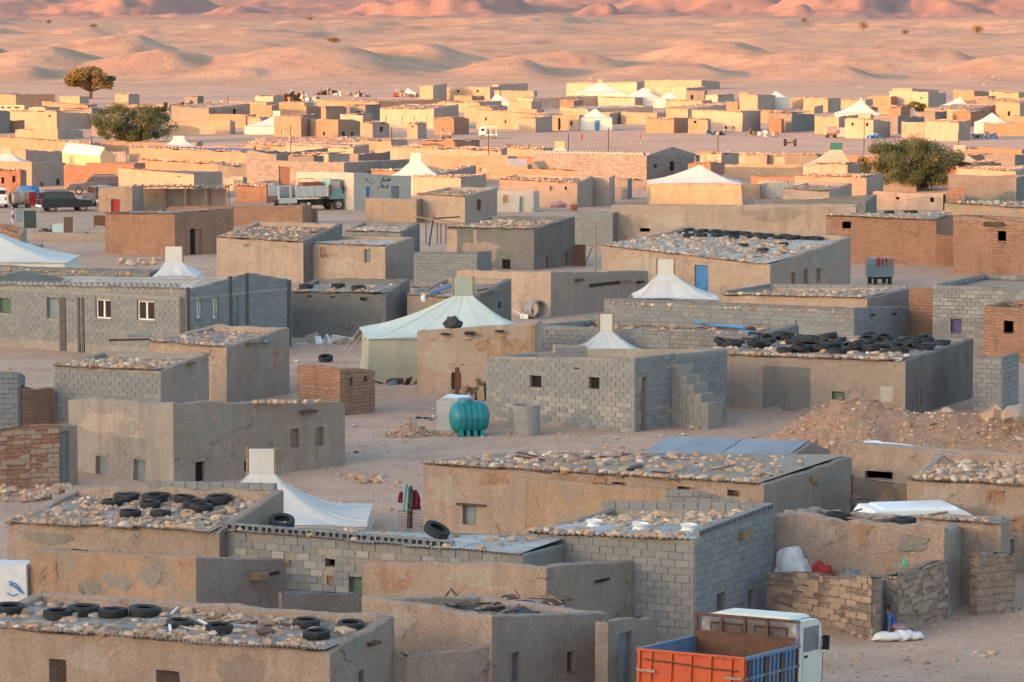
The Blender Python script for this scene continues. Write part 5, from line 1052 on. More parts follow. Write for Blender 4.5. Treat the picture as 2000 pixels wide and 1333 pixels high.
# wheel rims on the white ribbed roof
mb = MB(); mb.lathe([(0.12, -0.07), (0.17, -0.07), (0.19, -0.1), (0.21, -0.1), (0.2, -0.06), (0.165, -0.04), (0.165, 0.04), (0.2, 0.06), (0.21, 0.1), (0.19, 0.1), (0.17, 0.07), (0.12, 0.07), (0.0, 0.06)], 22)
RIM = mb.mesh('steel_wheel', WPAINT, True, 40)
for nm, (x, y) in zip(('cream wheel rim with rust, leftmost on the white ribbed roof', 'bluish white wheel rim, middle of three on the ribbed roof', 'cream wheel rim nearest the corner of the ribbed roof'), ((1160, 1024), (1250, 1030), (1345, 1032))):
    tag(link('steel_wheel', RIM, None, on_roof(A4, x, y, 0.12), (0.05, 0, 1), (1.1,) * 3), nm, 'wheel', 'wheel rims on the ribbed roof')
# ------------------------------------------------------------------ poles, beams, pipes
def pole(label, pts, r=0.04, mat=WOOD, name='pole', cat='pole'):
    mb = MB(); q = [Vector(p) for p in pts]; o = q[0]; mb.tube([p - o for p in q], r, 7); return tag(mb.build(name, mat, None, o), label, cat)
def beam(B, sk, x0, y0, x1, y1, mat=WOOD, out=0.18, nm='beam', r=None):
    sd = B['sides'][sk]; xm, ym = (x0 + x1) / 2, (y0 + y1) / 2; ua, _ = sd.hit(x0, ym); ub, _ = sd.hit(x1, ym); um, zm = sd.hit(xm, ym); za = sd.hit(xm, y0)[1]; zb_ = sd.hit(xm, y1)[1]; mb = MB()
    if sk == 'S': ub = ua + (ub - ua) * .45
    mb.box(sd.pt(um, zm, out / 2 - 0.05) - B['org'], (abs(ub - ua), out + 0.1, max(0.06, abs(za - zb_))), sd.rz()); return mb.build(nm, mat, B['e'])
beam(A1, 'S', 708, 1254, 742, 1258, RUST); beam(A4, 'S', 1432, 1036, 1468, 1050, WOOD); beam(A6, 'S', 476, 1118, 523, 1131, WOOD, 0.3); beam(B2, 'S', 569, 801, 629, 806, RUST, 0.25, 'drain_pipe')
beam(B7, 'S', 475, 670, 499, 673, RUST, 0.35, 'drain_pipe'); beam(B7, 'S', 503, 664, 532, 668, BLUEP, 0.35, 'drain_pipe'); beam(B6, 'S', 358, 708, 380, 711, RUST, 0.25, 'drain_pipe')
beam(C8, 'S', 1115, 545, 1140, 549, RUST, 0.3); beam(C8, 'S', 1205, 545, 1245, 548, SHG, 0.3); beam(C8, 'S', 1238, 549, 1256, 553, BLACK, 0.3); beam(C16, 'S', 600, 452, 618, 456, RUST, 0.2)
beam(C5, 'F', 862, 651, 877, 653, BLACK, 0.3, 'drain_pipe'); beam(C5, 'F', 909, 648, 927, 653, BLACK, 0.35, 'drain_pipe'); beam(C5, 'F', 968, 645, 984, 648, BLACK, 0.3, 'drain_pipe'); beam(C5, 'F', 1038, 634, 1046, 694, WOOD, 0.08, 'corner_post')
beam(B1, 'S', 1578, 928, 1596, 940, WOOD, 0.1, 'board'); beam(C24b, 'F', 1922, 434, 1960, 441, WOODD, 0.25, 'lintel'); beam(A5, 'F', 510, 1092, 568, 1098, WOOD, 0.08, 'lintel'); beam(B1, 'F', 892, 984, 950, 988, WOODD, 0.06, 'lintel')
beam(C10, 'S', 1699, 613, 1704, 617, BLACK, 0.2, 'drain_pipe'); beam(C10, 'S', 1741, 611, 1746, 615, BLACK, 0.2, 'drain_pipe')
for bx in ((B2, 'F', 188, 208, 886, 938), (B2, 'F', 262, 283, 892, 944), (B2, 'S', 381, 399, 896, 945)):
    B, sk, x0, x1, y0, y1 = bx
    bandbox(B, sk, x0 - 5, y0, x1 + 5, y0 + 6, 'window_surround', TAN2, 0.035, 0.05); bandbox(B, sk, x0 - 5, y1 - 5, x1 + 5, y1, 'window_surround', TAN2, 0.035, 0.05)
def dpole(label, a, b, z0, z1, **k): pole(label, [at_z(*a, z0), at_z(*b, z1)], **k)
p = C23['sides']['F'].pt(0.2, 0, 0.8)
g = at_z(1163, 545, 0); pole('tall thin wooden pole beside the blue door house', [g, Vector((g.x, g.y, z_for(g.y, 436)))], 0.06)
g = at_z(1315, 590, 0); pole('short wooden pole in front of the white tent', [g, Vector((g.x, g.y, z_for(g.y, 524)))], 0.06, WOODD)
pole('rusty pipe sticking out left of the tall house roof', [on_roof(B7, 292, 663, 0.1), on_roof(B7, 212, 665, 0.1)], 0.05, RUST, 'pipe', 'pipe')
pole('blue grey pipe sticking out above the rusty one', [on_roof(B7, 296, 656, 0.1), on_roof(B7, 248, 656, 0.1)], 0.05, SHUT, 'pipe', 'pipe')
pole('blue pole leaning on the roof behind the large tent', [on_roof(C3, 842, 572, 0.2), on_roof(C3, 887, 558, 0.3)], 0.06, PIPEB, 'pipe', 'pipe')
pole('long bright blue pole on the flat block roof', [on_roof(C6, 1290, 628, 0.2), on_roof(C6, 1455, 640, 0.2)], 0.07, PIPEB, 'pipe', 'pipe')
pole('short bright blue pole above the long one on the block roof', [on_roof(C6, 1330, 626, 0.3), on_roof(C6, 1372, 632, 0.3)], 0.07, PIPEB, 'pipe', 'pipe')
pole('blue pole end near the tyre-covered roof', [on_roof(C6, 1448, 648, 0.2), on_roof(C6, 1482, 650, 0.2)], 0.06, PIPEB, 'pipe', 'pipe')
pole('short iron rod standing on the nearest roof', [on_roof(A1, 167, 1181, 0), on_roof(A1, 162, 1155, 0)], 0.025, RUST, 'rod', 'rod')
pole('long pale branch lying across the yard frame', [on_roof(C18, 810, 424, 0.9), on_roof(C19, 905, 437, 0.5)], 0.05, WOOD, 'branch', 'branch')
pole('thin dark branch lying across the yard frame', [on_roof(C18, 840, 428, 0.8), on_roof(C19, 898, 424, 0.6)], 0.05, WOODD, 'branch', 'branch')
pole('black post leaning in the yard left of the dark grey house', [at_z(838, 480, 0), at_z(847, 424, 1.9)], 0.06, BLACK)
for k, x in enumerate((832, 854, 861, 871)):
    g = at_z(x, 476, 0); pole(f'thin yard post left of the dark grey house, {ORD[k]} from the left', [g, g + Vector((0, 0, 1.5))], 0.04, RUST)
pole('dark stick leaning by the brown gate', [at_z(1141, 520, 0), at_z(1157, 483, 0.9)], 0.04, BLACK, 'stick', 'stick')
def panel(label, px, py0, py1, w, mat, name='panel', cat='panel', lean=0.2, rz=0.0, th=0.05):
    g = at_z(px, py1, 0); h = max(0.2, z_for(g.y, py0)); ww = w / ppm(g); mb = MB(); mb.box((0, 0, h / 2), (ww, th, h)); 
    mb.box((0, -th / 2 - 0.005, h * 0.8), (ww, 0.02, 0.05)); mb.box((0, -th / 2 - 0.005, h * 0.2), (ww, 0.02, 0.05))
    return tag(mb.build(name, mat, None, g, rot=(-lean, 0, rz)), label, cat)
panel('rusty brown sheet gate beside the tall pole', 1131, 478, 520, 26, RUST, 'gate', 'gate', 0.0, 0.2)
panel('wrinkled dark sheet standing in front of the tan house', 893, 718, 781, 9, RUST, 'board', 'board', 0.05)
# junk in the yard of the parked cars
panel('pale blue-green sheet leaning in the yard below the cars', 113, 437, 464, 22, plain('pale_teal_sheet', (0.42, 0.50, 0.49), (0.36, 0.43, 0.43), 0.6), lean=0.25)
panel('brown door panel standing in the yard below the cars', 133, 424, 464, 18, BROWND)
panel('grey sheet standing against the orange brick house', 190, 441, 463, 14, SHG)
panel('rusty square panel beside the orange brick house', 195, 421, 442, 24, RUST)
panel('dark cabinet standing in the yard of the cars', 59, 412, 446, 22, plain('dark_teal', (0.03, 0.05, 0.05), (0.05, 0.06, 0.06), 0.7), 'cabinet', 'cabinet', 0.0, th=0.6)
panel('blue cloth hanging at the left of the yard', 38, 407, 435, 14, SHUT, 'cloth', 'cloth', 0.0)
def rubble(label, px, py, n, spread, mats, name='scrap_pile', cat='scrap', hmax=0.9, size=0.5, z0=0.0):
    """a heap of boards, sheets and tins: each piece a part"""
    g = at_z(px, py, z0); e = empty(name, g, label, cat)
    for k in range(n):
        x = random.uniform(-1, 1) * spread; y = random.uniform(-.5, .5) * min(spread, 1.5); h = random.uniform(0.2, 1) * hmax * max(0.25, 1 - abs(x) / spread * 0.7)
        mb = MB(); ty = random.random(); M = Matrix.Rotation(random.uniform(-.6, .6), 3, 'Y') @ Matrix.Rotation(random.uniform(-.5, .5), 3, 'X') @ Matrix.Rotation(random.uniform(0, 3), 3, 'Z')
        if ty < 0.45: mb.box((x, y, h * 0.5), (random.uniform(.5, 1.3) * size, 0.05, random.uniform(.4, 1.1) * size), rot=M); nm = 'board'
        elif ty < 0.75: mb.tube([(x, y, 0.05), (x + random.uniform(-.8, .8), y + random.uniform(-.3, .3), h * 1.2)], 0.04, 6); nm = 'stick'
        else: mb.box((x, y, h * 0.4), (random.uniform(.3, .7) * size * 1.3, random.uniform(.3, .6) * size, random.uniform(.3, .6) * size), rot=M); nm = 'crate'
        mb.build(nm, random.choice(mats), e)
    return e
JUNK = [RUST, WOODD, SHG, WOOD, WPAINT, BLACK, SHUT, TAN2]
rubble('heap of wooden scrap beside the orange brick house', 165, 464, 16, 1.0, [WOODD, WOOD, RUST, SHUT, TAN])
rubble('dark pallets leaning in the yard of the cars', 92, 458, 10, 0.7, [BLACK, WOODD, SHUT])
rubble('light blue drums and cloths at the left of the yard', 60, 484, 12, 0.8, [SHUT, SHG, plain('pale_blue', (0.3, 0.42, 0.46), (0.24, 0.34, 0.38)), WPAINT])
rubble('long scrap heap at the left of the camp edge', 565, 198, 46, 6.5, [RUST, WOODD, SHG, WPAINT, RED, TAN, BLACK], hmax=3.0, size=1.8)
rubble('scrap shelter pieces with upright boards at the camp edge', 640, 186, 20, 2.4, [SHG, WPAINT, WOODD, BLACK], hmax=3.0, size=1.5)
rubble('pale board and tins at the camp edge', 675, 188, 8, 1.8, [WPAINT, TAN, SHG], hmax=2.0, size=1.5)
rubble('dark oil drums and bundles at the camp edge', 706, 190, 12, 2.0, [BLACK, BLUEP, SHUT, RUST], hmax=1.8, size=1.2)
rubble('scrap shelter left of the far walled house', 792, 190, 26, 2.8, [RUST, SHG, WPAINT, RED, TAN2, WOOD], hmax=3.2, size=1.8)
rubble('broken boards on the far left roof', 365, 208, 16, 5.0, [RUST, WOODD, SHG, RED], hmax=1.0, size=1.2, z0=2.4)
rubble('blankets and tins beside the far grey wall', 1400, 264, 14, 1.6, [BLUEP, BLACK, SHUT, WCLOTH], hmax=1.4, size=1.1)
rubble('covered loads and barrels before the far houses', 1480, 266, 18, 3.0, [SHUT, WCLOTH, RUST, TAN2], hmax=1.8, size=1.2)
rubble('piled car parts beside the far right house', 1915, 271, 18, 2.4, [BLACK, SHG, WPAINT, BLUEP], hmax=1.2, size=1.2)
rubble('blue tarp bundle at the far right house corner', 1708, 270, 6, 1.0, [BLUED, PIPEB], hmax=0.7, size=0.9)
rubble('pipes and rags beside the concrete ring', 1036, 622, 6, 0.5, [SHUT, WPAINT], hmax=0.7)
rubble('branches and green cloth against the tan house', 935, 782, 12, 0.8, [WOOD, WOODD, TEALC, RUST], hmax=1.0, size=0.6)
rubble('white sack and rags beside the grey rendered house', 768, 640, 12, 0.5, [WCLOTH, WCLOTH, RED, BLACK], hmax=1.1, size=0.5)
rubble('corrugated scraps lying left of the large tent', 640, 672, 8, 1.2, [SHD, SHG, WCLOTH], hmax=0.25, size=1.0)
rubble('crates and a dark box in front of the large tent', 775, 752, 8, 1.1, [RUST, WOODD, SHUT, SHG], hmax=0.5, size=0.6)
rubble('broken blocks and planks beside the earth pile', 830, 822, 10, 1.2, [CONC, CONC, WOOD, BLACK], hmax=0.25, size=0.4)
rubble('bundles of cloth in the yard behind the courtyard wall', 1640, 1190, 9, 0.8, [CONC, SHUT, RUST], hmax=1.3, size=0.5)
rubble('low stick shelter beside the sunlit mud house', 350, 405, 26, 2.8, [WOOD, WOODD, TAN2, BLUED], hmax=1.6, size=0.8)
# litter on the roofs: sticks and boards
def roof_litter(B, n, phrase, x0, x1, y0, y1, mats):
    g = on_roof(B, (x0 + x1) / 2, (y0 + y1) / 2, 0.03); e = empty('roof_litter', g, f'loose boards and rags on {phrase}', 'litter')
    for k in range(n):
        p = on_roof(B, random.uniform(x0, x1), random.uniform(y0, y1), random.uniform(0.05, 0.16)) - g; a = random.uniform(0, 3.1); L = random.uniform(.3, 1.1)
        mb = MB()
        if random.random() < .6: mb.tube([p, p + Vector((math.cos(a) * L, math.sin(a) * L, random.uniform(-.03, .1)))], random.uniform(.015, .04), 5); nm = 'stick'
        else: mb.box(p, (L * .6, random.uniform(.15, .35), .03), rot=Matrix.Rotation(a, 3, 'Z') @ Matrix.Rotation(random.uniform(-.25, .25), 3, 'X')); nm = 'board'
        mb.build(nm, random.choice(mats), e)
roof_litter(A1, 30, 'the nearest roof', 300, 560, 1195, 1245, [RUST, SHB, WOOD, SHG, WPAINT])
roof_litter(A2, 55, 'the stick-covered roof', 860, 1120, 1165, 1200, [WOOD, WOODD, SHG, RUST, BLACK, SHUT])
roof_litter(C3, 24, 'the roof behind the large tent', 800, 985, 552, 575, [SHUT, WOODD, RUST, SHG])
roof_litter(C23, 30, 'the front corner of the blue door house', 1390, 1540, 475, 505, [WOOD, WOODD, RUST])
roof_litter(A8, 16, 'the rounded mud house', 1640, 1830, 1003, 1020, [WOOD, RUST, SHG])
roof_litter(C6, 16, 'the flat block roof', 1300, 1480, 625, 650, [RUST, WOOD, BLACK, SHUT])
roof_litter(C13, 14, 'the orange hut at the right edge', 1960, 2030, 592, 600, [WOOD, WOODD])
roof_litter(B1, 14, 'the long tan house', 1000, 1400, 885, 925, [RUST, WOODD])
# white panels on the house under the mound
for nm, a in (('long white roof panel on the house under the mound', (1722, 868, 1900, 886)), ('narrow white roof panel at the left on that house', (1700, 866, 1760, 877))):
    p0, p1 = on_roof(B14, a[0], a[1], 0.14), on_roof(B14, a[2], a[3], 0.14); mb = MB(); d = p1 - p0; mb.box((0, 0, 0), (d.length, 0.5, 0.05), math.atan2(d.y, d.x)); tag(mb.build('roof_panel', WPAINT, None, (p0 + p1) / 2), nm, 'panel')
p0 = on_roof(HOUSES[('far', 'house along the edge of the shade', 9)], 1010, 325, 0.3); mb = MB(); mb.box((0, 0, 0.4), (2.0, 1.2, 0.05), rot=Matrix.Rotation(0.6, 3, 'X')); mb.tube([(-.8, .5, .7), (-.8, .5, -.2)], .04); mb.tube([(.8, .5, .7), (.8, .5, -.2)], .04)
tag(mb.build('solar_panel', SHB, None, p0), 'tilted blue solar panel on a roof in the middle distance', 'solar panel')
# ------------------------------------------------------------------ tanks and barrels
def teal_tank():
    g = at_z(916, 857, 0); g.y += 0.6; e = empty('water_tank', g, 'teal plastic water tank lying on moulded feet', 'water tank', rz=0.28); Rr, L = 0.62, 1.55
    M = Matrix.Rotation(math.pi / 2, 3, 'Y'); m = plain('teal_plastic', (0.012, 0.19, 0.215), (0.012, 0.165, 0.19), 0.42, 0, 2, spec=0.4); zc = 0.78
    prof = [(0, -L / 2), (Rr * .45, -L / 2 + .02), (Rr * .8, -L / 2 + .1), (Rr * .96, -L / 2 + .22), (Rr, -L / 2 + .32)]
    for k in range(4):
        z = -L / 2 + .42 + k * (L - .84) / 3; prof += [(Rr, z - .07), (Rr + .025, z - .05), (Rr + .025, z + .05), (Rr, z + .07)]
    prof += [(r, -z) for r, z in reversed(prof[:5])]
    mb = MB(); mb.lathe(prof, 30, (0, 0, zc), M); mb.build('tank_body', m, e, smooth=True, angle=45)
    mb = MB(); mb.lathe([(Rr + .012, -.03), (Rr + .035, -.03), (Rr + .035, .03), (Rr + .012, .03)], 4, (0, 0, 0)) if False else None
    for k in range(4):
        mb = MB(); x = -L / 2 + .35 + k * (L - .7) / 3; mb.box((x, 0, .24), (.17, 1.0, .52), taper=0.75); mb.build('foot', m, e)
    mb = MB(); mb.lathe([(.3, 0), (.3, .1), (.27, .14), (0.0, .14)], 22, (-.15, 0, zc + Rr - .06)); lid = mb.build('lid_collar', m, e, smooth=True, angle=40)
    mb = MB(); mb.lathe([(.29, 0), (.29, .05), (.0, .09)], 22, (-.15, 0, zc + Rr + .08)); mb.build('lid', BLUEP, lid, smooth=True, angle=40)
    for y in (-1, 1): mb = MB(); mb.box((0, y * (Rr + .01), zc), (L - .5, .05, .035)); mb.build('seam', m, e)
teal_tank()
g = at_z(888, 851, 0); g.y += 1.6; e = empty('metal_tank', g, 'galvanised metal tank box behind the teal tank', 'water tank', rz=-0.2)
galv = plain('shiny_galvanised', (0.62, 0.65, 0.67), (0.5, 0.52, 0.54), 0.3, 0.7, 1.5)
mb = MB(); mb.box((0, 0, .62), (1.25, 1.2, 1.2)); mb.build('tank_body', galv, e)
mb = MB(); mb.prism([(-.66, 1.22), (.66, 1.22), (.5, 1.36), (-.4, 1.4)], -.63, .63); mb.build('lid', galv, e)
for z in (.1, 1.15): mb = MB(); mb.box((0, -.61, z), (1.27, .04, .05)); mb.build('rib', galv, e)
def conc_ring(label, px, py, r, h, tilt=0.0, mat=CONC):
    g = at_z(px, py, 0); g.y += r; mb = MB(); mb.lathe([(r * .86, 0), (r, 0), (r * 1.02, h * .3), (r, h * .7), (r * 1.03, h), (r * .88, h), (r * .86, h * .1)], 28); o = mb.build('concrete_ring', mat, None, g + Vector((0, 0, r if tilt else 0)), smooth=True, angle=35, rot=(tilt, 0, 0.5 if tilt else 0)); return tag(o, label, 'concrete ring')
conc_ring('cracked concrete cylinder standing by the unfinished block house', 1028, 854, .54, 1.22)
conc_ring('concrete ring lying on its side behind the large tent', 1038, 623, .52, .9, 1.57)
g = at_z(1121, 413, 0); mb = MB(); mb.lathe([(0, 0), (.3, 0), (.31, .02), (.3, .04), (.3, .28), (.315, .3), (.3, .32), (.3, .54), (.31, .56), (.28, .58), (.28, .5), (0, .5)], 18); tag(mb.build('barrel', plain('red_barrel', (.36, .09, .045), (.25, .07, .04), .7), None, g, smooth=True, angle=40), 'rusty red barrel in front of the shaded house', 'barrel')
mb = MB(); mb.lathe([(0, -1.0), (.5, -1.0), (.62, -.92), (.62, .92), (.5, 1.0), (0, 1.0)], 22, (0, 0, 0), Matrix.Rotation(math.pi / 2, 3, 'Y')); TANKH = mb.mesh('tank_body', SHG, True, 40)
def htank(label, px, py, rz, sc, mat=None):
    g = at_z(px, py, 0); e = empty('tank_trailer', g, label, 'tank', rz=rz); o = link('tank_body', TANKH, e, (0, 0, .95 * sc), scale=(sc,) * 3)
    for x in (-.6, .6): m_ = MB(); m_.box((x * sc, 0, .2 * sc), (.2 * sc, .9 * sc, .4 * sc)); m_.build('cradle', BLACK, e)
htank('grey cylindrical tank on a trailer beside the black car', 42, 408, 0.5, 1.0)
htank('silver tank lying before the far right houses', 1623, 269, 0.3, 1.0)
htank('small tank trailer with a drum in the far sand', 872, 272, 0.1, 0.8)
# caged plastic water tank
def ibc(label, px, py, rz, sc=1.0, tray=True, body=None):
    g = at_z(px, py, 0); g.y += .6; e = empty('caged_water_tank', g, label, 'water tank', rz=rz); z0 = .45 if tray else .1
    b = body or plain('milky_plastic', (.30, .37, .41), (.25, .31, .35), .5)
    mb = MB(); mb.box((0, 0, z0 + .52 * sc), (1.12 * sc, .94 * sc, 1.0 * sc)); mb.build('tank_body', b, e)
    mb = MB()
    for k in range(7):
        z = z0 + (.03 + k * .165) * sc
        for y in (-.5, .5): mb.box((0, y * sc, z), (1.22 * sc, .025, .03))
        for x in (-.6, .6): mb.box((x * sc, 0, z), (.025, 1.02 * sc, .03))
    for k in range(8):
        x = (-.6 + k * 1.2 / 7) * sc
        for y in (-.51, .51): mb.box((x, y * sc, z0 + .52 * sc), (.025, .025, 1.04 * sc))
        for xx in (-.61, .61): mb.box((xx * sc, (-.5 + k / 7) * sc, z0 + .52 * sc), (.025, .025, 1.04 * sc))
    mb.build('cage', SHUT if body is None else SHG, e)
    if tray:
        mb = MB(); mb.box((0, 0, .38), (1.25, 1.05, .1)); mb.build('pallet', BLACK, e)
        for x in (-.5, .5):
            for y in (-.4, .4): mb = MB(); mb.box((x, y, .16), (.2, .2, .33)); mb.build('pallet_foot', BLACK, e)
    return e, g
ie, ig = ibc('blue-grey caged water tank with rags on top', 1720, 556, 0.35, 1.15)
for k in range(9):
    mb = MB(); a = k * .7; mb.tube([(-.5 + k * .12, -.55 + .3 * math.sin(a), 1.66), (-.45 + k * .12, -.62, 1.6), (-.47 + k * .12, -.63, 1.35 - .3 * random.random())], [.06, .07, .03], 6); mb.build('rag', random.choice([TAN, RED, TAN2]), ie)
ibc('far white caged water tank beside the silver tank', 1642, 269, 0.2, 1.3, False, WPAINT)

# plaster patches, printed tarpaulin, sheet fences
bandbox(B11, 'F', 1490, 717, 1582, 812, 'cement_patch', GREYM, .02, .04); bandbox(B11, 'F', 1720, 755, 1744, 785, 'cement_patch', WHT, .02, .03); bandbox(B11, 'F', 1420, 790, 1488, 815, 'plaster_patch', ORGP, .02, .03)
bandbox(B15, 'F', 1925, 958, 1962, 984, 'bare_brick_patch', ORG, .015, .03); bandbox(B15, 'F', 1975, 1008, 1999, 1040, 'bare_brick_patch', ORG, .015, .03)
bandbox(C19, 'F', 873, 449, 893, 520, 'plaster_patch', TANP, .02, .03); bandbox(C19, 'F', 925, 449, 931, 475, 'pale_streak', TAN, .015, .03)
bandbox(B6, 'S', 372, 712, 384, 760, 'plaster_patch', TAN2, .012, .02); bandbox(B7, 'S', 463, 694, 470, 730, 'brick_scar', ORG, .015, .03); bandbox(B7, 'S', 536, 678, 544, 720, 'brick_scar', ORG, .015, .03)
g = at_z(14, 1216, 0); mb = MB(); mb.box((0, 0, .78), (1.2, .9, 1.56), taper=.97); tp = tag(mb.build('tarpaulin_tent', WCLOTH, None, g + Vector((0, .5, 0)), rot=(0, 0, -.1)), 'white printed tarpaulin tent corner at the left edge', 'tent')
mb = MB(); mb.tube([(.12, -.47, 1.05), (.28, -.47, .98), (.42, -.465, .86), (.5, -.465, .8)], .035, 5); mb.tube([(.05, -.47, .8), (.2, -.47, .72), (.34, -.47, .78)], .02, 5); mb.tube([(.1, -.47, 1.12), (.3, -.47, 1.06), (.42, -.465, .92)], .02, 5); mb.build('print', PIPEB, tp)
for k in range(5): mb = MB(); mb.tube([(.5, -.2 + k * .1, 1.5 - k * .22), (1.0, -.2 + k * .1, .1)], .008, 4); mb.build('guy_rope', ROPE, tp)
def sheet_fence(label, x0, x1, y0, y1, mat):
    a = at_z(x0, y1, 0); b = at_z(x1, y1, 0); h = z_for(a.y, y0); e = empty('sheet_fence', (a + b) / 2, label, 'fence'); L = (b - a).length; n = max(2, int(L / .8)); o = Vector(((a + b) / 2))
    for k in range(n):
        pts = []; w = L / n
        mb = MB(); m = 12; V = []
        for z in (0, h * random.uniform(.96, 1.04)):
            for i in range(m + 1): u = -L / 2 + k * w + w * i / m; V.append((u, .05 * math.sin(i * 2.1), z))
        mb.add(V, [(i, i + 1, m + 2 + i, m + 1 + i) for i in range(m)]); mb.build('sheet', mat, e)
    for k in (-1, 1): mb = MB(); mb.tube([(k * L / 2, .1, 0), (k * L / 2, .1, h)], .05, 6); mb.build('post', WOOD, e)
sheet_fence('white corrugated sheet fence right of the wide tent', 1480, 1550, 353, 387, SHW); sheet_fence('narrow white corrugated sheet gate on the right', 1879, 1896, 354, 394, SHW)
sheet_fence('grey ribbed sheet propped against the dark block yard', 877, 921, 521, 548, SHG); sheet_fence('white sheet wall beside the cloth canopy', 205, 246, 297, 317, SHW)
# open shelter beside the sunlit house
g = at_z(350, 412, 0); e = empty('shelter', g, 'flat stick-roofed shelter on posts beside the sunlit house', 'shelter'); s_ = ppm(g)
for x in (-88, -30, 12, 52, 92):
    mb = MB(); mb.tube([(x / s_, 0, 0), (x / s_, 0, 2.0)], .06, 6); mb.build('post', WOOD, e)
    mb = MB(); mb.tube([(x / s_, 3, 0), (x / s_, 3, 2.1)], .06, 6); mb.build('post', WOOD, e)
for k in range(46): mb = MB(); x = (-95 + 190 * k / 45) / s_; mb.box((x, 1.5, 2.1 + .08 * math.sin(k * 1.7)), (.16, 3.6, .05), rot=Matrix.Rotation(random.uniform(-.12, .12), 3, 'Z')); mb.build('roof_stick', random.choice([WOODD, WOOD, SHD, TAN2]), e)
mb = MB(); mb.box((0, 3.2, .9), (170 / s_, .15, 1.8)); mb.build('back_wall', TAN2, e)

# places where the plaster has fallen or been patched, each an irregular skin on its wall
def blob(B, sk, px, py, wpx, hpx, mat, nm='plaster_patch', seed=0, out=.012):
    sd = B['sides'][sk]; u0, z0 = sd.hit(px, py); ru = abs(sd.hit(px + wpx / 2, py)[0] - u0); rz_ = abs(sd.hit(px, py + hpx / 2)[1] - z0); n = 26; P = []; tp = sd.top(u0)
    for k in range(n):
        a = 2 * math.pi * k / n; r = 1 + .55 * noise.noise(Vector((math.cos(a) * 1.6, math.sin(a) * 1.6, seed * 3.3))) + .25 * noise.noise(Vector((math.cos(a) * 4, math.sin(a) * 4, seed * 7.1)))
        u = min(max(u0 + math.cos(a) * ru * r, .06), sd.L - .06); P.append((u, min(max(z0 + math.sin(a) * rz_ * r, .02), sd.top(u) - .1)))
    V = [sd.pt(u, z, out) - B['org'] for u, z in P] + [sd.pt(u, z, -.06) - B['org'] for u, z in P]
    mb = MB(); mb.add(V, [tuple(range(n))] + [(i, i + n, (i + 1) % n + n, (i + 1) % n) for i in range(n)]); mb.build(nm, mat, B['e'])
PG = mud('grey_patch', (.42, .37, .31), (.35, .31, .265)); PO = mud('orange_patch', (.60, .37, .24), (.52, .31, .2), courses=(.44, .15, .02, (.74, .71, .7), .5, .6)); PD = mud('damp_stain', (.47, .355, .275), (.40, .30, .235)); PL = mud('pale_patch', (.60, .48, .385), (.53, .42, .335))
for k, a in enumerate(((A1, 'F', 180, 1290, 90, 50, PL), (A1, 'F', 470, 1310, 110, 60, PD), (A1, 'S', 690, 1265, 40, 40, PG), (A3, 'F', 770, 1130, 80, 40, PO), (A3, 'F', 930, 1125, 120, 40, PL), (A3, 'S', 1110, 1150, 40, 60, PD), (A3, 'S', 1250, 1165, 60, 70, PG), (A2, 'F', 780, 1215, 60, 50, PL),
        (A6, 'F', 85, 1110, 60, 60, PO), (A6, 'F', 230, 1135, 50, 34, PG), (A6, 'F', 290, 1125, 44, 40, PG), (A6, 'F', 365, 1100, 34, 30, PO), (A6, 'F', 180, 1150, 50, 26, PG), (A7, 'F', 90, 1050, 90, 26, PG), (A7, 'F', 240, 1045, 60, 24, PL), (A8, 'F', 1600, 1050, 80, 40, PL), (A8, 'F', 1690, 1040, 40, 50, PO), (A8, 'F', 1780, 1060, 60, 34, PG),
        (B1, 'F', 870, 960, 70, 60, PL), (B1, 'F', 960, 935, 70, 30, PO), (B1, 'F', 1120, 935, 120, 20, PO), (B1, 'S', 1560, 960, 60, 40, PD), (B1, 'S', 1620, 930, 40, 30, PG), (B2, 'F', 220, 830, 110, 50, PL), (B2, 'S', 430, 830, 70, 60, PG), (B2, 'S', 560, 900, 110, 50, PD),
        (B15, 'F', 1830, 970, 60, 40, PL), (B15, 'F', 1900, 1010, 90, 40, PD), (C5, 'F', 860, 700, 60, 60, PL), (C5, 'F', 980, 680, 90, 50, PO), (C8, 'F', 960, 560, 80, 30, PO), (C8, 'S', 1110, 575, 40, 50, PD), (C8, 'S', 1180, 580, 50, 40, PD), (C22, 'F', 1300, 430, 90, 30, PL), (C22, 'F', 1520, 420, 120, 24, PD), (C23, 'F', 1260, 520, 70, 34, PL), (C23, 'S', 1610, 500, 50, 50, PG),
        (B11, 'F', 1740, 780, 50, 30, PD), (B7, 'F', 370, 720, 70, 40, PL), (B7, 'S', 500, 730, 60, 60, PD), (C17b, 'F', 670, 520, 70, 34, PL), (C19, 'F', 940, 490, 70, 40, PD))): blob(*a, seed=k)
for k in range(12):
    x = 140 + k * 155 + random.uniform(-50, 50); yb_ = random.choice((random.uniform(205, 262), random.uniform(300, 330))); g = at_z(x, yb_, 0); pole(f'thin upright pole among the far houses, {ORD[k]} from the left', [g, g + Vector((random.uniform(-.1, .1), 0, random.uniform(3.2, 4.8)))], .06, random.choice([WOOD, WOODD, RUST]))
# ------------------------------------------------------------------ vehicles
WHEEL_T = tyre_mesh(.45, .26, .27)
mb = MB(); mb.lathe([(0, -.06), (.1, -.08), (.12, -.03), (.24, -.03), (.27, -.1), (.27, .1), (0, .1)], 20); WHEEL_H = mb.mesh('rim', SHG, True, 35)
def wheel(e, p, r=.45, side=1):
    t = link('tyre', WHEEL_T, e, p, (math.pi / 2, 0, 0), (r / .45,) * 3); link('rim', WHEEL_H, t, (0, 0, 0), (math.pi if side > 0 else 0, 0, 0), (1, 1, 1)); return t
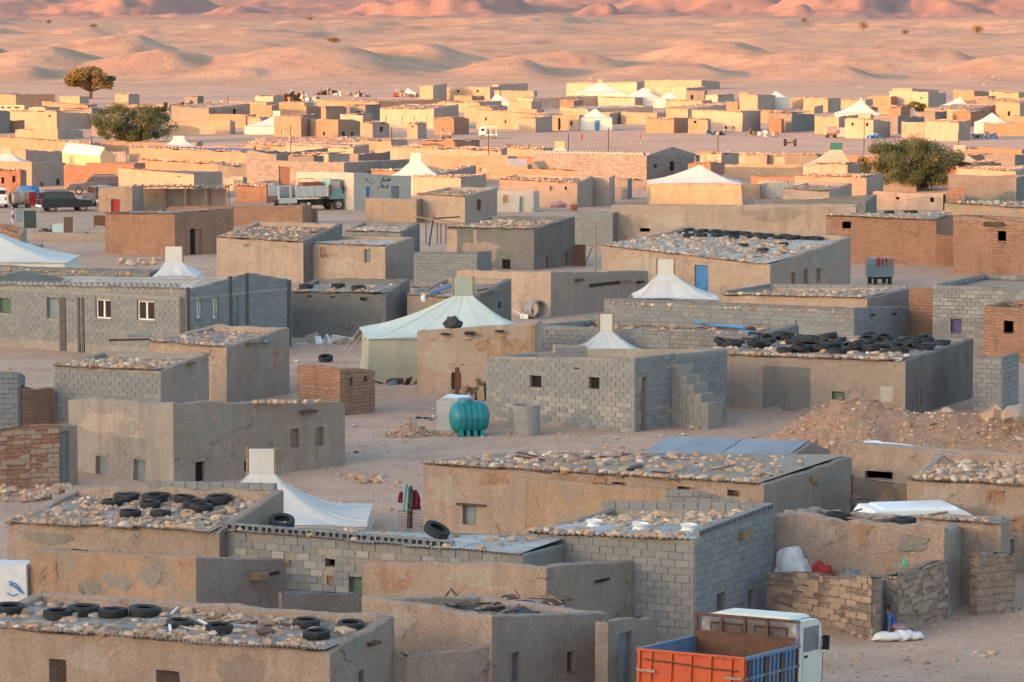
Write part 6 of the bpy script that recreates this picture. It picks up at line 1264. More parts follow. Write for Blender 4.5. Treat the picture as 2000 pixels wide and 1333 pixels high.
# near truck: local x forward (away from the camera), y left
def near_truck():
    C = at_z(1451, 1287, 2.1); th = R(26); hd = Vector((math.sin(th), math.cos(th), 0)); lf = Vector((-math.cos(th), math.sin(th), 0)); W, L = 2.62, 3.3
    g = Vector((C.x, C.y, 0)) + lf * (W / 2); e = empty('tipper_truck', g, 'old truck with orange tailgate, blue sides and white cab', 'truck', rz=math.atan2(hd.y, hd.x)); e.rotation_euler = (0, R(4.5), math.atan2(hd.y, hd.x))
    ORT = plain('orange_paint', (.55, .095, .03), (.48, .08, .028), .55, 0, 4, rust=(.24, .08, .045), rth=.58)
    mb = MB(); mb.box((.03, 0, 1.62), (.05, W, .96)); tg = mb.build('tailgate', ORT, e)
    for y in (-.5, -.385, -.19, .0, .19, .385, .5): mb = MB(); mb.box((-.02, y * (W - .1), 1.62), (.06, .07, .955)); mb.build('rib', ORT, tg)
    for z in (2.08, 1.16): mb = MB(); mb.box((-.022, 0, z), (.062, W, .05)); mb.build('rib', ORT, tg)
    mb = MB(); mb.tube([(-.07, 1.1, 1.88), (-.075, .3, 1.85), (-.075, -.4, 1.80), (-.07, -1.15, 1.79)], .02, 6); mb.build('bar', RUST, tg)
    for y in (-1.05, 1.05): mb = MB(); mb.box((-.065, y, 1.62), (.03, .42, .06)); mb.box((-.075, y * 1.12, 1.62), (.05, .2, .045)); mb.build('latch', SHD, tg)
    for s_ in (-1, 1):
        mb = MB(); mb.box((L / 2, s_ * (W / 2 - .03), 1.62), (L - .08, .05, .94)); sd = mb.build('side_board', BLUEP, e)
        mb = MB(); mb.box((L / 2, s_ * W / 2, 2.07), (L, .09, .07)); mb.build('rail', BLUEP, sd)
        for k in range(13): mb = MB(); mb.box((.15 + k * (L - .3) / 12, s_ * (W / 2 + .02), 1.6), (.09, .06, .86)); mb.build('stake', BLUEP if k % 4 else RUST, sd)
        mb = MB(); mb.box((L / 2, s_ * (W / 2 + .022), 1.62), (L - .05, .05, .06)); mb.build('rail', BLUEP, sd)
    mb = MB(); mb.box((L / 2, 0, 1.17), (L, W - .06, .08)); mb.build('bed_floor', RUST, e)
    hx = L; mb = MB(); mb.box((hx, 0, 1.7), (.06, W, 1.1)); hb = mb.build('headboard', RUST, e)
    for y in (-.5, -.2, .02, .25, .5): mb = MB(); mb.box((hx, y * (W - .08), 2.38), (.07, .07, .5)); mb.build('post', RUST if y > -.49 else BLUEP, hb)
    mb = MB(); mb.box((hx, 0, 2.62), (.07, W, .07)); mb.build('top_rail', RUST, hb)
    mb = MB(); n = 46
    for k in range(n):
        y = -W / 2 + .06 + k * (W - .5) / n
        mb.tube([(hx + .02, y, 2.25), (hx + .02, y + .42, 2.6)], .006, 3, False); mb.tube([(hx + .025, y + .42, 2.25), (hx + .025, y, 2.6)], .006, 3, False)
    tag(mb.build('wire_mesh', RUST, hb), kind='stuff')
    CAB = plain('cab_white', (.66, .63, .55), (.58, .55, .47), .45, 0, 3, rust=(.3, .2, .14), rth=.63)
    cx = L + .95; mb = MB()
    prof = [(-.8, 1.0), (.95, 1.0), (.95, 1.7), (.74, 2.45), (.5, 2.58), (-.7, 2.6), (-.8, 2.5)]
    mb.prism([(cx + a, b) for a, b in prof], -1.2, 1.2); cab = mb.build('cab', CAB, e)
    mb = MB(); mb.box((cx - .05, 0, 2.64), (1.2, 2.0, .07), taper=.9); mb.build('roof_panel', CAB, cab)
    for y0, w in ((.55, .75), (-.55, .75)):
        mb = MB(); mb.box((cx - .81, y0, 2.2), (.03, w + .08, .5)); f = mb.build('rear_window_frame', WOODD, cab); mb = MB(); mb.box((cx - .825, y0, 2.2), (.03, w, .42)); mb.build('pane', plain('cab_glass', (.42, .46, .45), (.36, .4, .39), .15), f)
    for s_ in (-1, 1):
        mb = MB(); mb.box((cx + .1, s_ * 1.205, 2.14), (.95, .02, .58)); mb.build('side_window', plain('side_glass', (.16, .19, .2), (.12, .14, .15), .15), cab)
        mb = MB(); mb.box((cx + .1, s_ * 1.207, 1.5), (1.0, .015, .8)); dr = mb.build('door', CAB, cab); mb = MB(); mb.box((cx - .25, s_ * 1.23, 1.75), (.16, .04, .05)); mb.build('handle', BLACK, dr)
        mb = MB(); mb.box((cx + .86, s_ * 1.3, 2.0), (.06, .16, .34)); mb.tube([(cx + .8, s_ * 1.18, 2.1), (cx + .86, s_ * 1.3, 2.12)], .02); mb.tube([(cx + .8, s_ * 1.18, 1.85), (cx + .86, s_ * 1.3, 1.88)], .02); mb.build('mirror', BLACK, cab)
        mb = MB(); mb.box((cx + .93, s_ * 1.1, 1.3), (.06, .2, .9)); mb.build('corner_trim', RED, cab)
    mb = MB(); mb.box((cx + .87, 0, 2.08), (.03, 2.1, .66), rot=Matrix.Rotation(-.26, 3, 'Y')); mb.build('windscreen', GLASSD, cab)
    mb = MB(); mb.box((cx + .98, 0, .85), (.16, 2.4, .3)); mb.build('bumper', RED, e)
    mb = MB(); mb.box((L / 2 + .8, .42, .95), (L + 2.2, .12, .25)); mb.box((L / 2 + .8, -.42, .95), (L + 2.2, .12, .25)); mb.build('chassis', BLACK, e)
    for x in (.9, L + .9):
        for s_ in (-1, 1): wheel(e, (x, s_ * 1.08, .5), .5, s_)
near_truck()
def mid_truck():
    g = at_z(598, 413, 0); g.y += 1.2; e = empty('cargo_truck', g, 'pale turquoise cargo truck with white slatted bed parked by the shop', 'truck', rz=R(30))
    TQ = plain('turquoise_paint', (.22, .36, .35), (.18, .30, .29), .55, 0, 3, rust=(.2, .12, .08), rth=.7); WB = plain('bed_white', (.52, .52, .49), (.44, .43, .40), .7, 0, 4, rust=(.3, .2, .14), rth=.64)
    mb = MB(); mb.prism([(1.75, 1.0), (3.3, 1.0), (3.3, 1.45), (2.95, 1.5), (2.75, 2.75), (1.85, 2.75), (1.75, 2.6)], -1.1, 1.1); cab = mb.build('cab', TQ, e)
    mb = MB(); mb.box((2.35, -1.11, 2.25), (.66, .03, .62)); mb.build('side_window', plain('glow_painted_glass', (.5, .36, .3), (.4, .3, .26), .2), cab)  # warm light on the pane is put into its colour
    mb = MB(); mb.box((2.85, 0, 2.2), (.03, 1.9, .8), rot=Matrix.Rotation(-.16, 3, 'Y')); mb.build('windscreen', GLASSD, cab)
    mb = MB(); mb.box((3.05, 0, 1.25), (.6, 2.3, .28)); mb.build('fender', TQ, cab); mb = MB(); mb.box((3.42, 0, .8), (.16, 2.3, .3)); mb.build('bumper', TQ, e)
    mb = MB(); mb.box((2.95, -1.25, 2.0), (.08, .22, .3)); mb.build('mirror', BLACK, cab)
    for x0, x1 in ((-1.55, -.05), (-.02, 1.5)):
        mb = MB(); mb.box(((x0 + x1) / 2, -1.2, 1.75), (x1 - x0, .06, .95)); sb = mb.build('side_board', WB, e)
        for k in range(3): m2 = MB(); m2.box((x0 + .03 + k * (x1 - x0 - .06) / 2, -1.24, 1.72), (.07, .06, 1.0)); m2.build('stake', WB, sb)
        m2 = MB(); m2.box(((x0 + x1) / 2, -1.235, 1.78), (x1 - x0, .03, .05)); m2.build('rail', WB, sb)
    mb = MB(); mb.box((-.8, 1.2, 1.75), (4.8, .06, .95)); mb.build('side_board', WB, e)
    mb = MB(); mb.box((-.8, 0, 1.26), (4.8, 2.4, .1)); mb.build('bed_floor', RUST, e)
    # rear bay with slats and the dropped flap
    for x in (-3.35, -2.2, -1.62): mb = MB(); mb.box((x, -1.2, 1.7), (.14, .1, 1.15)); mb.build('post', WB, e)
    for k in range(6): mb = MB(); mb.box((-2.5, -1.0, 1.36 + k * .15), (1.6, .05, .1)); mb.build('slat', SHUT, e)
    mb = MB(); mb.box((-2.48, -1.27, 1.0), (1.75, .06, .5)); mb.build('dropped_flap', WB, e)
    mb = MB()
    P = [(-.6 + 1.45 * math.cos(a) + .55, 0, 2.1 + .75 * math.sin(a)) for a in np.linspace(math.pi, 0, 12)]; mb.tube(P, .025, 5)
    for x in (-.75, -.05, .7): mb.tube([(x, 0, 2.0), (x, 0, 2.82 if abs(x) < .1 else 2.66)], .02, 5)
    mb.build('hoop', RUST, e); mb = MB(); mb.box((.45, .3, 2.25), (1.9, 1.0, .5)); mb.build('load', plain('rust_red_load', (.28, .1, .05), (.2, .08, .045), .8), e)
    mb = MB(); mb.box((0, 0, .85), (6.0, .9, .25)); mb.box((.6, -.7, .75), (1.0, .4, .5)); mb.build('chassis', BLACK, e)
    mb = MB(); mb.tube([(1.62, -1.3, 1.3), (1.62, -1.3, 2.3)], .13, 10); mb.build('exhaust', RUST, e)
    for x in (-2.2, -1.0, 2.6):
        for s_ in (-1, 1): wheel(e, (x, s_ * 1.0, .5), .5, s_)
mid_truck()
def suv(label, px, py, rz, body, glass=GLASSD, open_back=False, L=4.6, hgt=1.85):
    g = at_z(px, py, 0); g.y += .8; e = empty('parked_car', g, label, 'car', 'cars parked in the yard', rz)
    mb = MB(); W = 1.75; prof = [(-L / 2, .55), (-L / 2, 1.1), (-L / 2 + .1, 1.16), (L * .18, 1.16), (L / 2 - .12, 1.02), (L / 2, .9), (L / 2, .5), (L / 2 - .35, .42), (-L / 2 + .3, .42)]
    mb.prism(prof, -W / 2, W / 2); b = mb.build('body', body, e)
    cab = [(-L / 2 + .08, 1.15), (-L / 2 + .2, hgt - .06), (-L / 2 + .35, hgt), (L * .02, hgt), (L * .06, hgt - .05), (L * .2, 1.15)]
    mb = MB(); n = len(cab); P = []
    for y in (-1, 1): P += [(x, y * (W / 2 - .04 - (z - 1.15) * .14), z) for x, z in cab]
    mb.add(P, [tuple(range(n)), tuple(reversed(range(n, 2 * n)))] + [(i, i + n, (i + 1) % n + n, (i + 1) % n) for i in range(n)]); mb.build('roof', body, e)
    for y in (-1, 1):
        for x0, x1 in ((-L / 2 + .32, -L * .2), (-L * .185, -.02), (.05, L * .13)):
            mb = MB(); yy = y * (W / 2 - .07); mb.add([(x0, yy + y * .035, 1.22), (x1 + (.12 if x1 > .3 else 0), yy + y * .035, 1.22), (x1 - (.18 if x1 > .3 else 0), yy - y * .025, hgt - .14), (x0, yy - y * .025, hgt - .14)], [(0, 1, 2, 3) if y < 0 else (3, 2, 1, 0)]); mb.build('side_window', glass, e)
    mb = MB(); mb.box((L * .145, 0, 1.46), (.03, W - .25, .62), rot=Matrix.Rotation(-.42, 3, 'Y')); mb.build('windscreen', glass, e)
    mb = MB(); mb.box((-L / 2 + .13, 0, 1.45), (.03, W - .3, .5)); mb.build('rear_window', glass, e)
    for x, m_ in ((L / 2 + .05, BLACK), (-L / 2 - .05, WPAINT)): mb = MB(); mb.box((x, 0, .58), (.14, W - .1, .18)); mb.build('bumper', m_, e)
    for y in (-.62, .62):
        mb = MB(); mb.box((L / 2, y, .85), (.05, .26, .16)); mb.build('headlight', WPAINT, e); mb = MB(); mb.box((-L / 2, y * 1.15, .95), (.05, .12, .3)); mb.build('tail_light', RED, e)
    for x in (-L * .29, L * .31):
        for s_ in (-1, 1): wheel(e, (x, s_ * (W / 2 - .1), .4), .4, s_)
    mb = MB(); mb.box((-.8, -.55, hgt + .06), (2.2, .04, .04)); mb.box((-.8, .55, hgt + .06), (2.2, .04, .04)); mb.build('roof_rail', BLACK, e)
    if open_back:
        mb = MB(); mb.box((-L / 2 - .35, W / 2, 1.15), (.7, .05, 1.2), rot=Matrix.Rotation(.2, 3, 'Z')); mb.build('open_rear_door', RED, e)
    return e
DKC = plain('dark_car_paint', (.022, .026, .034), (.03, .034, .042), .3, 0, 2, spec=.5); GRC = plain('grey_blue_car_paint', (.085, .10, .13), (.07, .085, .11), .3, 0, 2, spec=.5)
suv('black off-road car with an open red rear door', 124, 415, R(24), DKC, open_back=True)
suv('blue-grey car with a long roof parked behind the black car', 185, 381, R(186), GRC, L=5.2)
suv('grey car nose-on between the other two cars', 190, 403, R(112), GRC)
suv('white pickup cut by the left edge beside the tank', -8, 408, R(100), WPAINT, L=4.2)
def van():
    p = at_z(1812, 1000, 2.05); e = empty('van', (p.x, p.y + 1.2, 0), 'white van showing only its roof behind the rounded house', 'van', rz=R(12))
    mb = MB(); mb.prism([(-1.9, .4), (1.9, .4), (1.95, 1.1), (1.25, 1.85), (1.0, 2.0), (-1.7, 2.05), (-1.9, 1.8)], -.85, .85); mb.build('body', WPAINT, e)
    mb = MB(); mb.box((-.3, 0, 2.06), (2.4, 1.5, .1), taper=.9); mb.build('roof', WPAINT, e)
    mb = MB(); mb.box((1.5, 0, 1.5), (.03, 1.4, .7), rot=Matrix.Rotation(-.85, 3, 'Y')); mb.build('windscreen', GLASSD, e)
    for s_ in (-1, 1):
        mb = MB(); mb.box((-.2, s_ * .86, 1.5), (2.4, .02, .5)); mb.build('side_window', GLASSD, e)
        for x in (-1.2, 1.2): wheel(e, (x, s_ * .8, .35), .35, s_)
van()
def far_cart():
    g = at_z(953, 271, 0); e = empty('stripped_van', g, 'stripped white van on the far open sand', 'van', rz=R(180))
    mb = MB(); mb.prism([(.3, .5), (1.35, .5), (1.35, 1.0), (1.1, 1.7), (.3, 1.75)], -.7, .7); mb.build('cab', WPAINT, e); mb = MB(); mb.box((-.3, 0, 1.74), (2.0, 1.5, .07)); mb.build('roof', WPAINT, e)
    mb = MB(); mb.box((-.3, 0, .55), (2.2, 1.4, .14)); mb.build('floor', WPAINT, e)
    for x in (-1.2, -.4):
        for y in (-.7, .7): mb = MB(); mb.box((x, y, 1.15), (.07, .07, 1.1)); mb.build('post', WPAINT, e)
    mb = MB(); mb.box((.75, .71, 1.3), (.5, .02, .4)); mb.build('side_window', GLASSD, e)
    for x in (-.9, .9):
        for s_ in (-1, 1): wheel(e, (x, s_ * .65, .28), .28, s_)
far_cart()
def axle():
    g = at_z(1543, 286, 0); e = empty('wheel_axle', g, 'two wheels on an axle lying on the far open sand', 'axle', rz=R(75))
    for s_ in (-1, 1): wheel(e, (0, s_ * .7, .5), .5, s_)
    mb = MB(); mb.tube([(0, -.7, .5), (0, .7, .5)], .09, 8); mb.tube([(0, 0, .5), (-.8, 0, .35)], .05, 6); mb.tube([(0, -.25, .5), (0, -.3, .95)], .05, 6); mb.build('axle', RUST, e)
axle()
# ------------------------------------------------------------------ clothes on a wire fence post, bundles, bucket
g = at_z(800, 1032, 0); e = empty('clothes_post', g, 'fence post hung with red and teal clothes beside the long tan house', 'clothes post')
mb = MB(); mb.tube([(0, 0, 0), (.02, 0, .7), (-.01, .02, 1.3)], [.10, .08, .06], 8); mb.build('post', WOODD, e)
def cloth(e, x, z0, z1, w, mat, nm='garment', y=-.12):
    n, m = 8, 8; V = []
    for j in range(n + 1):
        f = j / n; z = z1 + (z0 - z1) * f; ww = w * (.35 + .65 * min(1, f * 2.2)) * (1 + .08 * math.sin(7 * f))
        for i in range(m + 1):
            a = -1 + 2 * i / m; V.append((x + a * ww / 2, y - .07 * math.cos(a * 1.5) + .04 * math.sin(6 * a + 4 * f), z))
    mb = MB(); mb.add(V, [(j * (m + 1) + i, (j + 1) * (m + 1) + i, (j + 1) * (m + 1) + i + 1, j * (m + 1) + i + 1) for j in range(n) for i in range(m)]); o = mb.build(nm, mat, e, smooth=True)
    o.modifiers.new('thick', 'SOLIDIFY').thickness = .03; return o
TEALP = plain('teal_print', (.30, .45, .42), (.14, .27, .26), .9, 0, 9); DRED = plain('dark_red_cloth', (.22, .02, .03), (.15, .015, .02), .9, 0, 6)
cloth(e, -.10, .55, 1.45, .28, TEALP, y=-.16); cloth(e, -.27, .85, 1.2, .2, DRED); cloth(e, .18, .62, 1.25, .36, DRED, y=-.1); cloth(e, .05, .7, 1.4, .2, plain('grey_cloth', (.1, .1, .11), (.07, .07, .08), .9), y=-.2)
mb = MB()
for k in range(14): mb.tube([(-.35 + k * .1, .1, 0), (-.35 + k * .1, .1, .55)], .006, 3, False)
for k in range(6): mb.tube([(-.35, .1, .05 + k * .1), (.95, .1, .05 + k * .1)], .006, 3, False)
mb.build('wire_mesh', RUST, e)
def bundle(label, p, rx, ry, rz_, mat, name='bundle', cat='bundle', seed=0):
    import bmesh
    bm = bmesh.new(); bmesh.ops.create_icosphere(bm, subdivisions=4, radius=1)
    for v in bm.verts:
        n = noise.noise(v.co * 1.7 + Vector((seed, 0, 0))); v.co = Vector((v.co.x * rx, v.co.y * ry, max(-.55, v.co.z) * rz_)) * (1 + .30 * n - .22 * abs(noise.noise(v.co * 2.6 + Vector((0, seed, 0)))) - .14 * abs(noise.noise(v.co * 6 + Vector((seed, seed, 0)))))
    me = bpy.data.meshes.new(name); bm.to_mesh(me); bm.free(); me.materials.append(mat); me.polygons.foreach_set('use_smooth', [True] * len(me.polygons)); return tag(link(name, me, None, p), label, cat)
def gp(x, y, up=0.0, back=0.0):
    p = at_z(x, y, 0); p.y += back; p.z = up; return p
bundle('large white roped tarpaulin bundle behind the courtyard wall', gp(1546, 1195, .8), .68, .5, .95, WCLOTH, seed=23)
bundle('red blanket bundle behind the courtyard wall', gp(1606, 1200, .95), .36, .3, .55, RED, seed=9)
bundle('grey rag bundle beside the red blankets', gp(1660, 1200, .8), .4, .3, .5, SHUT, seed=6)
bundle('dark bundle tied with branches on the tan house roof', C5['sides']['F'].pt(C5['sides']['F'].hit(882, 641)[0], C5['sides']['F'].hit(882, 641)[1] + .15, -.4), .42, .35, .34, plain('dark_bundle', (.05, .045, .042), (.09, .08, .07), .9, 0, 8, bs=.03), seed=8)
bundle('white rag lying by the crumbled wall at left', gp(92, 802, .1), .35, .2, .14, WCLOTH, 'rag', 'rag', 11)
bundle('striped bundle hanging on the shaded wall behind the cars', gp(134, 368, 1.9), .3, .15, .4, plain('striped_cloth', (.06, .1, .32), (.5, .2, .08), .9, 0, 7), seed=13)
bundle('bright blue tarp over a load beside the tank', gp(52, 400, .9, 1.0), 1.2, .7, .9, BLUED, 'tarp', 'tarp', 14)
bundle('pile of purple cloths before the shaded house', gp(1092, 405, .2), .9, .5, .35, plain('purple_cloth', (.2, .13, .2), (.3, .22, .28), .9), seed=15)
bundle('white plastic bag left of the large tent', gp(596, 652, .2), .2, .15, .3, WCLOTH, 'bag', 'bag', 16)
bundle('hairy white hide hanging on the wall behind the large tent', C3['sides']['F'].pt(C3['sides']['F'].hit(829, 584)[0], C3['sides']['F'].hit(829, 584)[1], .08), .17, .1, .28, WCLOTH, 'hide', 'hide', 17)
bundle('white plastic jug lying on the bare mud house wall', on_roof(A3, 756, 1090, .36), .18, .1, .12, WCLOTH, 'jug', 'jug', 18)
mb = MB(); mb.lathe([(0, 0), (.14, 0), (.19, .32), (.2, .33), (.18, .32), (.135, .03), (0, .03)], 20); p = gp(1724, 1196, 1.3); bk = mb.build('bucket', SHG, None, p, smooth=True, angle=40); tag(bk, 'grey metal bucket on the blocks behind the gateway', 'bucket')
mb = MB(); mb.tube([(.19 * math.cos(a), 0, .32 + .2 * math.sin(a)) for a in np.linspace(0, math.pi, 10)], .01, 5); mb.build('handle', BLACK, bk)
mb = MB(); mb.lathe([(0, 0), (.07, 0), (.075, .02), (.075, .14), (.03, .2), (.03, .24), (0, .24)], 12); tag(mb.build('bottle', plain('green_plastic', (.08, .42, .24), (.07, .36, .2), .4), None, gp(1767, 1228, 1.64, .2), smooth=True), 'small green bottle on top of the courtyard wall', 'bottle')
g = gp(1716, 1215, 0); mb = MB(); mb.box((0, 0, .6), (.9, .4, 1.2)); tag(mb.build('block_stack', MORT, None, g + Vector((0, .35, 0))), 'stack of grey blocks behind the gateway', 'block stack')
# boulders on the mound
for lab, px, py, sz in (('largest pale boulder on the earth mound', 1936, 868, 1.15), ('long pale boulder above it at the right edge', 1975, 828, 1.2), ('small pale boulder at the right edge of the mound', 1988, 872, .6), ('flat tan rock on the crest of the mound', 1850, 815, .55)):
    pass
# ------------------------------------------------------------------ writing on the shop wall, traced stroke by stroke
def writing():
    sd = D4['sides']['S']; e = D4['e']; INK = plain('dark_green_paint', (.03, .06, .045), (.04, .07, .05), .8)
    def st(pts, r=.03):
        P = []
        for (x, y) in pts:
            u, z = sd.hit(680 + x * .07, 325 + y * .07); P.append(sd.pt(u, z, .02) - D4['org'])
        return P, r
    def glyphs(strokes, nm):
        mb = MB()
        for pts, r in strokes:
            P, r = st(pts, r); mb.tube(P, r, 5)
        mb.build(nm, INK, e)
    def dots(L): return [([(x, y), (x + 14, y + 6)], .028) for x, y in L]
    glyphs([([(1165, 325), (1120, 360), (1150, 385), (1165, 345), (1165, 400), (1060, 400), (935, 400)], .045), ([(1065, 395), (1065, 350)], .03), ([(1010, 395), (980, 350), (930, 345), (1010, 300)], .03), ([(935, 380), (930, 430), (905, 470), (890, 490)], .03)] + dots([(1050, 295), (1075, 295), (1003, 435)]), 'painted_word')
    glyphs([([(1130, 530), (1100, 525), (1090, 555), (1125, 560), (1085, 600), (1060, 580)], .024), ([(1085, 555), (1060, 600), (1030, 580), (1010, 600)], .022), ([(1000, 545), (990, 590), (960, 598)], .022), ([(965, 500), (975, 595)], .02), ([(945, 500), (945, 590), (920, 585), (905, 560), (900, 590), (880, 565), (875, 590), (850, 585)], .02), ([(850, 585), (825, 560), (815, 580), (830, 620), (825, 680), (850, 690)], .02)] + dots([(905, 530), (925, 530), (915, 515), (1070, 640)]), 'painted_word')
    glyphs([([(600, 490), (620, 480), (640, 500), (680, 480), (685, 455)], .02), ([(660, 380), (690, 375)], .018), ([(450, 475), (490, 460)], .018)] + dots([(640, 370), (600, 400), (470, 370), (455, 330)]), 'painted_word')
    g2 = plain('green_splash', (.2, .24, .12), (.28, .3, .2), .9); mb = MB()
    for k in range(6):
        u, z = sd.hit(680 + (515 + k * 9) * .07, 325 + (320 + k * 18) * .07); u2, z2 = sd.hit(680 + (520 + k * 9) * .07, 325 + (400 + k * 8) * .07); mb.tube([sd.pt(u, z, .015) - D4['org'], sd.pt(u2, z2, .015) - D4['org']], .03, 5)
    mb.build('painted_plant', g2, e)
writing()
# ------------------------------------------------------------------ trees and shrubs
def leaf_mat(name, a, b_):
    m, t, b = base_mat(name); r = _n(t, 'ShaderNodeNewGeometry').outputs['Random Per Island']; t.links.new(mixc(t, r, a, b_), b.inputs['Base Color']); b.inputs['Roughness'].default_value = .7; return m
LG = leaf_mat('acacia_leaf', (.105, .135, .06), (.05, .07, .032)); LO = leaf_mat('acacia_leaf_painted_sun', (.24, .18, .06), (.12, .10, .04)); LD = leaf_mat('dry_twig', (.24, .17, .08), (.14, .10, .05)); LY = leaf_mat('yellow_green_leaf', (.16, .16, .05), (.09, .10, .03)); BARK = plain('bark', (.16, .11, .075), (.1, .07, .05), .9, 0, 6, bs=.02)  # LO has warm sunlight put into the leaf colour
def tree(label, px, py, wpx, hpx, mat, n=9000, leaf=.11, trunk=.25, clumps=26, name='tree', cat='tree', low=.1, lift=0.0, aspect=.8, twig=0.0, clr=(.08, .16)):
    g = at_z(px, py, 0); g.z = 0; s = ppm(g); W = wpx / s; H = hpx / s; e = empty(name, g, label, cat)
    cl = []
    for k in range(clumps):
        a = random.uniform(0, 6.28); rr = math.sqrt(random.random()) * .46; z = H * (low + (1 - low) * random.uniform(.12, .9)); env = math.sin(math.pi * min(1, max(.12, (z / H - low * .5) / (1.05 - low * .5)))) ** .6
        cl.append((Vector((math.cos(a) * rr * W * env, math.sin(a) * rr * W * aspect * env, z)), random.uniform(*clr) * W))
    mb = MB(); base = [Vector((0, 0, -.1)), Vector((.1, .05, H * low * .6 + .2))]
    for st in range(3):
        o = Vector((random.uniform(-.3, .3), random.uniform(-.2, .2), 0)); mb.tube([base[0] + o, base[1] + o * 1.5 + Vector((random.uniform(-.3, .3), 0, .2))], [trunk, trunk * .7], 7)
    for c, r in cl:
        mid = c * .5 + Vector((0, 0, H * low * .3)); mb.tube([base[1], mid + Vector((random.uniform(-.2, .2), random.uniform(-.2, .2), 0)), c], [trunk * .5, trunk * .25, trunk * .08], 5)
    mb.build('trunk', BARK, e, smooth=True)
    C = np.array([tuple(c) for c, r in cl]); Rr = np.array([r for c, r in cl]); idx = rng.integers(0, clumps, n); d = rng.normal(size=(n, 3)); d /= np.linalg.norm(d, axis=1)[:, None]; rad = rng.random(n) ** .45
    P = C[idx] + d * (rad * Rr[idx])[:, None] * np.array([1.0, .9, .75]); P[:, 2] = np.maximum(P[:, 2], .05)
    a1 = rng.normal(size=(n, 3)); a1 /= np.linalg.norm(a1, axis=1)[:, None]; a2 = np.cross(a1, rng.normal(size=(n, 3))); a2 /= np.linalg.norm(a2, axis=1)[:, None]
    L = leaf * rng.uniform(.6, 1.5, n)[:, None]; Wd = L * (.5 if not twig else .12)
    if twig: a1 = d * .8 + a1 * .4; L = L * 3
    V = np.stack([P - a1 * L, P - a2 * Wd, P + a1 * L, P + a2 * Wd], 1).reshape(-1, 3); F = np.arange(4 * n).reshape(-1, 4)
    me = bpy.data.meshes.new('crown'); me.vertices.add(4 * n); me.vertices.foreach_set('co', V.ravel()); me.loops.add(4 * n); me.loops.foreach_set('vertex_index', F.ravel().astype(np.int32)); me.polygons.add(n); me.polygons.foreach_set('loop_start', np.arange(0, 4 * n, 4, dtype=np.int32)); me.update(calc_edges=True); me.materials.append(mat); link('crown', me, e); return e
tree('large round dark green acacia right of the middle', 1782, 372, 215, 104, LG, 52000, .075, .2, 110, low=.0, clr=(.05, .11))
tree('wide thin green acacia on the left between the houses', 262, 279, 190, 76, LG, 26000, .1, .25, 90, low=.0, clr=(.04, .1))
tree('far sunlit tree with a forked trunk below the dunes', 176, 194, 104, 60, LO, 14000, .19, .3, 40, low=.34, clr=(.07, .14))
tree('small yellow-green bush among the far right houses', 1793, 221, 40, 23, LY, 1600, .22, .1, 14, name='bush', cat='bush')
tree('dry brown brush left of the tan vent tent', 1014, 306, 66, 27, LD, 4200, .1, .05, 18, name='bush', cat='bush', twig=1)
tree('dry bare branches beside the tan house', 938, 782, 34, 44, LD, 700, .06, .03, 8, name='brushwood', cat='brushwood', twig=1)
tree('dark green bush behind the far left tent', 510, 243, 28, 22, LG, 1500, .2, .1, 10, name='bush', cat='bush')
# sparse shrubs on the dunes
def dist_for(px, py):
    d = ray(px, py); t = np.linspace(850, 7000, 3000); X, Y, Z = d.x * t, d.y * t, CAMH + d.z * t; G = terrain(X, Y); k = np.nonzero(Z < G)[0]
    return Vector((X[k[0]], Y[k[0]], G[k[0]])) if len(k) else None
for k, (px, py, w, h, wh) in enumerate(((650, 84, 26, 11, 'above the middle dune'), (1686, 62, 20, 22, 'on the far slope, the taller one'), (1910, 66, 24, 16, 'on the far slope at the right'), (1768, 68, 16, 10, 'on the far slope, a low one'), (95, 47, 12, 8, 'on the plateau at left'), (605, 40, 14, 6, 'on the plateau, left of centre'), (182, 54, 16, 6, 'below the plateau at left'), (1570, 44, 14, 9, 'under the far red hill'))):
    q = dist_for(px, py)
    if q is None: continue
    s = ppm(q); e0 = tree('lone dry shrub ' + wh, 1000, 600, 10, 10, LD if k else LO, 10, .01, .01, 2, name='shrub', cat='shrub')
    for c in list(e0.children): bpy.data.objects.remove(c)
    e0.location = q; W, H = w / s, h / s; n = 900; P = rng.normal(size=(n, 3)) * np.array([W * .22, W * .2, H * .2]) + np.array([0, 0, H * .55]); P[:, 2] = np.abs(P[:, 2]); a1 = rng.normal(size=(n, 3)); a2 = rng.normal(size=(n, 3)); L = W * .028
    V = np.stack([P - a1 * L, P - a2 * L * .6, P + a1 * L, P + a2 * L * .6], 1).reshape(-1, 3); mb = MB(); mb.add(V.tolist(), [tuple(range(4 * i, 4 * i + 4)) for i in range(n)]); mb.build('crown', LD if k != 1 else LO, e0)
    mb = MB(); mb.tube([(0, 0, -.3), (0, 0, H * .5)], W * .03, 6); mb.build('trunk', BARK, e0)
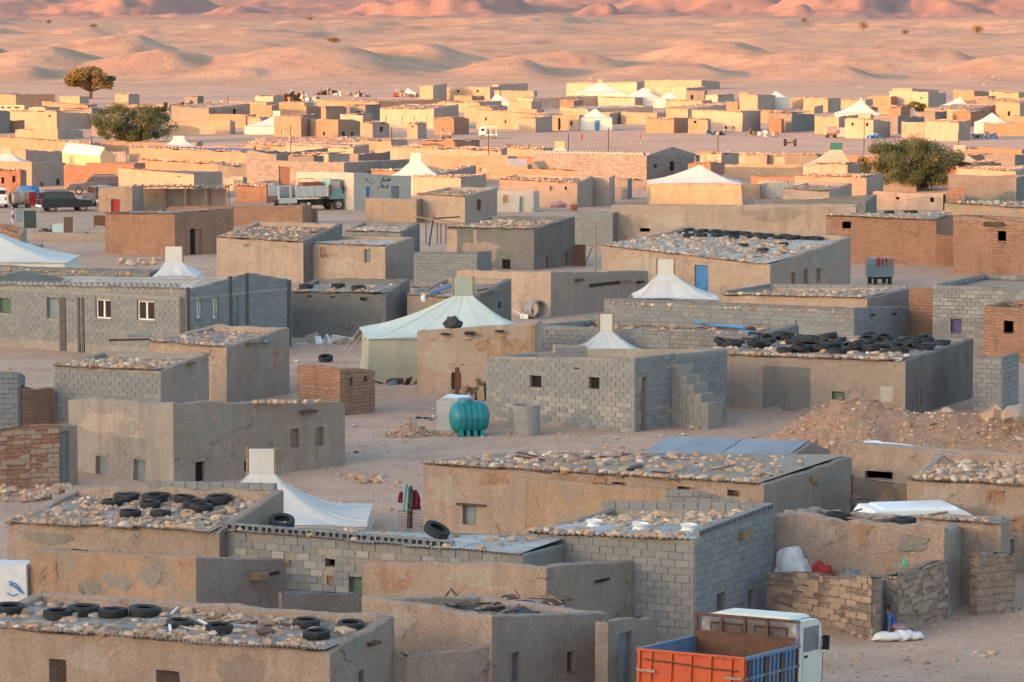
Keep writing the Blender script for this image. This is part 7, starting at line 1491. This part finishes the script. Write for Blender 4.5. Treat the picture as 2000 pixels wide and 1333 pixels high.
# ------------------------------------------------------------------ loose stones: the 300 that show largest are things, the rest one mass
def rock_mesh(i, sub=2):
    import bmesh
    bm = bmesh.new(); bmesh.ops.create_icosphere(bm, subdivisions=sub, radius=0.5); sx, sy, sz = random.uniform(.85, 1.15), random.uniform(.7, 1.0), random.uniform(.55, .8)
    for v in bm.verts:
        n = noise.noise(v.co * 1.9 + Vector((i * 7.1, 0, 0))); n2 = noise.noise(v.co * 4.3 + Vector((0, i * 3.1, 0)))
        v.co *= 1 + 0.42 * n + 0.26 * n2; v.co.x *= sx; v.co.y *= sy; v.co.z *= sz
    me = bpy.data.meshes.new('stone'); bm.to_mesh(me); bm.free(); me.materials.append(STONE)
    me.polygons.foreach_set('use_smooth', [True] * len(me.polygons)); me.set_sharp_from_angle(angle=R(24)); return me
ROCKS = [rock_mesh(i) for i in range(9)]
ROCKS1 = [rock_mesh(i + 20, 1) for i in range(6)]
def grounded(items):
    A = np.array([i[0] for i in items]); Z = terrain(A[:, 0], A[:, 1]) + A[:, 2]; return [((a[0], a[1], z), i[1]) for a, z, i in zip(A, Z, items)]
def merge(name, items, meshes, mat, jitter=True):
    VV, FF = [], []; off = 0; cache = []
    for me in meshes:
        v = np.empty(len(me.vertices) * 3); me.vertices.foreach_get('co', v); f = np.array([list(p.vertices) for p in me.polygons]); cache.append((v.reshape(-1, 3), f))
    for k, (p, sz) in enumerate(items):
        v, f = cache[k % len(cache)]; e = Matrix.Rotation(random.uniform(0, 6.28), 3, 'Z') @ Matrix.Rotation(random.uniform(-.4, .4), 3, 'X')
        VV.append((v * (np.array([sz, sz, sz]) if not hasattr(sz, '__len__') else np.array(sz))) @ np.array(e).T + np.array(p)); FF.append(f + off); off += len(v)
    V = np.concatenate(VV); F = np.concatenate(FF)
    me = bpy.data.meshes.new(name); me.vertices.add(len(V)); me.vertices.foreach_set('co', V.ravel()); n = F.shape[1]
    me.loops.add(len(F) * n); me.loops.foreach_set('vertex_index', F.ravel().astype(np.int32)); me.polygons.add(len(F))
    me.polygons.foreach_set('loop_start', np.arange(0, len(F) * n, n, dtype=np.int32)); me.update(calc_edges=True); me.materials.append(mat); return me
# boulders on the mound and loose ground stones
def boulder(label, px, py, z, sz, sc=(1, 1, 1), mat=None, k=0):
    p = at_z(px, py, z); o = link('boulder', ROCKS[k], None, p, (random.uniform(-.3, .3), random.uniform(-.3, .3), random.uniform(0, 6)), (sz * sc[0], sz * sc[1], sz * sc[2])); return tag(o, label, 'boulder', 'boulders of the mound')
boulder('largest pale boulder on the earth mound', 1936, 830, .9, 1.5, (.9, .8, 1.35), k=1); boulder('long pale boulder at the right edge above the largest', 1978, 808, 1.5, 1.3, (1.3, .8, .8), k=2)
boulder('small pale boulder at the right edge of the mound', 1990, 862, .5, .6, k=3); boulder('flat tan rock on the crest of the mound', 1850, 803, 1.35, .6, (1.4, 1, .6), k=4)
def ring(label, pts, szr, grp, cat='stone'):
    for i, (x, y) in enumerate(sorted(pts)):
        sz = random.uniform(*szr); p = at_z(x, y, 0); o = link('ground_stone', ROCKS[i % 9], None, p + Vector((0, 0, sz * .2)), (random.uniform(-.3, .3), random.uniform(-.3, .3), random.uniform(0, 6)), (sz,) * 3); tag(o, label, cat, grp)
ring('brown stone in the row beside the tall plain house', [(680 + random.uniform(0, 75), 934 + random.uniform(0, 12)) for k in range(22)], (.2, .36), 'stone row beside the tall house')
ring('rock in the heap at the foot of the left orange wall', [(random.uniform(0, 140), 955 + random.uniform(0, 24)) for k in range(30)], (.2, .5), 'rocks at the foot of the left wall')
ring('rock in the heap before the orange brick house', [(random.uniform(212, 318), 508 + random.uniform(0, 12)) for k in range(30)], (.25, .55), 'rocks before the orange brick house')
ring('pale stone left lying on the tall plain house', [], (.2, .3), 'x')
for k in range(16):
    x = random.uniform(478, 645); STONES.append((on_roof(B2, x, 789, .33), random.uniform(.15, .32), 'the wall top of the tall plain house'))
for x in (1128, 1165, 1192, 1214, 1248): STONES.append((A3['sides']['S'].pt(A3['sides']['S'].hit(x, 1116)[0], A3['sides']['S'].hit(x, 1116)[1], -.15), random.uniform(.2, .3), 'the bare mud house'))
mo = [o for o in bpy.data.objects if o.name.startswith('earth_mound')]
items = []
for o in mo:
    vs_ = o.data.vertices; n = 1500 if o is mo[0] else 350
    for k in range(n):
        v = vs_[random.randrange(len(vs_))].co
        if v.z > .05: items.append(((v.x + random.uniform(-.1, .1), v.y + random.uniform(-.1, .1), v.z + .0), random.uniform(.05, .2) * (1 if random.random() < .9 else 1.8) * (1 if o is not mo[-1] else 2.5)))
tag(link('rubble_stones', merge('rubble_stones', items, ROCKS1, STONE)), 'small stones in the loose earth of the mounds', 'stones', kind='stuff')
items = []
for k in range(15000):
    py = 150 + 1200 * random.random() ** .8; px = random.uniform(-20, 2020); p = at_z(px, max(py, 232), 0)
    if noise.noise(Vector((p.x / 4, p.y / 4, 0))) < random.uniform(-.7, .5): continue
    items.append(((p.x, p.y, 0.0), random.uniform(.03, .11) * (1 if random.random() < .9 else 2.4) * (1 + p.y / 500)))
tag(link('ground_pebbles', merge('ground_pebbles', grounded(items), ROCKS1, STONE)), 'pebbles and small stones scattered on the sand', 'pebbles', kind='stuff')
bit = MB(); bit.box((0, 0, 0), (1, .7, .25)); bitm = bit.mesh('litter', WCLOTH); items = []
for k in range(260):
    px, py = random.uniform(0, 2000), random.choice((random.uniform(790, 900), random.uniform(430, 520), random.uniform(640, 860), random.uniform(260, 300))); p = at_z(px, py, 0); items.append(((p.x, p.y, .06), random.uniform(.06, .22)))
tag(link('litter', merge('litter', grounded(items), [bitm], plain('litter_plastic', (.6, .6, .58), (.2, .3, .4), .7, 0, .4))), 'scraps of paper and plastic scattered on the sand', 'litter', kind='stuff')
items = []
for k in range(1500):
    px = random.uniform(-20, 2020); d = random.uniform(900, 1750); X = (px - 1000) / FPX * d
    if noise.noise(Vector((X / 40, d / 60, 5))) < .05: continue
    items.append(((X, d, 0.0), random.uniform(.2, .7) * (1 if random.random() < .95 else 1.8)))
tag(link('dune_rocks', merge('dune_rocks', grounded(items), ROCKS1, STONE)), 'rocks scattered over the dunes', 'rocks', kind='stuff')
STONES.sort(key=lambda s: -s[1] / s[0].y)
for k, (p, sz, wh) in enumerate(STONES[:300]):
    o = link('roof_stone', ROCKS[k % len(ROCKS)], None, p + Vector((0, 0, sz * 0.26)), (random.uniform(-.35, .35), random.uniform(-.35, .35), random.uniform(0, 6.28)), (sz * random.uniform(.75, 1.3), sz * random.uniform(.75, 1.2), sz * random.uniform(.7, 1.15)))
    tag(o, 'loose stone weighing down ' + wh, 'stone', 'stones on ' + wh)
rest = [(tuple(p + Vector((0, 0, sz * 0.26))), (sz * random.uniform(.7, 1.3), sz * random.uniform(.7, 1.2), sz * random.uniform(.7, 1.2))) for (p, sz, w) in STONES[300:]]
if rest: tag(link('roof_stones', merge('roof_stones', rest, ROCKS, STONE)), 'smaller stones strewn over the roofs of the camp', 'stones', kind='stuff')
print('stones', len(STONES), 'objects', len(bpy.data.objects))
